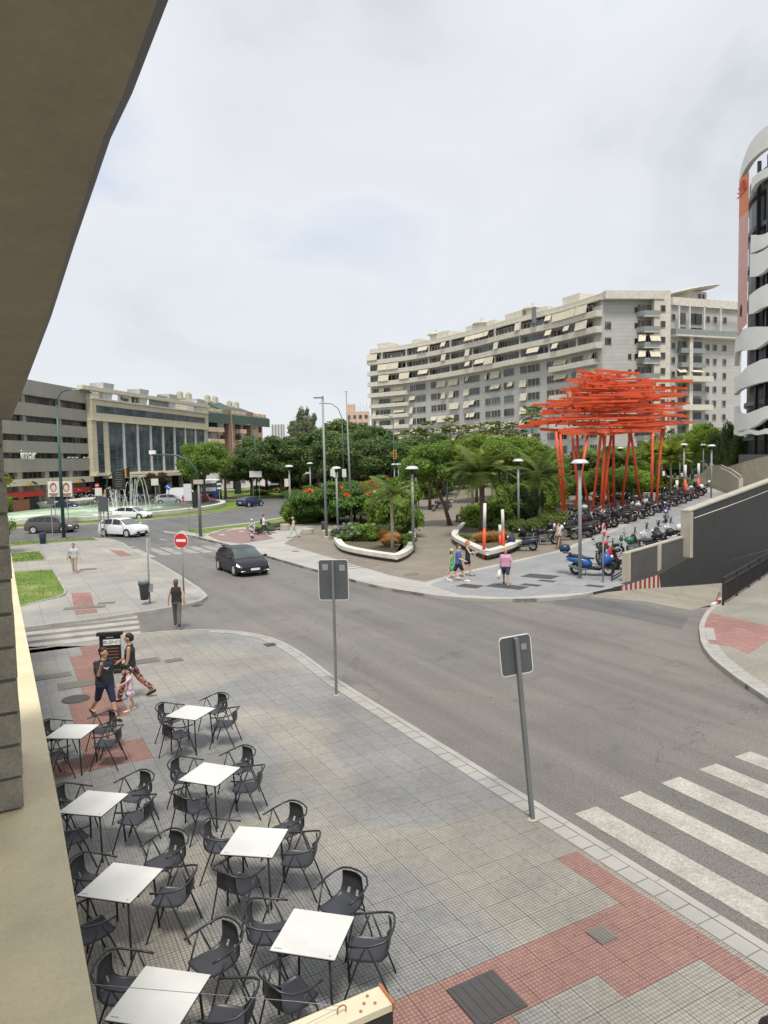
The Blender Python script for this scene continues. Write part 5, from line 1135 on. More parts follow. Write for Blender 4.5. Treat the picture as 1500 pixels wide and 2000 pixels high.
bush(700, 1064, 3.2, 1.6, 'shrubM', 'rounded green bush with blue flowers at the left of the planter', dep=2.6, flowers='flower_blue', seed=6, nf=800, fs=.07)
bush(735, 1058, 1.5, 1.2, 'shrubM', 'bush with red blossom beside the tawny grass', flowers='flower_red', seed=7, nf=300, fs=.09); bush(668, 1052, 1.6, 1.0, 'shrubG', 'grey green bush with pale blue flowers at the planter tip', flowers='flower_blue', seed=8, nf=400, fs=.07)
bush(590, 1022, 4.6, 1.5, 'shrubD', 'dark clipped hedge behind the drum seats', name='hedge', dep=1.8, seed=9); bush(622, 1018, 3.4, 1.3, 'shrubD', 'dark hedge piece right behind the litter bin', name='hedge', dep=1.5, seed=10)
bush(565, 1024, 2.0, 2.2, 'shrubM', 'shrub around the foot of the lamp with a white box', seed=11); bush(535, 1034, 3.6, .7, 'shrubG', 'low grey green ground shrub behind the walking man', dep=1.6, seed=12); bush(510, 1042, 2.6, .6, 'shrubG', 'low grey shrub at the edge of the cycle path', dep=1.3, seed=13)
bush(690, 1004, 6, 1.5, 'shrubB', 'bright shrub bed behind the poinciana trunks', dep=3, seed=14); bush(750, 1000, 6, 1.2, 'shrubG', 'pale shrub bed behind the planter', dep=3, seed=15)
for i, (px, py, w_, h_, ky, lb) in enumerate([(935, 1036, 3.2, 2.2, 'shrubM', 'leafy shrub left of the first striped post in the kerbed planter'), (965, 1034, 3.4, 2.6, 'shrubM', 'leafy shrub behind the striped posts'), (995, 1034, 3.0, 2.8, 'shrubM', 'leafy shrub at the foot of the tall lamp'), (918, 1030, 2.2, 1.7, 'shrubD', 'dark shrub behind the seated man'), (985, 1046, 3.2, 1.1, 'shrubD', 'low dark shrub near the navy scooter'), (1050, 1046, 3.4, 1.5, 'shrubH', 'low mounded shrub left of the woman in the long skirt'), (1080, 1036, 3.2, 1.6, 'shrubH', 'low mounded shrub by the left sculpture legs'), (1020, 1046, 2.8, 1.3, 'shrubH', 'low mounded shrub behind the parked black scooter'), (925, 1062, 2.6, .7, 'shrubH', 'low green ground cover inside the kerbed planter'), (1000, 1000, 4, 3, 'shrubM', 'tall shrub behind the tall lamp'), (1075, 1000, 3.4, 3.4, 'shrubB', 'bright tall shrub beside the left sculpture legs')]):
    bush(px, py, w_, h_, ky, lb, seed=20+i)
for i, (px, py, w_, h_, ky) in enumerate([(1180, 963, 7, 2.6, 'shrubB'), (1220, 966, 7, 2.8, 'shrubM'), (1255, 962, 6, 2.4, 'shrubB'), (1140, 966, 6, 2.6, 'shrubM'), (1285, 962, 6, 2, 'shrubY'), (1310, 958, 6, 1.6, 'shrubB'), (860, 965, 6, 2.4, 'shrubM'), (820, 975, 6, 2.6, 'shrubM'), (1010, 965, 7, 2.6, 'shrubM'), (1060, 962, 7, 2.6, 'shrubB')]):
    bush(px, py, w_, h_, ky, f'{ORD[i]} big shrub of the far planting beds behind the plaza', group='shrubs of the far planting beds', seed=40+i)
bush(1262, 955, 9, .9, 'shrubY', 'low golden shrub bed behind the scooters', dep=3, seed=70)
# roundabout shrubs
bush(515, 966, 12, 1.0, 'shrubY', 'golden flower bed on the far verge of the roundabout', name='flower_bed', dep=5, seed=71, flowers='flower_yellow', nf=700, fs=.3); bush(520, 958, 8, 1.2, 'shrubG', 'pale stone coloured mound of plants beyond the golden bed', dep=4, seed=72); bush(600, 955, 12, 2.2, 'shrubD', 'dark clipped hedge beyond the far verge', name='hedge', dep=3, seed=73)
for i, px in enumerate(range(250, 400, 13)):
    bush(px, 966+(0 if i % 2 else 1), 3.2, 1.5, 'shrubY' if i % 3 == 0 else 'shrubH', f'{ORD[i]} low shrub from the left along the far rim of the fountain', group='low shrubs along the far fountain rim', seed=80+i)
bush(345, 955, 5, 2, 'shrubM', 'green shrub before the white van', seed=95)
# tree at the left edge with orange blossom, near
lt_ = thing('flowering_tree', 'small leafy tree with orange blossom poking out beside the brick pier', 'tree', G(-28, 1082)); 
bl_x = [((0.9+.5*math.sin(i*1.7), .3*math.cos(i*2.1), 1.2+i*.36), (.55, .5, .32)) for i in range(9)]+[((0, 0, 2.4), (1.1, 1, 1))]
MB().tube([(0, 0, 0), (0, 0, 1.2), (.5, 0, 2.6), (.9, 0, 3.8)], [.09, .08, .05, .02], 6).build('trunk', 'bark', lt_, True)
link('crown', quadmesh('crown', leafcloud(bl_x, 3600, .2, 6, shell=.9), 'leaf_mid'), lt_); link('flowers', quadmesh('flowers', leafcloud(bl_x[6:9], 140, .16, 7, shell=.3), 'flower_orange'), lt_)
lt_.scale = (1.2, 1.2, 1.25)
# ornamental grass tufts
def tuft(px, py, r, h, label, seed, m='straw', n=900):
    rg = random.Random(seed); mb = MB()
    for _ in range(n):
        a = rg.uniform(0, 6.28); rr_ = rg.random()**.5*r; b0 = Vector((rr_*.25*math.cos(a), rr_*.25*math.sin(a), 0)); e_ = Vector((rr_*math.cos(a), rr_*math.sin(a), h*rg.uniform(.5, 1)*(1-.35*(rr_/r)**2)))
        mid = (b0+e_)/2+Vector((0, 0, h*.22)); s_ = Vector((-math.sin(a), math.cos(a), 0))*.012; mb.add([b0-s_, b0+s_, mid+s_*.8, mid-s_*.8, e_], [(0, 1, 2, 3), (3, 2, 4)])
    p = S(px, py); p.z += .28; r *= 1.0; o = mb.build('ornamental_grass', m); o.location = p; tag(o, label, 'ornamental grass', 'tawny grass tufts in the planters')
for i, (px, py, r, h, lb) in enumerate([(748, 1064, .85, 1.05, 'tawny grass tuft at the left of the flowering planter'), (768, 1070, .8, .95, 'tawny grass tuft in the middle of the flowering planter'), (760, 1076, .9, .7, 'low tawny grass tuft against the planter kerb'), (940, 1072, .8, .95, 'tawny grass tuft beside the first striped post'), (962, 1070, .9, 1.0, 'tawny grass tuft behind the striped posts'), (980, 1066, .8, .9, 'tawny grass tuft nearest the navy scooter')]): tuft(px, py, r, h, lb, i)
# planters with pale curved kerbs that also serve as benches
def planter(label, pix, soil, w_=.46, z1=.46, z0=.14):
    P = [S(*p) for p in pix]; t = thing('planter_bench', label, 'planter bench'); L1 = poly(P); L2 = inset(L1, w_); n = len(P); vs = []; nz = hz(P[0].x, P[0].y)
    for a, b_ in zip(L1, L2): vs += [(*a, nz+z0+.06), (*a, nz+z1), (*b_, nz+z1+.02), (*b_, nz+z0)]
    fs = []
    for i in range(n-1):
        for k in range(4): fs.append((4*i+k, 4*i+(k+1) % 4, 4*i+4+(k+1) % 4, 4*i+4+k))
    fs += [(3, 2, 1, 0), (4*n-4, 4*n-3, 4*n-2, 4*n-1)]
    o = MB().add(vs, fs).build('seat', 'planter_white', t); bv = o.modifiers.new('b', 'BEVEL'); bv.width = .04; bv.segments = 3
    fo = inset(L1, .22); fi = inset(L1, .4)
    MB().prism(fo+[tuple(S(*p)[:2]) for p in soil], nz-.02, nz+.22).build('footing', 'concrete_mid', t); MB().prism(fi+[tuple(S(*p)[:2]) for p in soil], nz+.21, nz+.3).build('bed', 'soil', t)
def arcpx(pts, n=6):
    """smooth a pixel outline"""
    o = []
    for i in range(len(pts)-1):
        p0 = pts[max(0, i-1)]; p1 = pts[i]; p2 = pts[i+1]; p3 = pts[min(len(pts)-1, i+2)]
        for k in range(n):
            t = k/n; o.append(tuple(.5*((2*p1[j])+(-p0[j]+p2[j])*t+(2*p0[j]-5*p1[j]+4*p2[j]-p3[j])*t*t+(-p0[j]+3*p1[j]-3*p2[j]+p3[j])*t**3) for j in (0, 1)))
    return o+[pts[-1]]
planter('pale curved bench kerb around the flowering planter', arcpx([(652, 1062), (664, 1078), (700, 1088), (760, 1098), (782, 1098), (806, 1083), (812, 1060), (806, 1035)]), [(760, 1030), (700, 1038)])
planter('pale curved bench kerb around the planter behind the striped posts', arcpx([(915, 1022), (895, 1040), (882, 1055), (888, 1066), (915, 1080), (945, 1094), (965, 1093), (1000, 1082), (1020, 1072)]), [(1050, 1050), (1030, 1020)])
for i, (a, b_, py) in enumerate([(1118, 1168, 962), (1175, 1245, 968), (1250, 1290, 970)]):
    P = [S(a, py), S(b_, py+1)]; o = MB().prism(inset(poly(P), -.4)+poly(P)[::-1], 0, .5).build('bench', 'planter_white'); o.location.z = hz(P[0].x, P[0].y); tag(o, ['long pale bench left of the sculpture legs', 'long pale bench behind the sculpture legs', 'pale bench right behind the sculpture legs'][i], 'bench')

# ================================================================== FOUNTAIN
ft = thing('fountain', 'round fountain basin with pale rim and green water in the roundabout', 'fountain', RC)
RB = 23.6
MB().lathe([(RB-.1, .04), (RB+.75, .04), (RB+.75, .48), (RB+.65, .52), (RB, .52), (RB, .0)], 120).build('rim', 'stone_light', ft, False)
MB().lathe([(RB+.02, .34), (0, .345)], 96).build('water', 'water', ft, True)
struct(ft)
MB().lathe([(8.5, .3), (9.2, 1.15), (9.0, 1.25), (0, 1.3)], 60, (-6, 8, 0)).build('upper_basin', 'stone_light', ft)
MB().box((-14, 14, .9), (22, .5, 1.5), rz=.1).build('pale_wall', 'concrete_warm', ft)
def jet(x, y, h, r, n, seed, tilt=0, az=0, sp=.5):
    rg = random.Random(seed); mb = MB()
    for k in range(n):
        a = az+rg.uniform(-.15, .15) if tilt else rg.uniform(0, 6.28); v = h*rg.uniform(.75, 1.0); rr_ = tilt if tilt else rg.uniform(.2, sp); pts = [Vector((x+rr_*t*math.cos(a)*2, y+rr_*t*math.sin(a)*2, .35+v*4*t*(1-t))) for t in np.linspace(0, 1, 11)]
        mb.tube(pts, [r*(1+1.6*t) for t in np.linspace(0, 1, 11)], 4)
    return mb.build('water_jet', 'spray', ft)
jx = lambda px, py: G(px, py)-RC
p = jx(231, 1004); jet(p.x+1, p.y+3, 4.4, .03, 6, 1, 0, 0, 1.4); p = jx(205, 1000); jet(p.x, p.y+3, 3.2, .03, 5, 2, 0, 0, 1.2)
for k in range(15): p = jx(262+k*9.5, 983); jet(p.x, p.y, 1.1, .018, 2, 10+k, .6, 0.1)
rg = random.Random(8); mb = MB()
for _ in range(420):
    px, py = rg.gauss(205, 26), rg.gauss(975, 10); p = D(px, py, 82+rg.uniform(-2, 6))-RC; s_ = rg.uniform(.03, .08); mb.ball(p, s_, 4, 3)
mb.build('water_drops', 'spray', ft)
for k in range(40):
    a = rg.uniform(0, 6.28); r = rg.random()**.5*(RB-3)
mb = MB()
for k in range(26):
    px, py = rg.uniform(150, 330), rg.uniform(994, 1012); p = jx(px, py)
    if math.hypot(p.x, p.y) < RB-1: mb.lathe([(rg.uniform(.3, 1.1), .352), (0, .356)], 9, (p.x, p.y, 0))
mb.build('foam', 'foam', ft)

# ================================================================== SCULPTURE
scp = S(1190, 1003); scz = hz(scp.x, scp.y)
sc_t = thing('beam_sculpture', 'red orange sculpture of stacked steel beams standing on leaning legs', 'sculpture', (0, 0, 0))
YS = 68.0
def SP(px, py, dy=0.0): return D(px, py, YS+dy)
bmu = MB().box((0, 0, 0), (1, 1, 1)).mesh('beam', 'sculpture_red')
def beam(p, q, w_=.17, h_=.26, name='beam'):
    d = q-p; a = math.atan2(d.y, d.x); el = math.atan2(d.z, math.hypot(d.x, d.y)); link(name, bmu, sc_t, (p+q)/2, (0, -el, a), (d.length, w_, h_))
rg = random.Random(17)
named = [((1010, 833), (1105, 822), -2, 1), ((1034, 825), (1115, 818), -3, 0), ((1041, 791), (1120, 790), 0, -2), ((1068, 783), (1150, 787), -1, 1), ((1162, 723), (1249, 730), -1, 1), ((1128, 724), (1184, 735), 0, 2), ((1254, 744), (1353, 744), 1, 0), ((1280, 757), (1343, 759), 2, -1), ((1256, 823), (1352, 825), 0, 2), ((1285, 811), (1345, 813), 2, 1),
         ((1150, 799), (1185, 782), -3, 2), ((1205, 733), (1216, 727), -2, 1), ((1225, 785), (1250, 768), -2, 3), ((1150, 728), (1184, 740), 1, -2), ((1104, 743), (1185, 735), 0, 1), ((1103, 762), (1190, 760), -2, 1), ((1060, 803), (1130, 805), -2, 2), ((1056, 809), (1160, 800), 1, -2), ((1055, 838), (1110, 842), -1, 1), ((1300, 787), (1338, 789), 2, 0), ((1290, 768), (1324, 770), 1, 1), ((1090, 840), (1290, 842), -3.5, -3), ((1095, 846), (1200, 848), -4.5, -2), ((1180, 848), (1290, 838), -3.5, 0), ((1085, 843), (1120, 838), 3, -3), ((1285, 842), (1300, 838), 3, -3)]
for (a, b_, d0, d1) in named: beam(SP(*a, d0), SP(*b_, d1))
ys = [737, 744, 750, 757, 763, 770, 776, 783, 789, 796, 802, 809, 815, 822, 828, 835]
lim = {737: (1125, 1225), 744: (1110, 1255), 750: (1105, 1290), 757: (1100, 1300), 763: (1095, 1325), 770: (1090, 1320), 776: (1088, 1325), 783: (1085, 1325), 789: (1080, 1330), 796: (1075, 1330), 802: (1068, 1330), 809: (1065, 1325), 815: (1060, 1325), 822: (1058, 1312), 828: (1065, 1308), 835: (1085, 1300)}
cnt = 0
for py in ys:
    lo, hi = lim[py]; z = SP(1190, py).z
    for k in range(9 if py > 745 else 3):
        L_ = rg.uniform(3.6, 7.6); ang = rg.gauss(0, .34); dy = rg.uniform(-4.2, 4.2)*(.5+.5*(py-735)/100); c = SP(rg.uniform(lo+L_*10*.9, hi-L_*10*.9), py, 0)
        c.y += dy; c.z = z+rg.uniform(-.1, .1); dv = Vector((math.cos(ang), math.sin(ang), 0))*L_/2; beam(c-dv, c+dv, .12, rg.uniform(.11, .19)); cnt += 1
    for k in range(6):                                                   # short uprights between layers
        c = SP(rg.uniform(lo+12, hi-12), py, 0); c.y += rg.uniform(-3, 3); p = Vector((c.x, c.y, z-.15)); link('post', bmu, sc_t, (c.x, c.y, z-.16), None, (.13, .13, .62))
legs = [((1086, 843), (1101, 1013), -3.6, -2.5), ((1094, 843), (1104, 1013), -3.4, -2.3), ((1117, 845), (1133, 1000), 0, 0), ((1127, 845), (1134, 990), 2, 1), ((1149, 845), (1121, 1022), -3, -3.2), ((1130, 900), (1152, 992), 1.5, 1.5), ((1174, 845), (1157, 1000), -1, -1), ((1178, 848), (1190, 985), 2, 1), ((1182, 845), (1173, 1005), -1.5, -1.8), ((1194, 848), (1176, 1005), -1, -1.6), ((1198, 848), (1199, 985), 2, 2), ((1231, 845), (1214, 980), 1, 2), ((1232, 845), (1252, 980), 1, 2), ((1275, 842), (1272, 1012), -3, -2.6), ((1293, 842), (1281, 1008), -1, -1.5)]
for a, b_, d0, d1 in legs:
    q = SP(*b_, d1); g = hz(q.x, q.y); p = SP(*a, d0); q.z = g-.02
    MB().tube([p, q], .13, 10).build('leg', 'sculpture_red', sc_t, True)

# ================================================================== LAMPS, POLES, SIGNS
def lamp_post(px, pb, pt, label, base=None):
    g = base if base is not None else S(px, pb); h = D(px, pt, g.y).z-g.z if pt else 5.6
    t = thing('lamp_post', label, 'lamp', g, 0, 'plaza lamps with dish shaped heads'); MB().tube([(0, 0, 0), (0, 0, h-.35)], .085, 12).build('pole', 'pole_grey', t, True); MB().lathe([(.16, 0), (.16, .03), (.1, .04)], 12).build('base_plate', 'pole_dark', t)
    MB().lathe([(.1, h-.5), (.12, h-.4), (.15, h-.3), (.12, h-.22)], 16).build('lamp_holder', 'trim_black', t, True); MB().lathe([(.42, h-.2), (.4, h-.15), (.28, h-.03), (.1, h), (0, h)], 24).build('lamp_shade', 'lamp_shade', t, True); MB().lathe([(.38, h-.205), (0, h-.21)], 24).build('diffuser', 'white_paint', t)
    return t
for q in [(1133, 1130, 897, 'tall dish lamp by the blue scooter with its pole nearest the viewer'), (1013, 1045, 896, 'dish lamp behind the striped posts'), (808, 1080, 910, 'dish lamp at the right tip of the flowering planter'), (660, 1038, 911, 'dish lamp at the left tip of the flowering planter'), (568, 1020, 908, 'dish lamp carrying a white box'), (874, 1026, 892, 'dish lamp in the middle of the setts path')]:
    lp = lamp_post(*q)
    if 'box' in q[3]: MB().box((-.28, 0, 3.9), (.4, .25, .75)).build('equipment_box', 'white_worn', lp)
for px, y, pt, lb in [(605, 92, 903, 'dish lamp standing behind the hedge near the roundabout'), (812, 75, 912, 'dish lamp half hidden behind the one at the planter tip'), (770, 92, 905, 'dish lamp before the pines, left one of a close pair'), (778, 96, 905, 'dish lamp before the pines, right one of a close pair'), (960, 95, 886, 'dish lamp among the tree crowns behind the feather palm'), (990, 88, 888, 'dish lamp on forked stems behind the feather palm'), (1390, 74, 868, 'tall dish lamp behind the dark garage wall'), (1328, 88, 865, 'dish lamp left of a close pair beyond the scooters'), (1336, 80, 866, 'thicker dish lamp right of the close pair beyond the scooters'), (1374, 96, 867, 'dish lamp beyond the scooters with a banner'), (1212, 92, 873, 'dish lamp seen between the right sculpture legs'), (1293, 96, 874, 'dish lamp just outside the right sculpture leg')]:
    p = D(px, pt, y); lamp_post(px, 0, pt, lb, Vector((p.x, p.y, hz(p.x, p.y))))
def pole(name, label, cat, g, h, r0, r1, m, group=None, lean=(0, 0)):
    t = thing(name, label, cat, g, 0, group); MB().tube([(0, 0, 0), (lean[0], lean[1], h)], [r0, r1], 12).build('pole', m, t, True); MB().lathe([(r0*1.8, 0), (r0*1.8, .04), (r0, .06)], 12).build('base_plate', m, t); return t
g = G(125, 1050); h = 11.0; t = pole('street_lamp', 'dark green street lamp with a curved arm rising beside the grey minivan', 'street lamp', g, h, .15, .08, 'pole_green')
MB().tube([(0, 0, h-.1), (.1, 0, h+.6), (.5, 0, h+1.1), (1.0, 0, h+1.25), (1.5, 0, h+1.25)], .05, 8).build('arm', 'pole_green', t, True); MB().ball((1.65, 0, h+1.22), (.4, .14, .08)).build('lamp_head', 'pole_grey', t, True)
g = G(638, 1055); t = pole('street_lamp', 'tall steel street lamp with a flat head behind the poincianas', 'street lamp', g, 10.6, .11, .075, 'pole_grey'); MB().lathe([(.2, 0), (.2, .25), (.12, .3)], 12).build('pole_foot', 'concrete', t)
MB().box((-.3, 0, 10.55), (.75, .16, .09)).build('lamp_head', 'pole_dark', t); MB().box((0, 0, 10.5), (.14, .14, .3)).build('bracket', 'pole_dark', t)
p = D(676, 765, 66); t = pole('mast', 'slim tall steel mast right of the flat headed street lamp', 'mast', Vector((p.x+.2, 66, 0)), p.z, .13, .05, 'pole_grey', lean=(-.2, 0)); MB().box((-.2, 0, p.z), (.25, .05, .06)).build('cap', 'pole_grey', t)
for px, y, pt, ar, lb in [(668, 100, 815, -1, 'green lamp post with a wide arched arm before the pines'), (497, 128, 838, -1, 'green lamp post with hooked arm beside the far poster boards'), (768, 98, 822, -1, 'thin green lamp post before the pines near the traffic lights'), (650, 150, 840, -1, 'distant green lamp post behind the poincianas'), (1282, 100, 850, -1, 'thin green lamp post right of the sculpture')]:
    p = D(px, pt, y); k = y/100; t = pole('street_lamp', lb, 'street lamp', Vector((p.x, y, 0)), p.z, .11*k, .06*k, 'pole_green')
    MB().tube([(0, 0, p.z-.1), (-.5*k, 0, p.z+1.2*k), (-1.4*k, 0, p.z+1.9*k), (-2.7*k, 0, p.z+2*k)] if px == 668 else [(0, 0, p.z-.1), (-.2, 0, p.z+.5), (-.8, 0, p.z+.8)], .05*k, 6).build('arm', 'pole_green', t, True); MB().ball((-2.9*k if px == 668 else -1.0, 0, p.z+(2*k if px == 668 else .8)), (.3, .12, .07)).build('lamp_head', 'pole_grey', t)
# arched traffic signal pole
g = G(392, 1048); t = pole('signal_pole', 'dark arched traffic pole bending left over the road beside the fountain', 'traffic pole', g, 4.6, .14, .1, 'pole_dark')
z0 = 4.5; P = [Vector((0, 0, z0)), Vector((-.15, 0, z0+.9)), Vector((-.7, 0, z0+1.7)), Vector((-1.6, 0, z0+2.1)), Vector((-2.6, 0, z0+2.2)), Vector((-3.7, 0, z0+2.2))]
MB().tube(P, [.1, .09, .08, .07, .06, .06], 10).build('arm', 'pole_green', t, True); MB().box((-3.6, 0, z0+2.42), (.5, .3, .3)).build('camera_box', 'white_paint', t); MB().box((-.35, 0, 3.0), (.35, .3, 1.3)).build('signal_head', 'trim_black', t); MB().box((0, 0, 4.45), (.75, .3, .35)).build('bracket_box', 'concrete', t)
# orange signals
for px, py, y, lb in [(771, 888, 84, 'orange traffic light before the pines above the double dish lamps'), (816, 886, 84, 'orange traffic light at the crown of the plaza tree')]:
    p = D(px, py, y); t = thing('traffic_light', lb, 'traffic light', (p.x, y, 0)); MB().tube([(0, 0, 0), (0, 0, p.z)], .06, 8).build('pole', 'pole_green', t); MB().box((0, 0, p.z), (.4, .35, 1.0)).build('housing', 'orange_signal', t)
    for k in range(3): MB().lathe([(.12, 0), (.12, .02), (0, .02)], 10).build('lens', 'trim_black', t).matrix_basis = Matrix.Translation((0, -.18, p.z+.3-.3*k)) @ Matrix.Rotation(R_(90), 4, 'X')
g = G(212, 1022); t = thing('traffic_light', 'arched traffic light with orange housing by the white cars', 'traffic light', g); p = [Vector((0, 0, 0)), Vector((0, 0, 3.6)), Vector((.1, 0, 4.6)), Vector((.8, 0, 5.4)), Vector((2.2, 0, 5.6))]
MB().tube(p, .06, 8).build('pole', 'pole_green', t, True)
for x, z in ((0, 3.1), (2.2, 5.2)): MB().box((x, -.1, z), (.32, .3, .85)).build('housing', 'orange_signal', t); MB().box((x+.1, -.1, z), (.2, .4, .95)).build('back_plate', 'trim_black', t)
# boards seen from the back, near
def backsign(base, top, w_, hh, label, lean=(0, 0), yaw=0, stickers=()):
    h = top; t = thing('road_sign', label, 'road sign', base, yaw); tp = Vector((lean[0], lean[1], h)); mb = MB(); q = Vector((0, 0, 1)).rotation_difference(tp.normalized()).to_matrix()
    MB().box(tp/2, (.06, .085, tp.length), mtx=q).build('pole', 'pole_dark', t)
    r = .05; pts = []
    for cx, cz, a0 in ((w_/2-r, hh/2-r, 0), (-w_/2+r, hh/2-r, 90), (-w_/2+r, -hh/2+r, 180), (w_/2-r, -hh/2+r, 270)):
        for k in range(5): a = R_(a0+k*22.5); pts.append((cx+r*math.cos(a), cz+r*math.sin(a)))
    mb = MB(); mb.ext(pts, .05, .062); o = mb.build('sign_panel', 'sign_back', t); o.matrix_basis = Matrix.Translation(tp*(1-(hh*.47)/tp.length)) @ q.to_4x4()
    mb = MB(); n = len(pts)
    for i in range(n): a, b_ = pts[i], pts[(i+1) % n]; mb.bar((a[0], .058, a[1]), (b_[0], .058, b_[1]), .03, .012)
    o2 = mb.build('rim', 'white_worn', t); o2.matrix_basis = o.matrix_basis.copy()
    for sx, sz, s_, m in stickers: o3 = MB().box((sx, .046, sz), (s_, .006, s_*1.1)).build('sticker', m, t); o3.matrix_basis = o.matrix_basis.copy()
    MB().lathe([(.08, 0), (.06, .015), (0, .018)], 9).build('footing', 'concrete', t); return t
backsign(G(657, 1357), 3.36, .72, 1.0, 'grey back of a square road sign on a straight post by the near kerb', yaw=R_(-4), stickers=((-.2, .32, .14, 'pole_grey'), (.22, .3, .14, 'pole_grey')))
backsign(G(1040, 1600), 2.98, .52, .62, 'grey back of a square road sign on the leaning post near the zebra crossing', lean=(-.26, .0), yaw=R_(14), stickers=((.14, .12, .09, 'pole_grey'),))
# no-entry signs
def noentry(base, h, r, label, yaw):
    t = thing('no_entry_sign', label, 'road sign', base, yaw, 'red no entry signs'); MB().tube([(0, 0, 0), (0, 0, h)], .035, 10).build('pole', 'pole_grey', t, True); z = h-r+.02
    f = Matrix.Translation((0, -.045, z)) @ Matrix.Rotation(R_(90), 4, 'X')
    MB().lathe([(r+.012, -.012), (r+.012, .001), (0, .001)], 40).build('rim', 'white_paint', t).matrix_basis = f; MB().lathe([(r-.008, 0), (r-.008, .006), (0, .006)], 40).build('disc', 'red_sign', t).matrix_basis = f; MB().box((0, -.054, z), (r*1.4, .006, r*.34)).build('bar', 'white_paint', t); return t
t = noentry(G(360, 1180), 2.98, .31, 'round red no entry sign at the corner kerb beside the woman in black', R_(-12)); 
noentry(S(1178, 1138), 2.72, .33, 'half turned no entry sign in front of the scooters by the low wall', R_(60))
# bare post with litter bin
t = thing('post', 'bare grey post with a narrow plate edge at the pavement corner', 'post', G(293, 1180)); MB().tube([(0, 0, 0), (0, 0, 2.8)], .035, 10).build('pole', 'pole_grey', t, True); MB().box((.06, 0, 2.45), (.02, .5, .6)).build('sign_panel', 'white_worn', t)
t = thing('litter_bin', 'dark litter bin hung on the bare post at the corner', 'litter bin', G(283, 1181)); MB().lathe([(.16, .22), (.22, .95), (.235, .97), (.235, .84), (.2, .84)], 20).build('bin', 'bin_dark', t, True); MB().lathe([(.235, .93), (.24, 1.02), (.2, 1.08), (0, 1.1)], 20).build('lid', 'pole_grey', t, True); MB().bar((.2, 0, .55), (.24, 0, .9), .04, .3).build('bracket', 'pole_grey', t)
t = thing('litter_bin', 'blue litter bin at the grass edge under the green street lamp', 'litter bin', G(84, 1062)); MB().lathe([(.2, 0), (.27, .8), (.27, .86), (.24, .86)], 18).build('bin', 'bin_blue', t, True); MB().lathe([(.27, .8), (.24, .8)], 18).build('rim', 'pole_grey', t)
t = thing('litter_bin', 'dark cylindrical litter bin beside the flat headed street lamp', 'litter bin', G(633, 1044)); MB().lathe([(.2, 0), (.22, 1.0), (.2, 1.05), (0, 1.05)], 16).build('bin', 'bin_dark', t, True)
# drum seats
for i, (px, py, r, h, lb) in enumerate([(557, 1036, .42, .55, 'pale concrete drum seat nearest the walking man'), (601, 1043, .5, .45, 'pale concrete drum seat in the middle of the three'), (641, 1049, .5, .55, 'pale concrete drum seat at the foot of the steel street lamp')]):
    o = MB().lathe([(r*.96, 0), (r, .03), (r, h-.03), (r*.96, h), (0, h)], 28).build('drum_seat', 'concrete'); o.location = S(px, py); tag(o, lb, 'drum seat', 'concrete drum seats')
# striped posts
for px, pb, pt, k, lb in [(945, 1093, 983, .44, 'tall red and white post in front of the kerbed planter'), (984, 1085, 995, .44, 'second red and white post beside the navy scooter'), (977, 1076, 1025, .38, 'short red and white post between the two tall ones'), (1338, 975, 908, .42, 'red and white post beside the far scooters'), (1364, 972, 905, .42, 'red and white post at the far end of the scooters'), (1296, 955, 920, .9, 'white post beyond the far scooters'), (1322, 975, 938, .9, 'short white post among the far scooters')]:
    g = S(px, pb); h = D(px, pt, g.y).z-g.z; t = thing('striped_post', lb, 'post', g, 0, 'red and white posts'); r = .09 if px < 1000 else .13
    lean = Vector((.1 if px == 945 else (-.05 if px == 984 else 0), 0, h)); a = lean*(1-k)
    MB().tube([(0, 0, 0), a], r, 14).build('lower_part', 'red_paint', t, True); MB().tube([a, lean], r*1.02, 14).build('upper_part', 'white_worn', t, True)
# billboards and sign boards on the left
def board(px, pt, pb, y, wpx, label, m='sign_back', legs=1, yaw=0, name='sign_board', pole_m='pole_grey', extra=None, base=None):
    a, b_ = D(px, pt, y), D(px, pb, y); w_ = wpx*y/F; g = Vector((a.x, y, hz(a.x, y))); t = thing(name, label, 'sign', g, yaw); zc = (a.z+b_.z)/2-g.z; hh = a.z-b_.z
    MB().box((0, 0, zc), (w_, .1, hh)).build('panel', m, t)
    for k in range(legs): x = 0 if legs == 1 else (-1+2*k)*w_*.35; MB().tube([(x, .08, -.1), (x, .08, zc+hh/2)], .045, 8).build('pole', pole_m, t)
    if extra: extra(t, w_, hh, zc)
    return t
def face(t, w_, hh, zc):
    MB().ball((0, -.07, zc+hh*.12), (w_*.3, .02, hh*.3)).build('printed_hair', 'poster_brown', t); MB().ball((.02, -.085, zc+hh*.05), (w_*.2, .02, hh*.2)).build('printed_face', 'cloth_peach', t); MB().box((0, -.06, zc-hh*.32), (w_*.8, .02, hh*.09)).build('printed_line', 'poster_brown', t); MB().box((0, -.06, zc-hh*.43), (w_*.6, .02, hh*.06)).build('printed_line', 'poster_brown', t)
board(104, 940, 970, 75, 22, 'left one of two white posters with a face beside the green street lamp', 'poster_white', extra=face); board(129, 940, 970, 75, 22, 'right one of two white posters with a face beside the green street lamp', 'poster_white', extra=face)
def menu(t, w_, hh, zc):
    for k in range(7): MB().box((0, -.06, zc+hh*(.38-.12*k)), (w_*(.6 if k % 2 else .45), .02, hh*.018)).build('printed_line', 'pole_grey', t)
board(231, 918, 956, 84, 25, 'tall dark advertising panel beside the fountain jets', 'trim_black', extra=menu); board(200, 970, 999, 60, 18, 'dark grey back of a direction board behind the white car', 'sign_back'); t = board(192, 953, 968, 60, 13, 'small white plates on the post of the direction board', 'white_worn')
t = board(98, 973, 985, 62, 13, 'small dark back of a sign left of the green street lamp', 'sign_back')
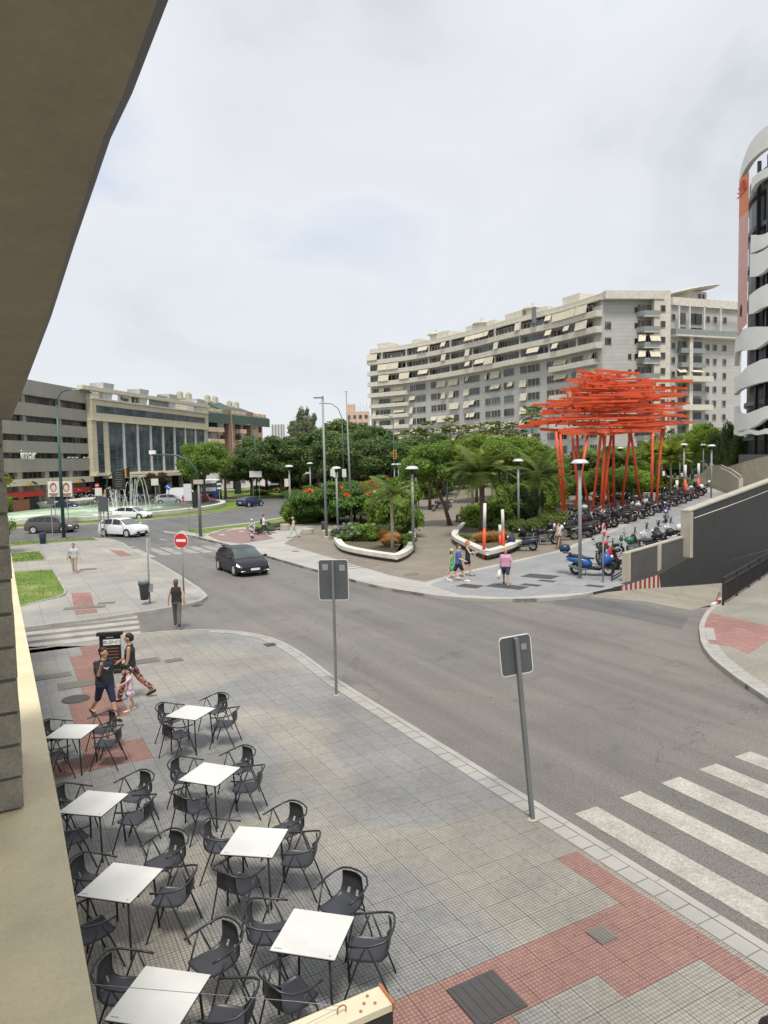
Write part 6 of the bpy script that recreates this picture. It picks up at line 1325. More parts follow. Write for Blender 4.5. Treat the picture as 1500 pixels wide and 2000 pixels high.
t = board(366, 945, 978, 62, 15, 'pale metal back of a sign beside the arched traffic pole', 'lamp_shade'); board(302, 935, 948, 90, 14, 'white notice plate before the glass building', 'white_worn')
q = G(248, 960); 
for px, py, y, lb in [(190, 948, 66, 'small round no entry sign above the fountain'), (195, 958, 64, 'second small red round sign above the fountain')]:
    p = D(px, py, y); t = thing('no_entry_sign', lb, 'road sign', (p.x, y, 0), 0, 'small red signs above the fountain'); MB().tube([(0, 0, 0), (0, 0, p.z)], .035, 8).build('pole', 'pole_grey', t); f = Matrix.Translation((0, -.05, p.z)) @ Matrix.Rotation(R_(90), 4, 'X'); MB().lathe([(.21, 0), (.21, .01), (0, .01)], 24).build('disc', 'red_sign', t).matrix_basis = f; MB().box((0, -.07, p.z), (.28, .01, .07)).build('bar', 'white_paint', t)
p = D(329, 951, 100); t = thing('direction_sign', 'blue diamond direction sign before the white van', 'road sign', (p.x, 100, 0)); MB().tube([(0, 0, 0), (0, 0, p.z)], .04, 8).build('pole', 'pole_grey', t); MB().box((0, -.08, p.z), (.75, .04, .75), mtx=Matrix.Rotation(R_(45), 3, 'Y')).build('plate', 'bus_blue', t); MB().box((0, -.11, p.z), (.5, .02, .12), mtx=Matrix.Rotation(R_(35), 3, 'Y')).build('arrow', 'white_paint', t)
board(493, 920, 932, 118, 12, 'left one of two far poster plates beside the green lamp', 'poster_white', extra=None); board(505, 920, 932, 118, 12, 'right one of two far poster plates beside the green lamp', 'white_worn'); board(464, 940, 965, 112, 13, 'far bus shelter advertising pillar with dark poster', 'trim_black')
board(648, 916, 930, 98, 6, 'narrow white poster strip before the pines, left of the dish lamp', 'white_worn'); board(655, 914, 932, 97, 9, 'white poster plate before the pines behind the dish lamp', 'poster_white'); board(672, 916, 932, 98, 8, 'pale poster plate before the pines right of the dish lamp', 'white_worn')
t = board(1383, 884, 905, 90, 9, 'dark hanging banner beside the dish lamp beyond the scooters', 'trim_black')
# zigzag sign
p = D(428, 948, 100); t = thing('road_sign', 'stack of small black and white plates on a post right of the red car', 'road sign', (p.x, 100, 0)); MB().tube([(0, 0, 0), (0, 0, p.z+.6)], .05, 8).build('pole', 'pole_grey', t)
for k in range(4): MB().box((0, -.07, p.z+.5-.3*k), (.55, .04, .2)).build('plate', 'white_paint' if k % 2 else 'trim_black', t)

# ================================================================== CAFE
def chair_proto():
    t = thing('armchair', '', 'chair', (0, 0, 0), 0, 'charcoal cafe armchairs'); mb = MB(); rows = []
    prof = [(.20, .452, .17), (.16, .445, .20), (.05, .432, .21), (-.08, .428, .205), (-.17, .44, .195), (-.225, .48, .18), (-.25, .55, .165), (-.262, .64, .155), (-.27, .75, .15)]
    nx = 9
    for y, z, hw in prof:
        row = []
        for i in range(nx):
            s_ = -1+2*i/(nx-1); cv = s_*s_; back = max(0, (z-.45)/.3); row.append(Vector((s_*hw, y+cv*.045*back, z+cv*.018*(1-back))))
        rows.append(row)
    vs = [v for r in rows for v in r]; k = len(prof); vs2 = [v+Vector((0, -.009 if j > 4 else 0, -.009 if j <= 4 else 0)) for j, r in enumerate(rows) for v in r]
    fs = [(a*nx+i, a*nx+i+1, (a+1)*nx+i+1, (a+1)*nx+i) for a in range(k-1) for i in range(nx-1)]; n0 = len(vs); fs2 = [tuple(n0+x for x in f[::-1]) for f in fs]
    edge = [i for i in range(nx)]+[a*nx+nx-1 for a in range(1, k)]+[(k-1)*nx+i for i in range(nx-2, -1, -1)]+[a*nx for a in range(k-2, 0, -1)]
    fe = [(edge[i], edge[(i+1) % len(edge)], n0+edge[(i+1) % len(edge)], n0+edge[i]) for i in range(len(edge))]
    # leave the two slots in the lower back open
    holes = {(5, 2), (5, 5)}
    fs = [f for a in range(k-1) for i in range(nx-1) if (a, i) not in holes for f in [(a*nx+i, a*nx+i+1, (a+1)*nx+i+1, (a+1)*nx+i)]]; fs2 = [tuple(n0+x for x in f[::-1]) for f in fs]
    mb.add(vs+vs2, fs+fs2+fe); mb.build('seat_shell', 'chair_plastic', t, True)
    arc = [(-.275, .17, .665), (-.285, .05, .672), (-.285, -.08, .685), (-.26, -.2, .71), (-.19, -.275, .745), (-.09, -.3, .762), (.0, -.305, .765), (.09, -.3, .762), (.19, -.275, .745), (.26, -.2, .71), (.285, -.08, .685), (.285, .05, .672), (.275, .17, .665)]
    MB().tube(arc, .013, 8).build('arm_rail', 'chair_metal', t, True)
    for s_ in (-1, 1):
        MB().tube([(s_*.285, -.01, .675), (s_*.262, .10, .43), (s_*.25, .25, 0)], .011, 7).build('leg', 'chair_metal', t, True)
        MB().tube([(s_*.285, -.03, .675), (s_*.26, -.13, .42), (s_*.245, -.29, 0)], .011, 7).build('leg', 'chair_metal', t, True)
    MB().tube([(-.26, .10, .425), (.26, .10, .425)], .009, 6).tube([(-.26, -.13, .42), (.26, -.13, .42)], .009, 6).build('seat_frame', 'chair_metal', t, True)
    return t
def table_proto():
    t = thing('cafe_table', '', 'table', (0, 0, 0), 0, 'white topped square cafe tables'); S_ = .71
    mb = MB(); mb.box((0, 0, .737), (S_, S_, .008)); mb.build('tabletop', 'tabletop', t); MB().box((0, 0, .727), (S_+.004, S_+.004, .011)).build('edge', 'trim_black', t)
    for sx in (-1, 1):
        for sy in (-1, 1): MB().tube([(sx*.27, sy*.27, .72), (sx*.3, sy*.3, 0)], .014, 7).build('leg', 'chair_metal', t, True)
    MB().bar((-.27, -.27, .71), (.27, .27, .71), .025, .02).bar((-.27, .27, .712), (.27, -.27, .712), .025, .02).build('under_frame', 'chair_metal', t)
    MB().box((-.28, -.31, .7418), (.08, .012, .001)).box((.29, -.31, .7418), (.02, .02, .001)).build('printed_mark', 'pole_grey', t); return t
ch0, tb0 = chair_proto(), table_proto()
TB = [('wall', 0, (142, 1428), 85-90), ('wall', 1, (184, 1568), -12), ('wall', 2, (237, 1722), -14), ('wall', 3, (312, 1946), -12), ('kerb', 0, (373, 1391), -20), ('kerb', 1, (410, 1511), -20), ('kerb', 2, (498, 1643), -9), ('kerb', 3, (612, 1822), -14)]
rshort = {'wall': 'the building side row', 'kerb': 'the street side row'}; rown = {'wall': 'the row along the building', 'kerb': 'the row towards the street'}; pn_ = ['farthest', 'second farthest', 'second nearest', 'nearest']
first = True; rg = random.Random(12)
for row, k, (px, py), yaw in TB:
    p = G(px, py, .74); p.z = 0; yw = R_(yaw)
    t = tb0 if first else copy_tree(tb0); t.location = p; t.rotation_euler = (0, 0, yw); t['label'] = f'white square table, {pn_[k]} in {rown[row]}'
    for j, (ox, oy, fd, nm) in enumerate([(.60, .08, 178, 'near right'), (.26, .86, 228, 'far right'), (-.50, .46, -4, 'far left'), (-.16, -.5, 52, 'near left')]):
        off = Vector((ox+rg.uniform(-.04, .05), oy+rg.uniform(-.06, .06), 0))
        c = ch0 if first else copy_tree(ch0); c.location = p+off; first = False
        c.rotation_euler = (0, 0, R_(fd-90+rg.uniform(-8, 8)))
        c['label'] = f'{nm} armchair of the {pn_[k]} table in {rshort[row]}'
# menu board
g = G(218, 1312); t = thing('menu_board', 'black standing menu board with white lettering BUENO behind the walkers', 'menu board', g, R_(10)); W_, Hh = .62, 1.0
MB().box((0, 0, Hh/2+.08), (W_*.92, .05, Hh)).build('panel', 'trim_black', t); MB().box((0, 0, Hh+.1), (W_*1.12, .16, .09)).build('top_bar', 'trim_black', t); MB().box((0, 0, .03), (W_, .45, .05)).build('foot', 'trim_black', t)
MB().box((.05, -.032, .86), (.46, .006, .16)).build('white_strip', 'white_paint', t); text('lettering', 'BUENO', .135, 'trim_black', t, (.05, -.037, .815)); MB().box((0, -.03, 1.0), (.2, .004, .03)).build('white_line', 'white_worn', t)
for k in range(5): MB().box((.02, -.03, .68-.09*k), (.4, .004, .02)).build('printed_line', 'poster_brown', t)

# ================================================================== VEHICLES
def car(name, label, loc, yaw, paint, kind='hatch', L_=4.3, W_=1.8, H_=1.46, lights='headlight', group=None, cat='car', z0=-.13):
    t = thing(name, label, cat, (loc[0], loc[1], z0), yaw, group); h = W_/2
    hood = {'hatch': .62, 'suv': .66, 'sedan': .61, 'mini': .66, 'van': .5}[kind]
    # stations along x from the tail (0) to the nose (L); values: belt z, top z, top half width factor
    gl = .3; K = {'hatch': ([0, .03, .08, .16, .3, .48, .60, .70, .80, .90, .97, 1], [.60, .86, .95, .96, .94, .90, .88, .86, .82, .76, .64, .50], [.64, .96, 1.12, 1.32, 1.42, 1.44, 1.38, 1.16, .90, .80, .67, .52]),
                    'suv': ([0, .03, .12, .3, .5, .60, .70, .78, .90, .97, 1], [.7, .98, 1.05, 1.04, 1.01, .99, .98, .97, .93, .84, .6], [.74, 1.14, 1.46, 1.57, 1.58, 1.50, 1.24, 1.03, .98, .87, .62]),
                    'mini': ([0, .03, .10, .3, .5, .68, .82, .97, 1], [.7, 1.0, 1.04, 1.03, 1.0, .98, .9, .75, .55], [.74, 1.14, 1.45, 1.58, 1.59, 1.45, .95, .80, .58]),
                    'sedan': ([0, .05, .2, .32, .5, .64, .80, .97, 1], [.6, .93, .95, .93, .9, .88, .82, .68, .5], [.66, .98, 1.06, 1.40, 1.43, 1.38, .86, .72, .54]),
                    'van': ([0, .02, .05, .3, .6, .78, .9, .98, 1], [.8, 1.1, 1.12, 1.12, 1.1, 1.08, 1.0, .8, .6], [.9, 2.0, 2.2, 2.25, 2.25, 2.1, 1.15, .9, .64])}[kind]
    X = np.array(K[0])*L_-L_/2; bz, tz = K[1], K[2]
    def par(x):
        b_ = float(np.interp(x, X, bz)); tp = float(np.interp(x, X, tz)); u = abs(x)/(L_/2); w_ = h*(1-.13*max(0, (u-.72)/.28)**2); cab = min(1, max(0, (tp-b_)/.42)); wt = w_*(.93-.17*cab); zb = .24+.10*max(0, (u-.86)/.14); return zb, b_, tp, w_, wt
    def P(x, v, off=0):
        zb, b_, tp, w_, wt = par(x)
        if v < .1: s_ = v/.1; y, z = w_*.5+(w_*.96-w_*.5)*s_, zb-.02*(1-s_)
        elif v < .5: s_ = (v-.1)/.4; y = w_*(.96+.04*math.sin(math.pi*min(1, s_*1.1))); z = zb+(b_-zb)*s_
        elif v < .8: s_ = (v-.5)/.3; y = w_*.955+(wt-w_*.955)*s_; z = b_+(tp-.05-b_)*s_ if tp-.05 > b_ else b_+(tp-b_)*s_*.5
        else: s_ = (v-.8)/.2; y = wt*math.cos(s_*math.pi/2)**.8 if s_ < 1 else 0; z0_ = tp-.05 if tp-.05 > b_ else b_+(tp-b_)*.5; z = z0_+(tp-z0_)*math.sin(s_*math.pi/2)
        return y+off, z
    xs = np.linspace(-L_/2, L_/2, 46); vv = [0, .1, .2, .3, .4, .5, .65, .8, .85, .9, .95, 1.0]; mb = MB(); rowsL = []
    for x in xs: rowsL.append([(x, -P(x, v)[0], P(x, v)[1]) for v in vv]+[(x, P(x, v)[0], P(x, v)[1]) for v in vv[-2::-1]])
    nv = len(rowsL[0]); vs = [p for r in rowsL for p in r]; fs = [(i*nv+j, (i+1)*nv+j, (i+1)*nv+j+1, i*nv+j+1) for i in range(len(xs)-1) for j in range(nv-1)]
    fs += [tuple(range(nv)), tuple((len(xs)-1)*nv+j for j in range(nv-1, -1, -1))]; fs += [(i*nv+nv-1, (i+1)*nv+nv-1, (i+1)*nv, i*nv) for i in range(len(xs)-1)]
    mb.add(vs, fs); o = mb.build('body', paint, t, True)
    try: o.data.set_sharp_from_angle(angle=R_(35))
    except Exception: pass
    def patch(name, m, x0, x1, v0, v1, side=0, off=.006, nx=8, nvv=6, smooth=True):
        mb = MB()
        for s_ in ((-1, 1) if side == 0 else (side,)):
            vs = []
            for i in range(nx+1):
                for j in range(nvv+1):
                    x = x0+(x1-x0)*i/nx; 
                    if callable(v0): va, vb = v0(i/nx), v1(i/nx)
                    else: va, vb = v0, v1
                    v = va+(vb-va)*j/nvv; y, z = P(x, v, 0); y0, z0_ = P(x, min(1, v+.01)); y1, z1_ = P(x, max(0, v-.01)); n_ = Vector((0, z0_-z1_, -(y0-y1)))
                    xa, xb = P(min(L_/2, x+.02), v), P(max(-L_/2, x-.02), v); ty = Vector((.04, xa[0]-xb[0], xa[1]-xb[1])); tv = Vector((0, y0-y1, z0_-z1_)); n3 = ty.cross(tv); n3 = -n3.normalized() if n3.length > 1e-9 else Vector((0, 0, 1)); vs.append((x+n3.x*off, s_*(y+n3.y*off), z+n3.z*off))
            mb.add(vs, [(i*(nvv+1)+j, (i+1)*(nvv+1)+j, (i+1)*(nvv+1)+j+1, i*(nvv+1)+j+1) if s_ > 0 else (i*(nvv+1)+j, i*(nvv+1)+j+1, (i+1)*(nvv+1)+j+1, (i+1)*(nvv+1)+j) for i in range(nx) for j in range(nvv)])
        return mb.build(name, m, t, smooth)
    def at(f): return X[0]+f*L_
    F0 = {'hatch': (.10, .58, .60, .82), 'suv': (.10, .58, .60, .80), 'mini': (.09, .62, .68, .82), 'sedan': (.2, .58, .64, .8), 'van': (.55, .72, .78, .9)}[kind]
    x0_, x1_ = at(F0[0]+.07), at(F0[1]+.04); mid = (x0_+x1_)/2+.02*L_
    tap = lambda lo, up: (lambda s_: lo)
    patch('window', 'car_side_glass', mid+.04, x1_+.02, .53, .79); patch('window', 'car_side_glass', x0_+.1, mid-.04, .53, .79)
    patch('window', 'car_side_glass', x1_+.06, at(F0[3])-.28, lambda s_: .53, lambda s_: .79-.24*s_)
    if kind not in ('van',): patch('window', 'car_side_glass', at(F0[0])+.06, x0_+.04, lambda s_: .55, lambda s_: .62+.16*s_)
    patch('windscreen', 'car_glass_sky', at(F0[2])+.03, at(F0[3])-.12, .83, 1.0, nx=10); patch('rear_window', 'car_glass_sky', at(.045 if kind != 'sedan' else .21), at(F0[0]+.02 if kind != 'sedan' else .3), .84, 1.0)
    patch('headlight', lights, L_/2-.42, L_/2-.10, lambda s_: .36+.02*s_, lambda s_: .46, off=.008); patch('taillight', 'taillight', -L_/2+.02, -L_/2+.16, .34, .5, off=.008)
    MB().box((L_/2-.02, 0, .42), (.1, W_*.62, .16)).build('grille', 'trim_black', t); MB().box((L_/2-.03, 0, .27), (.1, W_*.75, .1)).build('bumper_intake', 'trim_black', t); MB().box((L_/2+.035, 0, .40), (.02, .5, .11)).build('number_plate', 'white_paint', t); MB().box((-L_/2-.012, 0, .62), (.02, .5, .11)).build('number_plate', 'white_paint', t)
    for s_ in (-1, 1):
        MB().ball((at(F0[3])-.3, s_*(h+.1), par(0)[1]+.06), (.07, .11, .075), 8, 6).build('mirror', paint, t, True)
        MB().box((L_/2-.06, s_*h*.68, .33), (.1, .26, .07)).build('fog_light', lights if lights != 'headlight' else 'pole_grey', t)
    MB().box((0, 0, .25), (L_*.62, W_*.965, .12)).build('sill_trim', 'trim_black', t)
    rw = .32 if kind in ('hatch', 'sedan') else .345; wb_ = L_*.305
    for sx in (-1, 1):
        for s_ in (-1, 1):
            w_ = par(sx*wb_)[3]; q = Matrix.Translation((sx*wb_, s_*(w_+.003), rw)) @ Matrix.Rotation(-s_*R_(90), 4, 'X')
            MB().lathe([(rw+.055, -.16), (rw+.055, .002), (0, .002)], 28).build('wheel_arch_shade', 'trim_black', t).matrix_basis = q  # flat black disc, its colour stands in for the shade of the wheel opening
            wh = MB().lathe([(rw*.66, .0), (rw*.7, .02), (rw*.93, .022), (rw, -.01), (rw, -.17), (rw*.8, -.19)], 28).build('tyre', 'rubber', t, True); wh.matrix_basis = q
            mb = MB(); mb.lathe([(rw*.68, .0), (rw*.66, .02), (rw*.6, .006)], 24); mb.lathe([(.06, .006), (.05, .024), (0, .026)], 12)
            for k in range(5): a = k*6.283/5; mb.bar((.04*math.cos(a), .04*math.sin(a), .014), (rw*.64*math.cos(a), rw*.64*math.sin(a), .016), .055, .014)
            link('rim', mb.mesh('rim', 'metal', True), wh)
    if kind == 'van': pass
    return t
def wheels2(ra_, fa_, side, W_=1.8):
    """centre and yaw from the ground contacts of the visible rear and front wheel; side=+1 when the car body lies to the left of travel"""
    r, f = G(*ra_, -.13), G(*fa_, -.13); d = (f-r).normalized(); n_ = Vector((-d.y, d.x, 0)); c = (r+f)/2+n_*side*W_/2*.95; return c, math.atan2(d.y, d.x)
c, a = wheels2((424, 1112), (463, 1127), 1); print('hatch', c, math.degrees(a))
car('hatchback_car', 'charcoal hatchback with lit headlights coming towards the junction', c, a, 'car_charcoal', 'hatch', lights='headlight_lit')
c, a = wheels2((202, 1048), (250, 1050), 1); print('suv', c, math.degrees(a)); car('suv_car', 'white compact suv turning off the roundabout', c, a, 'car_white', 'suv', 4.45, 1.82)
c, a = G(258, 1014, -.13), R_(-8); car('hatchback_car', 'white hatchback behind the white suv on the roundabout', c, a, 'car_white', 'hatch', 4.3)
c, a = wheels2((66, 1047), (133, 1041), 1); print('mini', c, math.degrees(a)); c = G(102, 1040, -.13); car('minivan_car', 'dark grey minivan behind the green street lamp', c, R_(4), 'car_grey', 'mini', 4.4, 1.8)
car('sedan_car', 'dark blue hatchback driving away round the roundabout', G(489, 989, -.13), R_(58), 'car_blue', 'hatch', 4.1)
car('sedan_car', 'red car behind the blue and white bus stop', D(405, 970, 112), R_(80), 'car_red', 'hatch', 4.0, z0=-.1); car('sedan_car', 'second red car left of the first beyond the fountain', D(377, 970, 116), R_(70), 'car_red', 'hatch', 4.0, z0=-.1)
for px, y, kd, m, yw, lb in [(329, 108, 'mini', 'car_silver', 20, 'silver car beyond the fountain left of the white van'), (283, 116, 'hatch', 'car_black', 10, 'black car beyond the fountain under the glass building'), (122, 100, 'hatch', 'car_blue', 5, 'dark blue car before the red shop front'), (560, 165, 'hatch', 'car_silver', 0, 'silver car under the far pines left of the dish lamp'), (600, 168, 'mini', 'car_white', 0, 'white car under the far pines right of the dish lamp'), (540, 172, 'hatch', 'car_silver', 10, 'grey car glimpsed beneath the pines near the poster pillar')]:
    p = D(px, 960, y); car('parked_car', lb, (p.x, p.y), R_(yw), m, kd, 4.2, z0=-.02)
p = D(356, 960, 118); car('delivery_van', 'white van parked beyond the fountain beside the silver car', (p.x, p.y), R_(15), 'car_white', 'van', 5.2, 2.0, cat='van', z0=-.02)
p = D(401, 950, 114); bt = thing('bus', 'blue and white bus with a pale roof behind the traffic pole', 'bus', (p.x, p.y+4, -.05), R_(99))
def rbox(c, d, r): 
    mb = MB(); hx, hy, hz_ = d[0]/2, d[1]/2, d[2]/2; prof = []
    for cy, cz, a0 in ((hy-r, hz_-r, 0), (-hy+r, hz_-r, 90), (-hy+r, -hz_+.05, 180), (hy-r, -hz_+.05, 270)):
        for k in range(4): a = R_(a0+k*30); rr_ = r if a0 < 180 else .05; prof.append((cy+rr_*math.cos(a), cz+rr_*math.sin(a)))
    n = len(prof); return mb.add([(c[0]+s_*hx, c[1]+y, c[2]+z) for s_ in (-1, 1) for y, z in prof], [tuple(range(n-1, -1, -1)), tuple(range(n, 2*n))]+[(i, (i+1) % n, n+(i+1) % n, n+i) for i in range(n)])
rbox((0, 0, 1.1), (11, 2.5, 1.7), .05).build('lower_body', 'bus_blue', bt); rbox((0, 0, 2.45), (10.9, 2.46, 1.0), .05).build('window_band', 'glass_blue', bt); rbox((0, 0, 3.2), (11, 2.5, .5), .2).build('roof', 'white_paint', bt); MB().box((-5.52, 0, 2.0), (.05, 2.3, .6)).build('rear_panel', 'white_paint', bt)
for sx in (-3.4, 3.2):
    for s_ in (-1, 1): MB().lathe([(.5, 0), (.5, .28), (0, .28)], 20).build('wheel', 'rubber', bt).matrix_basis = Matrix.Translation((sx, s_*1.12, .5)) @ Matrix.Rotation(-s_*R_(90), 4, 'X')

# two wheelers
def wheel(mb_t, x, r, wd, t, spoke=6):
    q = Matrix.Translation((x, 0, r)) @ Matrix.Rotation(R_(90), 4, 'X'); o = MB().tube([((r-wd)*math.cos(a), (r-wd)*math.sin(a), 0) for a in np.linspace(0, 6.283, 25)[:-1]], wd, 8, closed=True).build('tyre', 'rubber', t, True); o.matrix_basis = q
    mb = MB(); mb.tube([((r-wd*1.9)*math.cos(a), (r-wd*1.9)*math.sin(a), 0) for a in np.linspace(0, 6.283, 21)[:-1]], wd*.35, 5, closed=True); mb.lathe([(.05, -.05), (.05, .05)], 10)
    for k in range(spoke): a = k*6.283/spoke; mb.bar((0, 0, 0), ((r-wd*1.9)*math.cos(a), (r-wd*1.9)*math.sin(a), 0), .02, .03)
    o2 = link('rim', mb.mesh('rim', 'pole_grey'), o); return o
def shell(prof, w0, w1, name, m, t, taper=.5):
    """rounded body panel: side profile (x,z) swept across with narrower outer edges"""
    cx = sum(p[0] for p in prof)/len(prof); cz = sum(p[1] for p in prof)/len(prof); mb = MB(); lay = [(-w1, taper), (-w0, .93), (-w0*.5, 1), (w0*.5, 1), (w0, .93), (w1, taper)]; n = len(prof)
    vs = [(cx+(x-cx)*k, y, cz+(z-cz)*k) for y, k in lay for x, z in prof]; fs = [(a*n+i, a*n+(i+1) % n, (a+1)*n+(i+1) % n, (a+1)*n+i) for a in range(len(lay)-1) for i in range(n)]+[tuple(range(n-1, -1, -1)), tuple((len(lay)-1)*n+i for i in range(n))]
    o = mb.add(vs, fs).build(name, m, t, True); bm = bmesh.new(); bm.from_mesh(o.data); bmesh.ops.recalc_face_normals(bm, faces=bm.faces[:]); bm.to_mesh(o.data); bm.free(); return o
def scooter(paint='bike_black', box='trim_black', screen=True):
    t = thing('scooter', '', 'scooter', (0, 0, 0), 0, 'scooters and motorcycles parked on the plaza'); wheel(None, -.62, .27, .06, t); wheel(None, .68, .27, .055, t)
    shell([(-1.0, .62), (-.95, .80), (-.5, .78), (-.1, .70), (.05, .5), (.0, .36), (-.35, .34), (-.62, .5)], .15, .21, 'tail_body', paint, t); shell([(-.15, .26), (-.1, .38), (.3, .36), (.42, .5), (.5, .36), (.35, .22)], .17, .23, 'floor_board', 'trim_black', t, .8)
    shell([(.36, .36), (.40, .7), (.52, .98), (.66, 1.02), (.86, .72), (.78, .52), (.62, .5), (.5, .36)], .14, .23, 'front_shield', paint, t, .6); shell([(.48, .55), (.62, .62), (.92, .54), (.9, .48), (.68, .56), (.5, .48)], .05, .09, 'front_mudguard', paint, t, .8)
    shell([(-.98, .84), (-.9, .90), (-.45, .88), (-.2, .78), (.12, .74), (.1, .69), (-.3, .69), (-.9, .79)], .12, .16, 'seat', 'trim_black', t, .8)
    MB().tube([(.45, -.32, 1.08), (.55, -.12, 1.1), (.58, 0, 1.08), (.55, .12, 1.1), (.45, .32, 1.08)], .018, 7).build('handlebar', 'trim_black', t, True)
    for s_ in (-1, 1): m_ = MB(); m_.tube([(.54, s_*.24, 1.1), (.56, s_*.3, 1.28)], .008, 5); m_.ball((.56, s_*.31, 1.31), (.02, .07, .045), 8, 5); m_.build('mirror', 'trim_black', t)
    MB().tube([(.66, 0, .95), (.68, .0, .3)], .04, 8).build('fork', 'trim_black', t); MB().ball((.82, 0, .82), (.06, .12, .08), 10, 6).build('headlight', 'headlight', t, True); MB().ball((-1.0, 0, .76), (.04, .09, .05), 8, 5).build('taillight', 'taillight', t, True)
    MB().tube([(-.1, -.18, .26), (-.5, -.2, .28), (-.9, -.2, .42)], [.03, .055, .06], 8).build('exhaust', 'pole_dark', t, True); MB().box((-.4, .08, .35), (.5, .14, .2)).build('engine', 'pole_dark', t); MB().tube([(-.2, -.16, .3), (-.22, -.28, .0)], .015, 5).build('side_stand', 'trim_black', t); MB().box((-1.05, 0, .58), (.015, .2, .15)).build('number_plate', 'white_worn', t)
    if screen: shell([(.55, 1.05), (.46, 1.38), (.48, 1.39), (.6, 1.06)], .16, .2, 'windscreen', 'glass_dark', t, .9)
    if box: shell([(-1.28, .98), (-1.32, 1.2), (-1.15, 1.32), (-.92, 1.28), (-.86, 1.08), (-.95, .98)], .17, .23, 'top_box', box, t, .8); MB().box((-1.0, 0, .93), (.35, .12, .04)).build('rack', 'trim_black', t)
    return t
def motorbike(paint='bike_black', box=None):
    t = thing('motorcycle', '', 'motorcycle', (0, 0, 0), 0, 'scooters and motorcycles parked on the plaza'); wheel(None, -.7, .32, .07, t, 8); wheel(None, .74, .32, .06, t, 8)
    shell([(-.05, .78), (.05, .98), (.3, 1.02), (.45, .88), (.4, .76), (.1, .72)], .12, .18, 'fuel_tank', paint, t, .7); shell([(-1.02, .92), (-.98, .98), (-.6, .9), (-.1, .86), (-.05, .8), (-.55, .8)], .11, .14, 'seat', 'trim_black', t, .8); shell([(-1.1, .86), (-1.12, .94), (-.75, .82), (-.45, .75), (-.5, .68), (-.8, .76)], .09, .12, 'tail_panel', paint, t, .8)
    MB().box((.02, 0, .48), (.5, .32, .38)).ball((.1, .15, .42), (.12, .06, .12), 8, 6).ball((.1, -.15, .42), (.12, .06, .12), 8, 6).build('engine', 'pole_dark', t); MB().tube([(-.7, .1, .32), (-.2, .1, .42), (.25, .0, .8), (.48, 0, .9)], .03, 6).tube([(-.7, -.1, .32), (-.2, -.1, .42)], .03, 6).build('frame', 'trim_black', t)
    for s_ in (-1, 1): MB().tube([(.5, s_*.09, 1.0), (.74, s_*.09, .32)], .025, 7).build('fork', 'metal', t); m_ = MB(); m_.tube([(.42, s_*.24, 1.12), (.46, s_*.3, 1.28)], .008, 5); m_.ball((.46, s_*.31, 1.3), (.02, .07, .04), 8, 5); m_.build('mirror', 'trim_black', t)
    MB().tube([(.34, -.36, 1.06), (.44, -.14, 1.1), (.46, 0, 1.06), (.44, .14, 1.1), (.34, .36, 1.06)], .016, 7).build('handlebar', 'trim_black', t); shell([(.5, .8), (.5, 1.08), (.62, 1.1), (.7, .92), (.64, .8)], .1, .14, 'headlight_fairing', paint, t, .7); MB().ball((.69, 0, .93), (.03, .09, .07), 8, 6).build('headlight', 'headlight', t)
    MB().tube([(.1, -.16, .3), (-.5, -.2, .34), (-1.0, -.22, .5)], [.03, .05, .06], 8).build('exhaust', 'metal', t, True); shell([(.5, .66), (.74, .7), (1.02, .62), (.98, .58), (.74, .64), (.52, .6)], .05, .08, 'front_mudguard', paint, t, .8); MB().box((-1.14, 0, .66), (.015, .2, .15)).build('number_plate', 'white_worn', t)
    if box: shell([(-1.28, 1.0), (-1.32, 1.2), (-1.15, 1.32), (-.92, 1.28), (-.86, 1.08), (-.95, 1.0)], .17, .23, 'top_box', box, t, .8)
    return t
PR = {}
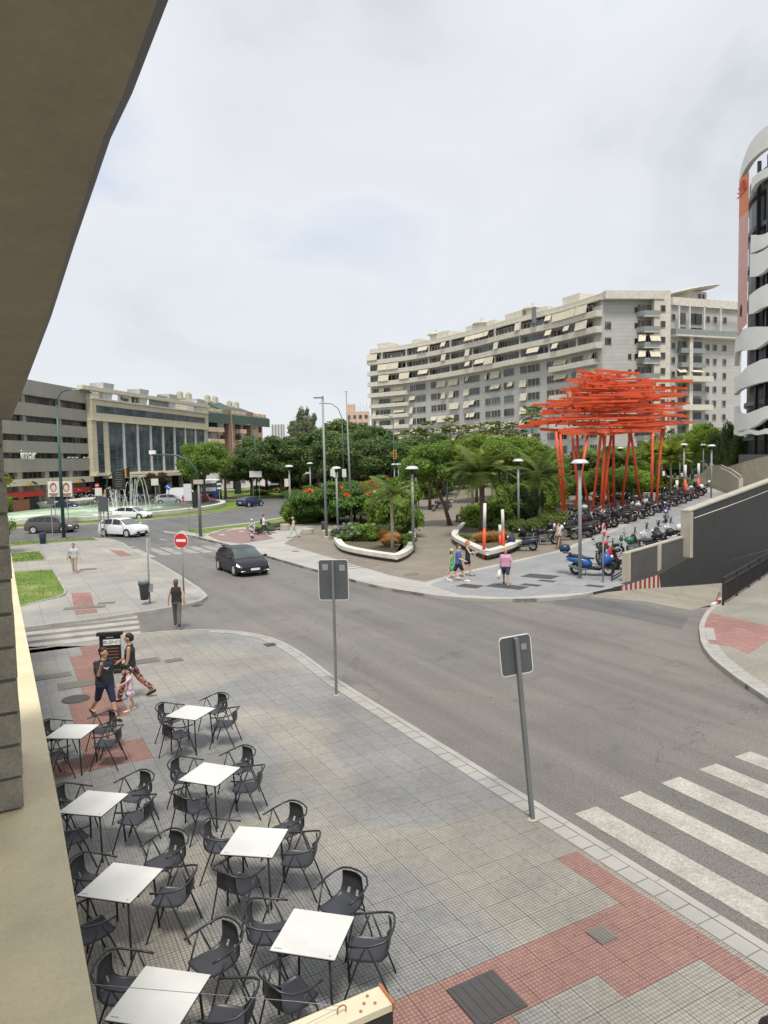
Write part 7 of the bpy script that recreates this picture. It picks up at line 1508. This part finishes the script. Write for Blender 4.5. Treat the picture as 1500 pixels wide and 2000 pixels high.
BK = [  # px, py(ground), heading deg in the world, kind, paint, box, label
 (1155, 1124, -18, 's', 'bike_blue', 'car_blue', 'bright blue scooter with a dark blue top box nearest the viewer'), (1222, 1112, 160, 's', 'bike_red', None, 'red scooter tucked behind the small black barrier'), (1188, 1108, 100, 'm', 'bike_black', None, 'black motorcycle with a red helmet on it beside the blue scooter'),
 (1238, 1088, 165, 'm', 'bike_green', 'trim_black', 'green and black motorcycle with a round top box behind the low wall'), (1262, 1082, 165, 's', 'bike_black', 'trim_black', 'black scooter with a top box behind the low wall left of the silver ones'), (1284, 1072, 165, 's', 'bike_silver', 'bike_white', 'silver scooter with a white top box behind the low wall'), (1306, 1066, 165, 's', 'bike_black', 'bike_silver', 'black scooter with a silver top box behind the low wall'), (1330, 1058, 165, 's', 'bike_silver', 'trim_black', 'silver scooter with a raised black top box nearest the pale pier'),
 (1020, 1076, 170, 's', 'bike_navy', None, 'navy scooter beside the striped posts'), (1062, 1064, 172, 'm', 'bike_black', None, 'black motorcycle with white headlight fairing behind the navy scooter'), (1040, 1060, 170, 's', 'bike_black', 'trim_black', 'black scooter with a top box left of the white fronted motorcycle'), (1100, 1055, 165, 'm', 'bike_white', None, 'white wheeled moped beside the woman in the long skirt'),
 (1130, 1050, 150, 's', 'bike_black', None, 'black maxi scooter right of the woman in the long skirt'), (1146, 1043, 150, 's', 'bike_black', 'trim_black', 'black scooter with box left of the round headed lamp'), (1160, 1036, 152, 's', 'bike_maroon', None, 'maroon scooter between the sculpture legs and the no entry sign'), (1178, 1030, 152, 'm', 'bike_black', None, 'black motorcycle behind the half turned no entry sign'),
 (1205, 1023, 150, 's', 'bike_black', None, 'large black maxi scooter right of the no entry sign'), (1220, 1018, 150, 's', 'bike_black', None, 'second large black maxi scooter right of the no entry sign'), (1236, 1014, 150, 's', 'bike_black', 'trim_black', 'black scooter left of the silver motorcycle'), (1252, 1008, 150, 'm', 'bike_silver', None, 'silver motorcycle before the right sculpture legs'), (1270, 1002, 150, 's', 'bike_maroon', 'trim_black', 'dark maroon scooter at the right sculpture legs'), (1286, 996, 150, 's', 'bike_black', None, 'black scooter right after the sculpture legs'),
 (1302, 990, 148, 's', 'bike_black', 'trim_black', 'black scooter with box beyond the sculpture'), (1318, 984, 148, 'm', 'bike_black', None, 'black motorcycle beyond the sculpture'), (1332, 979, 148, 's', 'bike_maroon', None, 'maroon scooter near the first far striped post'), (1344, 974, 148, 's', 'bike_black', 'bike_white', 'black scooter with a pale box between the far striped posts'), (1354, 969, 148, 'm', 'bike_silver', None, 'silver motorcycle near the far end of the row'), (1362, 964, 148, 's', 'bike_black', 'bike_silver', 'last black scooter at the far end of the row'), (1335, 966, 148, 's', 'bike_silver', 'trim_black', 'silver scooter in the back line near the far striped post'), (1316, 970, 148, 's', 'bike_black', None, 'black scooter in the back line beyond the sculpture'),
 (1128, 1018, 140, 'm', 'bike_black', None, 'black motorcycle in the back line inside the left sculpture legs'), (1148, 1012, 140, 'm', 'bike_silver', None, 'silver motorcycle in the back line inside the sculpture legs'), (1180, 990, 20, 's', 'bike_black', 'bike_white', 'black scooter in the middle of the sculpture legs'), (1215, 984, 20, 's', 'bike_black', None, 'black scooter in the back line under the sculpture'), (1166, 972, 100, 'm', 'bike_black', None, 'dark motorcycle far inside the sculpture near the bench'), (1240, 972, 10, 's', 'bike_black', 'teal', 'dark delivery scooter with a teal box behind the sculpture'), (1225, 968, 10, 's', 'bike_silver', None, 'pale scooter left of the one with a teal box'), (1250, 992, 150, 's', 'bike_black', None, 'black scooter in the back line at the right sculpture legs'),
 (860, 998, 200, 'm', 'bike_black', None, 'black motorcycle alone on the plaza left of the feathery tree'), (868, 992, 200, 's', 'bike_silver', None, 'grey scooter behind the lone black motorcycle')]
ALT = [('s', 'bike_black', None), ('s', 'bike_black', 'trim_black'), ('m', 'bike_black', None), ('s', 'bike_maroon', None), ('s', 'bike_silver', 'trim_black')]
row = [b_ for b_ in BK if 145 <= b_[2] <= 152 and b_[1] > 960 and 'back line' not in b_[6]]
row.sort(key=lambda b_: b_[0])
for i, (a, b_) in enumerate(list(zip(row, row[1:]))[::2]): BK.append(((a[0]+b_[0])/2-1, (a[1]+b_[1])/2-1, 150, *ALT[i % 5], f'{ORD[i]} two wheeler wedged between others in the long front row, counted from the left'))
for px, py, hd, kd, pa, bx, lb in BK:
    key = (kd, pa, bx)
    if key not in PR: PR[key] = (scooter if kd == 's' else motorbike)(pa, bx); t = PR[key]
    else: t = copy_tree(PR[key])
    p = S(px, py); t.location = (p.x, p.y, p.z+.012); t.rotation_euler = (R_(-6) if kd == 'm' else R_(-3), 0, R_(hd+random.Random(px).uniform(-6, 6))); t.scale = (1.16, 1.4, 1.14) if px > 1120 else (1.06, 1.2, 1.06); t['label'] = lb
p = S(1188, 1108); o = MB().ball((0, 0, 0), (.15, .13, .13), 14, 10).build('helmet', 'red_sign', None, True); o.location = p+Vector((-.05, .35, 1.22)); tag(o, 'red helmet resting on the black motorcycle by the blue scooter', 'helmet')
# ridden trail bike
t = motorbike('bike_purple'); p = S(1301, 1020); t.location = p; t.rotation_euler = (0, 0, R_(-115)); t['label'] = 'blue and white trail motorcycle standing in the middle of the lane'; t.name = 'motorcycle'
# bicycle like rider by the lamp

# ================================================================== PEOPLE
def capsule(mb, p, q, r0, r1, n=12):
    p, q = Vector(p), Vector(q); d = q-p; l = d.length; ts = [-1, -.7, -.3, 0]; P = []; Rr = []
    u = d.normalized() if l > 1e-6 else Vector((0, 0, 1))
    for s_ in (-.98, -.75, -.4, 0): P.append(p+u*s_*r0); Rr.append(r0*math.sqrt(max(.02, 1-s_*s_)))
    for s_ in (0, .4, .75, .98): P.append(q+u*s_*r1); Rr.append(r1*math.sqrt(max(.02, 1-s_*s_)))
    mb.tube(P, Rr, n)
def remesh(mb, name, m, parent, vox, smooth=2):
    me = mb.mesh(name+'_src', m); o = link(name, me, None); r = o.modifiers.new('r', 'REMESH'); r.mode = 'VOXEL'; r.voxel_size = vox; r.use_smooth_shade = True
    if smooth: s_ = o.modifiers.new('s', 'SMOOTH'); s_.iterations = smooth; s_.factor = .5
    dg = bpy.context.evaluated_depsgraph_get(); dg.update(); m2 = bpy.data.meshes.new_from_object(o.evaluated_get(dg)); m2.name = name; m2.materials.clear(); m2.materials.append(M[m]); m2.polygons.foreach_set('use_smooth', [True]*len(m2.polygons))
    bpy.data.objects.remove(o); return link(name, m2, parent)
def person(label, base, head, h=1.72, top='cloth_black', bottom='cloth_navy', shoes='trim_black', skin='skin', hair='hair_dark', hairlen=0, legs=(.35, -.3), bends=(.1, .25), arms=(-.3, .35), elb=(.25, .3), sleeve=.45, pants=1.0, skirt=0, dress=0, hat=None, headturn=0, bag=None, girth=1.0, vox=.017, extra=None, armout=(.1, .1), strap=None, bun=False, sit=False, lean=0.0, cap=None):
    s = h/1.72; t = thing('person', label, 'person', base, head-R_(90)); V = lambda x, y, z: Vector((x*s, (y+lean*max(0, z-.9))*s, z*s))
    hipz = .92 if not sit else .52
    def leg(sd, a, b_):
        hp = Vector((sd*.09, 0, hipz))
        if sit: kn = hp+Vector((sd*.05, .42, .02)); an_ = Vector((kn.x, kn.y+.03, .08)); return hp, kn, an_
        kn = hp+Vector((0, math.sin(a)*.44, -math.cos(a)*.44)); k2 = a-b_; an_ = kn+Vector((0, math.sin(k2)*.42, -math.cos(k2)*.42)); return hp, kn, an_
    LG = [leg(-1, legs[0], bends[0]), leg(1, legs[1], bends[1])]
    low = min(l[2].z for l in LG)-.07 if not sit else 0
    dz = -low; sh = Vector((0, 0, dz)); LG = [tuple(p+sh for p in l) for l in LG]; Z0 = dz+(hipz-.92)
    def U(p): return V(p.x, p.y, p.z)
    def W(x, y, z): return V(x, y, z+Z0)
    ARM = []
    for sd, a, b_, ao in ((-1, arms[0], elb[0], armout[0]), (1, arms[1], elb[1], armout[1])):
        sp_ = Vector((sd*.185, -.01, 1.40+Z0)); el_ = sp_+Vector((sd*ao*.28, math.sin(a)*.28, -math.cos(a)*.28)); k2 = a+b_; wr = el_+Vector((sd*ao*.12, math.sin(k2)*.25, -math.cos(k2)*.25)); dr = (wr-el_).normalized(); ARM.append((sp_, el_, wr, dr))
    b = MB(); g_ = girth
    hc = Vector((0, .02, 1.61)); hd = lambda x, y, z: W(hc.x+x*math.cos(headturn)-y*math.sin(headturn), hc.y+x*math.sin(headturn)+y*math.cos(headturn), hc.z+z)
    b.ball(hd(0, -.005, .02), (.077*s, .095*s, .11*s), 16, 12); capsule(b, hd(0, .02, -.05), hd(0, .045, -.07), .05*s, .04*s); capsule(b, hd(0, .085, .005), hd(0, .108, -.02), .011*s, .016*s)
    for sd in (-1, 1): b.ball(hd(sd*.078, -.005, 0), (.012*s, .02*s, .03*s), 8, 6)
    capsule(b, W(0, 0, 1.42), W(0, .015, 1.55), .058*s, .052*s)
    for sd in (-1, 1): capsule(b, W(sd*.04, 0, 1.40), W(sd*.155, -.005, 1.40), .07*s, .055*s)
    for z, wx, r in ((1.28, .09, .105), (1.14, .075, .10), (1.02, .08, .105), (.95, .085, .11)):
        for sd in (-1, 1): capsule(b, W(0, 0, z), W(sd*wx*g_, 0, z-.02), r*s*g_, r*.92*s*g_)
    for hp, kn, an_ in LG:
        capsule(b, U(hp), U(kn), .085*s*g_, .055*s); capsule(b, U(kn), U((kn*.6+an_*.4)+Vector((0, -.012, 0))), .054*s, .053*s); capsule(b, U(kn*.6+an_*.4+Vector((0, -.012, 0))), U(an_), .053*s, .036*s); capsule(b, U(an_), U(an_+Vector((0, .12, -.045))), .038*s, .03*s)
    for k, (sp_, el_, wr, dr) in enumerate(ARM):
        capsule(b, U(sp_), U(el_), .05*s, .038*s); capsule(b, U(el_), U(wr), .038*s, .026*s); pe = wr+dr*.085; capsule(b, U(wr), U(pe), .027*s, .033*s)
        sd = -1 if k == 0 else 1; side_ = Vector((0, 1, 0)); 
        for f_, (of, ln) in enumerate(((-.03, .055), (-.01, .07), (.01, .066), (.028, .05))):
            a0 = pe+side_*of*.9; mid = a0+dr*ln*.55; capsule(b, U(a0-dr*.02), U(mid), .011*s, .010*s, 8); capsule(b, U(mid), U(mid+dr*ln*.4+Vector((-sd*.012, .004, 0))), .010*s, .008*s, 8)
        capsule(b, U(wr+dr*.03+Vector((-sd*.005, .02, 0))), U(wr+dr*.075+Vector((-sd*.02, .05, 0))), .012*s, .009*s, 8)
    remesh(b, 'body', skin, t, vox*.75, 1)
    # clothes
    if top:
        b = MB(); e_ = .013
        for sd in (-1, 1): capsule(b, W(sd*.03, 0, 1.395), W(sd*.16, -.005, 1.395), .078*s, (.062)*s)
        for z, wx, r in ((1.30, .092, .103), (1.24, .088, .103), (1.18, .083, .101), (1.12, .08, .10), (1.06, .081, .102), (1.0, .084, .105), (.94, .087, .108)):
            for sd in (-1, 1): capsule(b, W(0, 0, z), W(sd*wx*g_, 0, z-.01), (r*g_+e_)*s, (r*.96*g_+e_)*s)
        if sleeve > 0:
            for sp_, el_, wr, dr in ARM:
                if sleeve <= 1: capsule(b, U(sp_), U(sp_.lerp(el_, sleeve*1.6 if sleeve < .6 else 1)), .066*s, .055*s)
                else: capsule(b, U(sp_), U(el_), .062*s, .05*s); capsule(b, U(el_), U(el_.lerp(wr, .85)), .05*s, .038*s)
        if dress: capsule(b, W(0, 0, .95), W(0, 0, .95-dress), .15*s, .20*s)
        remesh(b, 'dress' if dress else 'shirt', top, t, vox, 9)
    if bottom:
        b = MB()
        for z, wx, r in ((.97, .085, .106), (.9, .085, .115)):
            for sd in (-1, 1): capsule(b, W(0, 0, z), W(sd*wx*g_, 0, z-.02), (r*g_+.006)*s, (r*.95*g_+.006)*s)
        if skirt: capsule(b, W(0, 0, .9), W(0, (legs[0]+legs[1])*.1, .92-skirt), .15*s, .19*s)
        else:
            for hp, kn, an_ in LG:
                if pants <= .6: capsule(b, U(hp), U(hp.lerp(kn, min(1, pants*1.6))), .10*s*g_, .085*s)
                else: capsule(b, U(hp), U(kn), .10*s*g_, .075*s); capsule(b, U(kn), U(kn.lerp(an_, min(1, (pants-.6)*2.4))), .075*s, .065*s)
        remesh(b, 'skirt' if skirt else ('shorts' if pants <= .6 else 'trousers'), bottom, t, vox, 5)
    for hp, kn, an_ in LG:
        d_ = (an_-kn).normalized(); tl = max(-.5, min(.9, -d_.y*.9)) if not sit else 0; q = U(an_); fz = Vector((0, math.cos(tl*.8), -math.sin(tl*.8) if d_.y < 0 else 0)); mb = MB(); capsule(mb, q+Vector((0, -.03, -.035))*s, q+(fz*.17+Vector((0, 0, -.045)))*s, .045*s, .036*s, 10); mb.build('shoe', shoes, t, True)
    if hair:
        mb = MB(); mb.ball(hd(0, -.020, .068), (.088*s, .096*s, .080*s), 14, 10); mb.ball(hd(0, -.05, .01), (.078*s, .068*s, .09*s), 12, 8)
        if hairlen: capsule(mb, hd(0, -.06, .03), hd(0, -.075, -hairlen), .085*s, .06*s)
        if bun: mb.ball(hd(0, -.10, .06), (.05*s, .05*s, .05*s), 10, 8)
        remesh(mb, 'hair', hair, t, .014, 1)
    for sd in (-1, 1): MB().ball(hd(sd*.03, .083, .02), (.010*s, .006*s, .007*s), 8, 6).build('eye', 'trim_black', t)
    MB().ball(hd(0, .092, -.055), (.022*s, .006*s, .006*s), 8, 5).build('mouth', 'leather', t)
    if hat:
        mb = MB(); c_ = hd(0, -.01, .085); mb.lathe([(.17*s, -.01), (.17*s, .0), (.10*s, .01), (.095*s, .07), (.05*s, .1), (0, .1)], 20, c_); mb.build('hat', hat, t, True); MB().lathe([(.102*s, .012), (.101*s, .035)], 20, c_).build('hat_band', 'trim_black', t)
    if cap: mb = MB(); mb.ball(hd(0, -.01, .07), (.09*s, .105*s, .07*s), 14, 8); mb.box(hd(0, .12, .06), (.13*s, .1*s, .012)); mb.build('cap', cap, t, True)
    if bag:
        kind, m, sd = bag; wr = ARM[0 if sd < 0 else 1][2]; p = U(wr)
        if kind == 'hand': b = MB(); b.ball(p+Vector((sd*.03, .04, -.33))*s, (.09, .15, .2), 12, 10); b.ball(p+Vector((sd*.08, -.02, -.42))*s, (.08, .12, .14), 12, 10); capsule(b, p+Vector((0, .02, -.06))*s, p+Vector((0, .03, -.2))*s, .012, .05); bg = remesh(b, 'shopping_bag', m, None, .02, 0); 
        if kind == 'hand': bg.location = t.location; bg.rotation_euler = t.rotation_euler; tag(bg, 'white plastic shopping bag held by the '+label.split(' with')[0].split(' carrying')[0], 'bag')
        if kind in ('back', 'hip'):
            b = MB(); c_ = W(0, -.19, 1.2) if kind == 'back' else W(sd*.2, .08, .95); b.ball(c_, (.15*s, .09*s, .2*s) if kind == 'back' else (.06*s, .13*s, .1*s), 12, 10); 
            if kind == 'hip': b.tube([W(sd*.2, .05, 1.0), W(sd*.1, .12, 1.2), W(-sd*.13, .05, 1.42)], .012, 5)
            o = b.build('backpack' if kind == 'back' else 'handbag', m, t, True)
    if extra: extra(t, W, hd, s, ARM, U)
    return t
def hdg(px0, py0, px1, py1): a, b_ = G(px0, py0), G(px1, py1); return math.atan2(b_.y-a.y, b_.x-a.x)
def logo(t, W, hd, s, ARM, U):
    for dx, dz, r in ((-.03, .0, .5), (0, -.02, -.5), (.03, .005, .5), (.055, .02, -.3)): MB().box(W(dx, .128, 1.27+dz), (.05, .006, .013), mtx=Matrix.Rotation(r, 3, 'Y')).build('shirt_print', 'white_paint', t)
person('woman in black t-shirt and navy shorts walking with hand at her mouth', G(208, 1404), R_(-38), 1.70, 'cloth_black', 'cloth_denim', 'trim_black', 'skin', 'hair_dark', 0, (.38, -.42), (.08, .35), (-.12, .5), (.3, 2.1), .5, .62, headturn=R_(18), bag=('back', 'trim_black', 1), girth=1.12, vox=.013, bun=True, extra=logo)
person('woman in black sleeveless top with patterned trousers and curly dark hair', G(258, 1366), R_(190), 1.70, 'cloth_black', 'print_dark', 'trim_black', 'skin', 'hair_dark', .02, (.4, -.5), (.1, .3), (.1, .35), (.25, .6), 0, .95, bag=('hip', 'trim_black', -1), girth=1.05, vox=.013)
def bow(t, W, hd, s, ARM, U): MB().ball(hd(-.02, -.1, .12), (.05, .02, .03), 8, 6).build('bow', 'print_pink', t)
person('toddler in a pale pink patterned dress holding the woman beside her', G(255, 1388), R_(215), 1.02, 'print_pink', None, 'cloth_peach', 'skin_pale', 'hair_dark', .04, (.15, -.15), (.05, .1), (.9, .1), (.4, .2), .4, 1, dress=.22, girth=1.05, vox=.013, extra=bow)
person('woman in black vest and olive trousers with long hair walking away', G(347, 1222), R_(100), 1.68, 'cloth_black', 'cloth_olive', 'trim_black', 'skin_pale', 'hair_brown', .24, (.2, -.22), (.05, .25), (.1, -.15), (.2, .2), 0, 1.0, girth=.98, vox=.015, armout=(.3, .3))
person('woman in light grey vest and beige trousers with a crossbody bag', G(146, 1119), R_(-80), 1.62, 'cloth_lightgrey', 'cloth_beige', 'cloth_beige', 'skin', 'hair_brown', 0, (.1, -.12), (.05, .12), (.12, -.1), (.2, .25), .35, .95, girth=1.12, bag=('hip', 'leather', 1), armout=(.45, .45))
person('man in blue t-shirt and dark shorts walking with the hatted girl', G(896, 1136), R_(-15), 1.80, 'cloth_blue', 'cloth_black', 'white_paint', 'skin_pale', 'hair_brown', 0, (.42, -.45), (.1, .25), (-.1, .3), (.3, .9), .5, .5, girth=1.18)
person('woman in black top and dark shorts holding papers behind the man in blue', G(914, 1126), R_(-10), 1.78, 'cloth_black', 'cloth_denim', 'leather', 'skin_pale', 'hair_orange', .08, (.2, -.3), (.05, .2), (.3, .5), (1.2, 1.3), 0, .4, extra=lambda t, W, hd, s, A, U: MB().box(W(.05, .3, 1.12), (.22, .02, .28), mtx=Matrix.Rotation(.5, 3, 'X')).build('papers', 'cloth_peach', t))
person('girl in green dress and straw hat beside the man in blue', G(883, 1130), R_(-20), 1.42, 'cloth_green', None, 'white_paint', 'skin_pale', 'hair_brown', .1, (.35, -.35), (.1, .2), (.2, -.2), (.2, .2), 0, 1, dress=.3, hat='straw_hat')
person('man in pink shirt and dark shorts carrying a white plastic bag', G(988, 1144), R_(-100), 1.72, 'cloth_pink', 'cloth_navy', 'trim_black', 'skin', 'hair_orange', 0, (.3, -.4), (.1, .3), (.25, -.05), (.9, .15), .6, .5, girth=1.2, bag=('hand', 'plastic_bag', 1), armout=(.35, .2))
person('man in white shirt and black trousers with a shoulder bag striding right', G(516, 1045), R_(0), 1.76, 'cloth_white', 'cloth_black', 'trim_black', 'skin', 'hair_dark', 0, (.5, -.55), (.05, .2), (-.3, .3), (.2, .4), .5, 1.0, bag=('back', 'cloth_black', 1), vox=.02)
person('woman in white headscarf and black and white patterned dress', G(493, 1056), R_(-90), 1.62, 'print_bw', 'print_bw', 'trim_black', 'skin', 'cloth_white', .12, (.1, -.1), (.05, .1), (.1, .1), (.3, .3), 1.5, 1, skirt=.6, vox=.02)
person('woman in peach top and mint trousers with a white cap', G(574, 1050), R_(180), 1.66, 'cloth_peach', 'cloth_mint', 'leather', 'skin', 'hair_brown', .05, (.45, -.5), (.05, .15), (-.2, .3), (.3, .3), 1.2, 1.0, cap='cloth_white', vox=.02)
person('person in dark blue clothes standing by the lamp with the white box', G(559, 1003), R_(-120), 1.68, 'cloth_navy', 'cloth_black', 'trim_black', 'skin', 'hair_dark', 0, (.1, -.1), (.05, .1), (.2, .1), (.5, .3), 1.2, 1.0, vox=.022)
person('woman in pale pink top and long dark skirt walking by the scooters', S(1092, 1072), R_(200), 1.64, 'cloth_peach', 'cloth_brown', 'leather', 'skin', 'hair_brown', .1, (.2, -.3), (.05, .2), (.3, .1), (.5, .4), 1.3, 1, skirt=.72, vox=.02)
sp_ = S(899, 1018); person('man in black vest sitting on the end of the pale planter bench', sp_+Vector((.1, -.2, .0)), R_(200), 1.76, 'cloth_black', 'cloth_brown', 'trim_black', 'skin', 'hair_dark', 0, arms=(.5, .6), elb=(.8, .9), sleeve=0, sit=True, bag=None, vox=.02)
for i, (px, y, m, lb) in enumerate([(1318, 98, 'cloth_navy', 'person in navy among the tables far beyond the scooters'), (1332, 99, 'cloth_white', 'person in white far beyond the scooters'), (1300, 100, 'cloth_pink', 'person in pink far beyond the scooters by the palm'), (1352, 97, 'cloth_black', 'person in black far beyond the scooters near the banner')]):
    p = D(px, 930, y); person(lb, Vector((p.x, y, hz(p.x, y))), R_(40+70*i), 1.7, m, 'cloth_black', vox=.03)
# seated walkers beyond the poincianas
person('person in grey resting under the poinciana trees', G(664, 1012), R_(170), 1.7, 'cloth_lightgrey', 'cloth_black', 'trim_black', 'skin', 'hair_dark', 0, arms=(.5, .6), elb=(.8, .9), sleeve=.5, sit=True, vox=.022)
# dark hair of a passer-by at the very bottom corner
pb = G(1492, 2012, 1.62); person('person in black seen from above at the bottom right corner', Vector((pb.x+.06, pb.y-.05, 0)), R_(-60), 1.72, 'cloth_black', 'cloth_black', 'trim_black', 'skin', 'hair_dark', .1, (.2, -.2), (.05, .2), vox=.014)

# remember which scooters share a group and give every kind its colours
bpy.context.view_layer.update()
# remove the helper templates nothing uses
for me in list(bpy.data.meshes):
    if me.users == 0: bpy.data.meshes.remove(me)
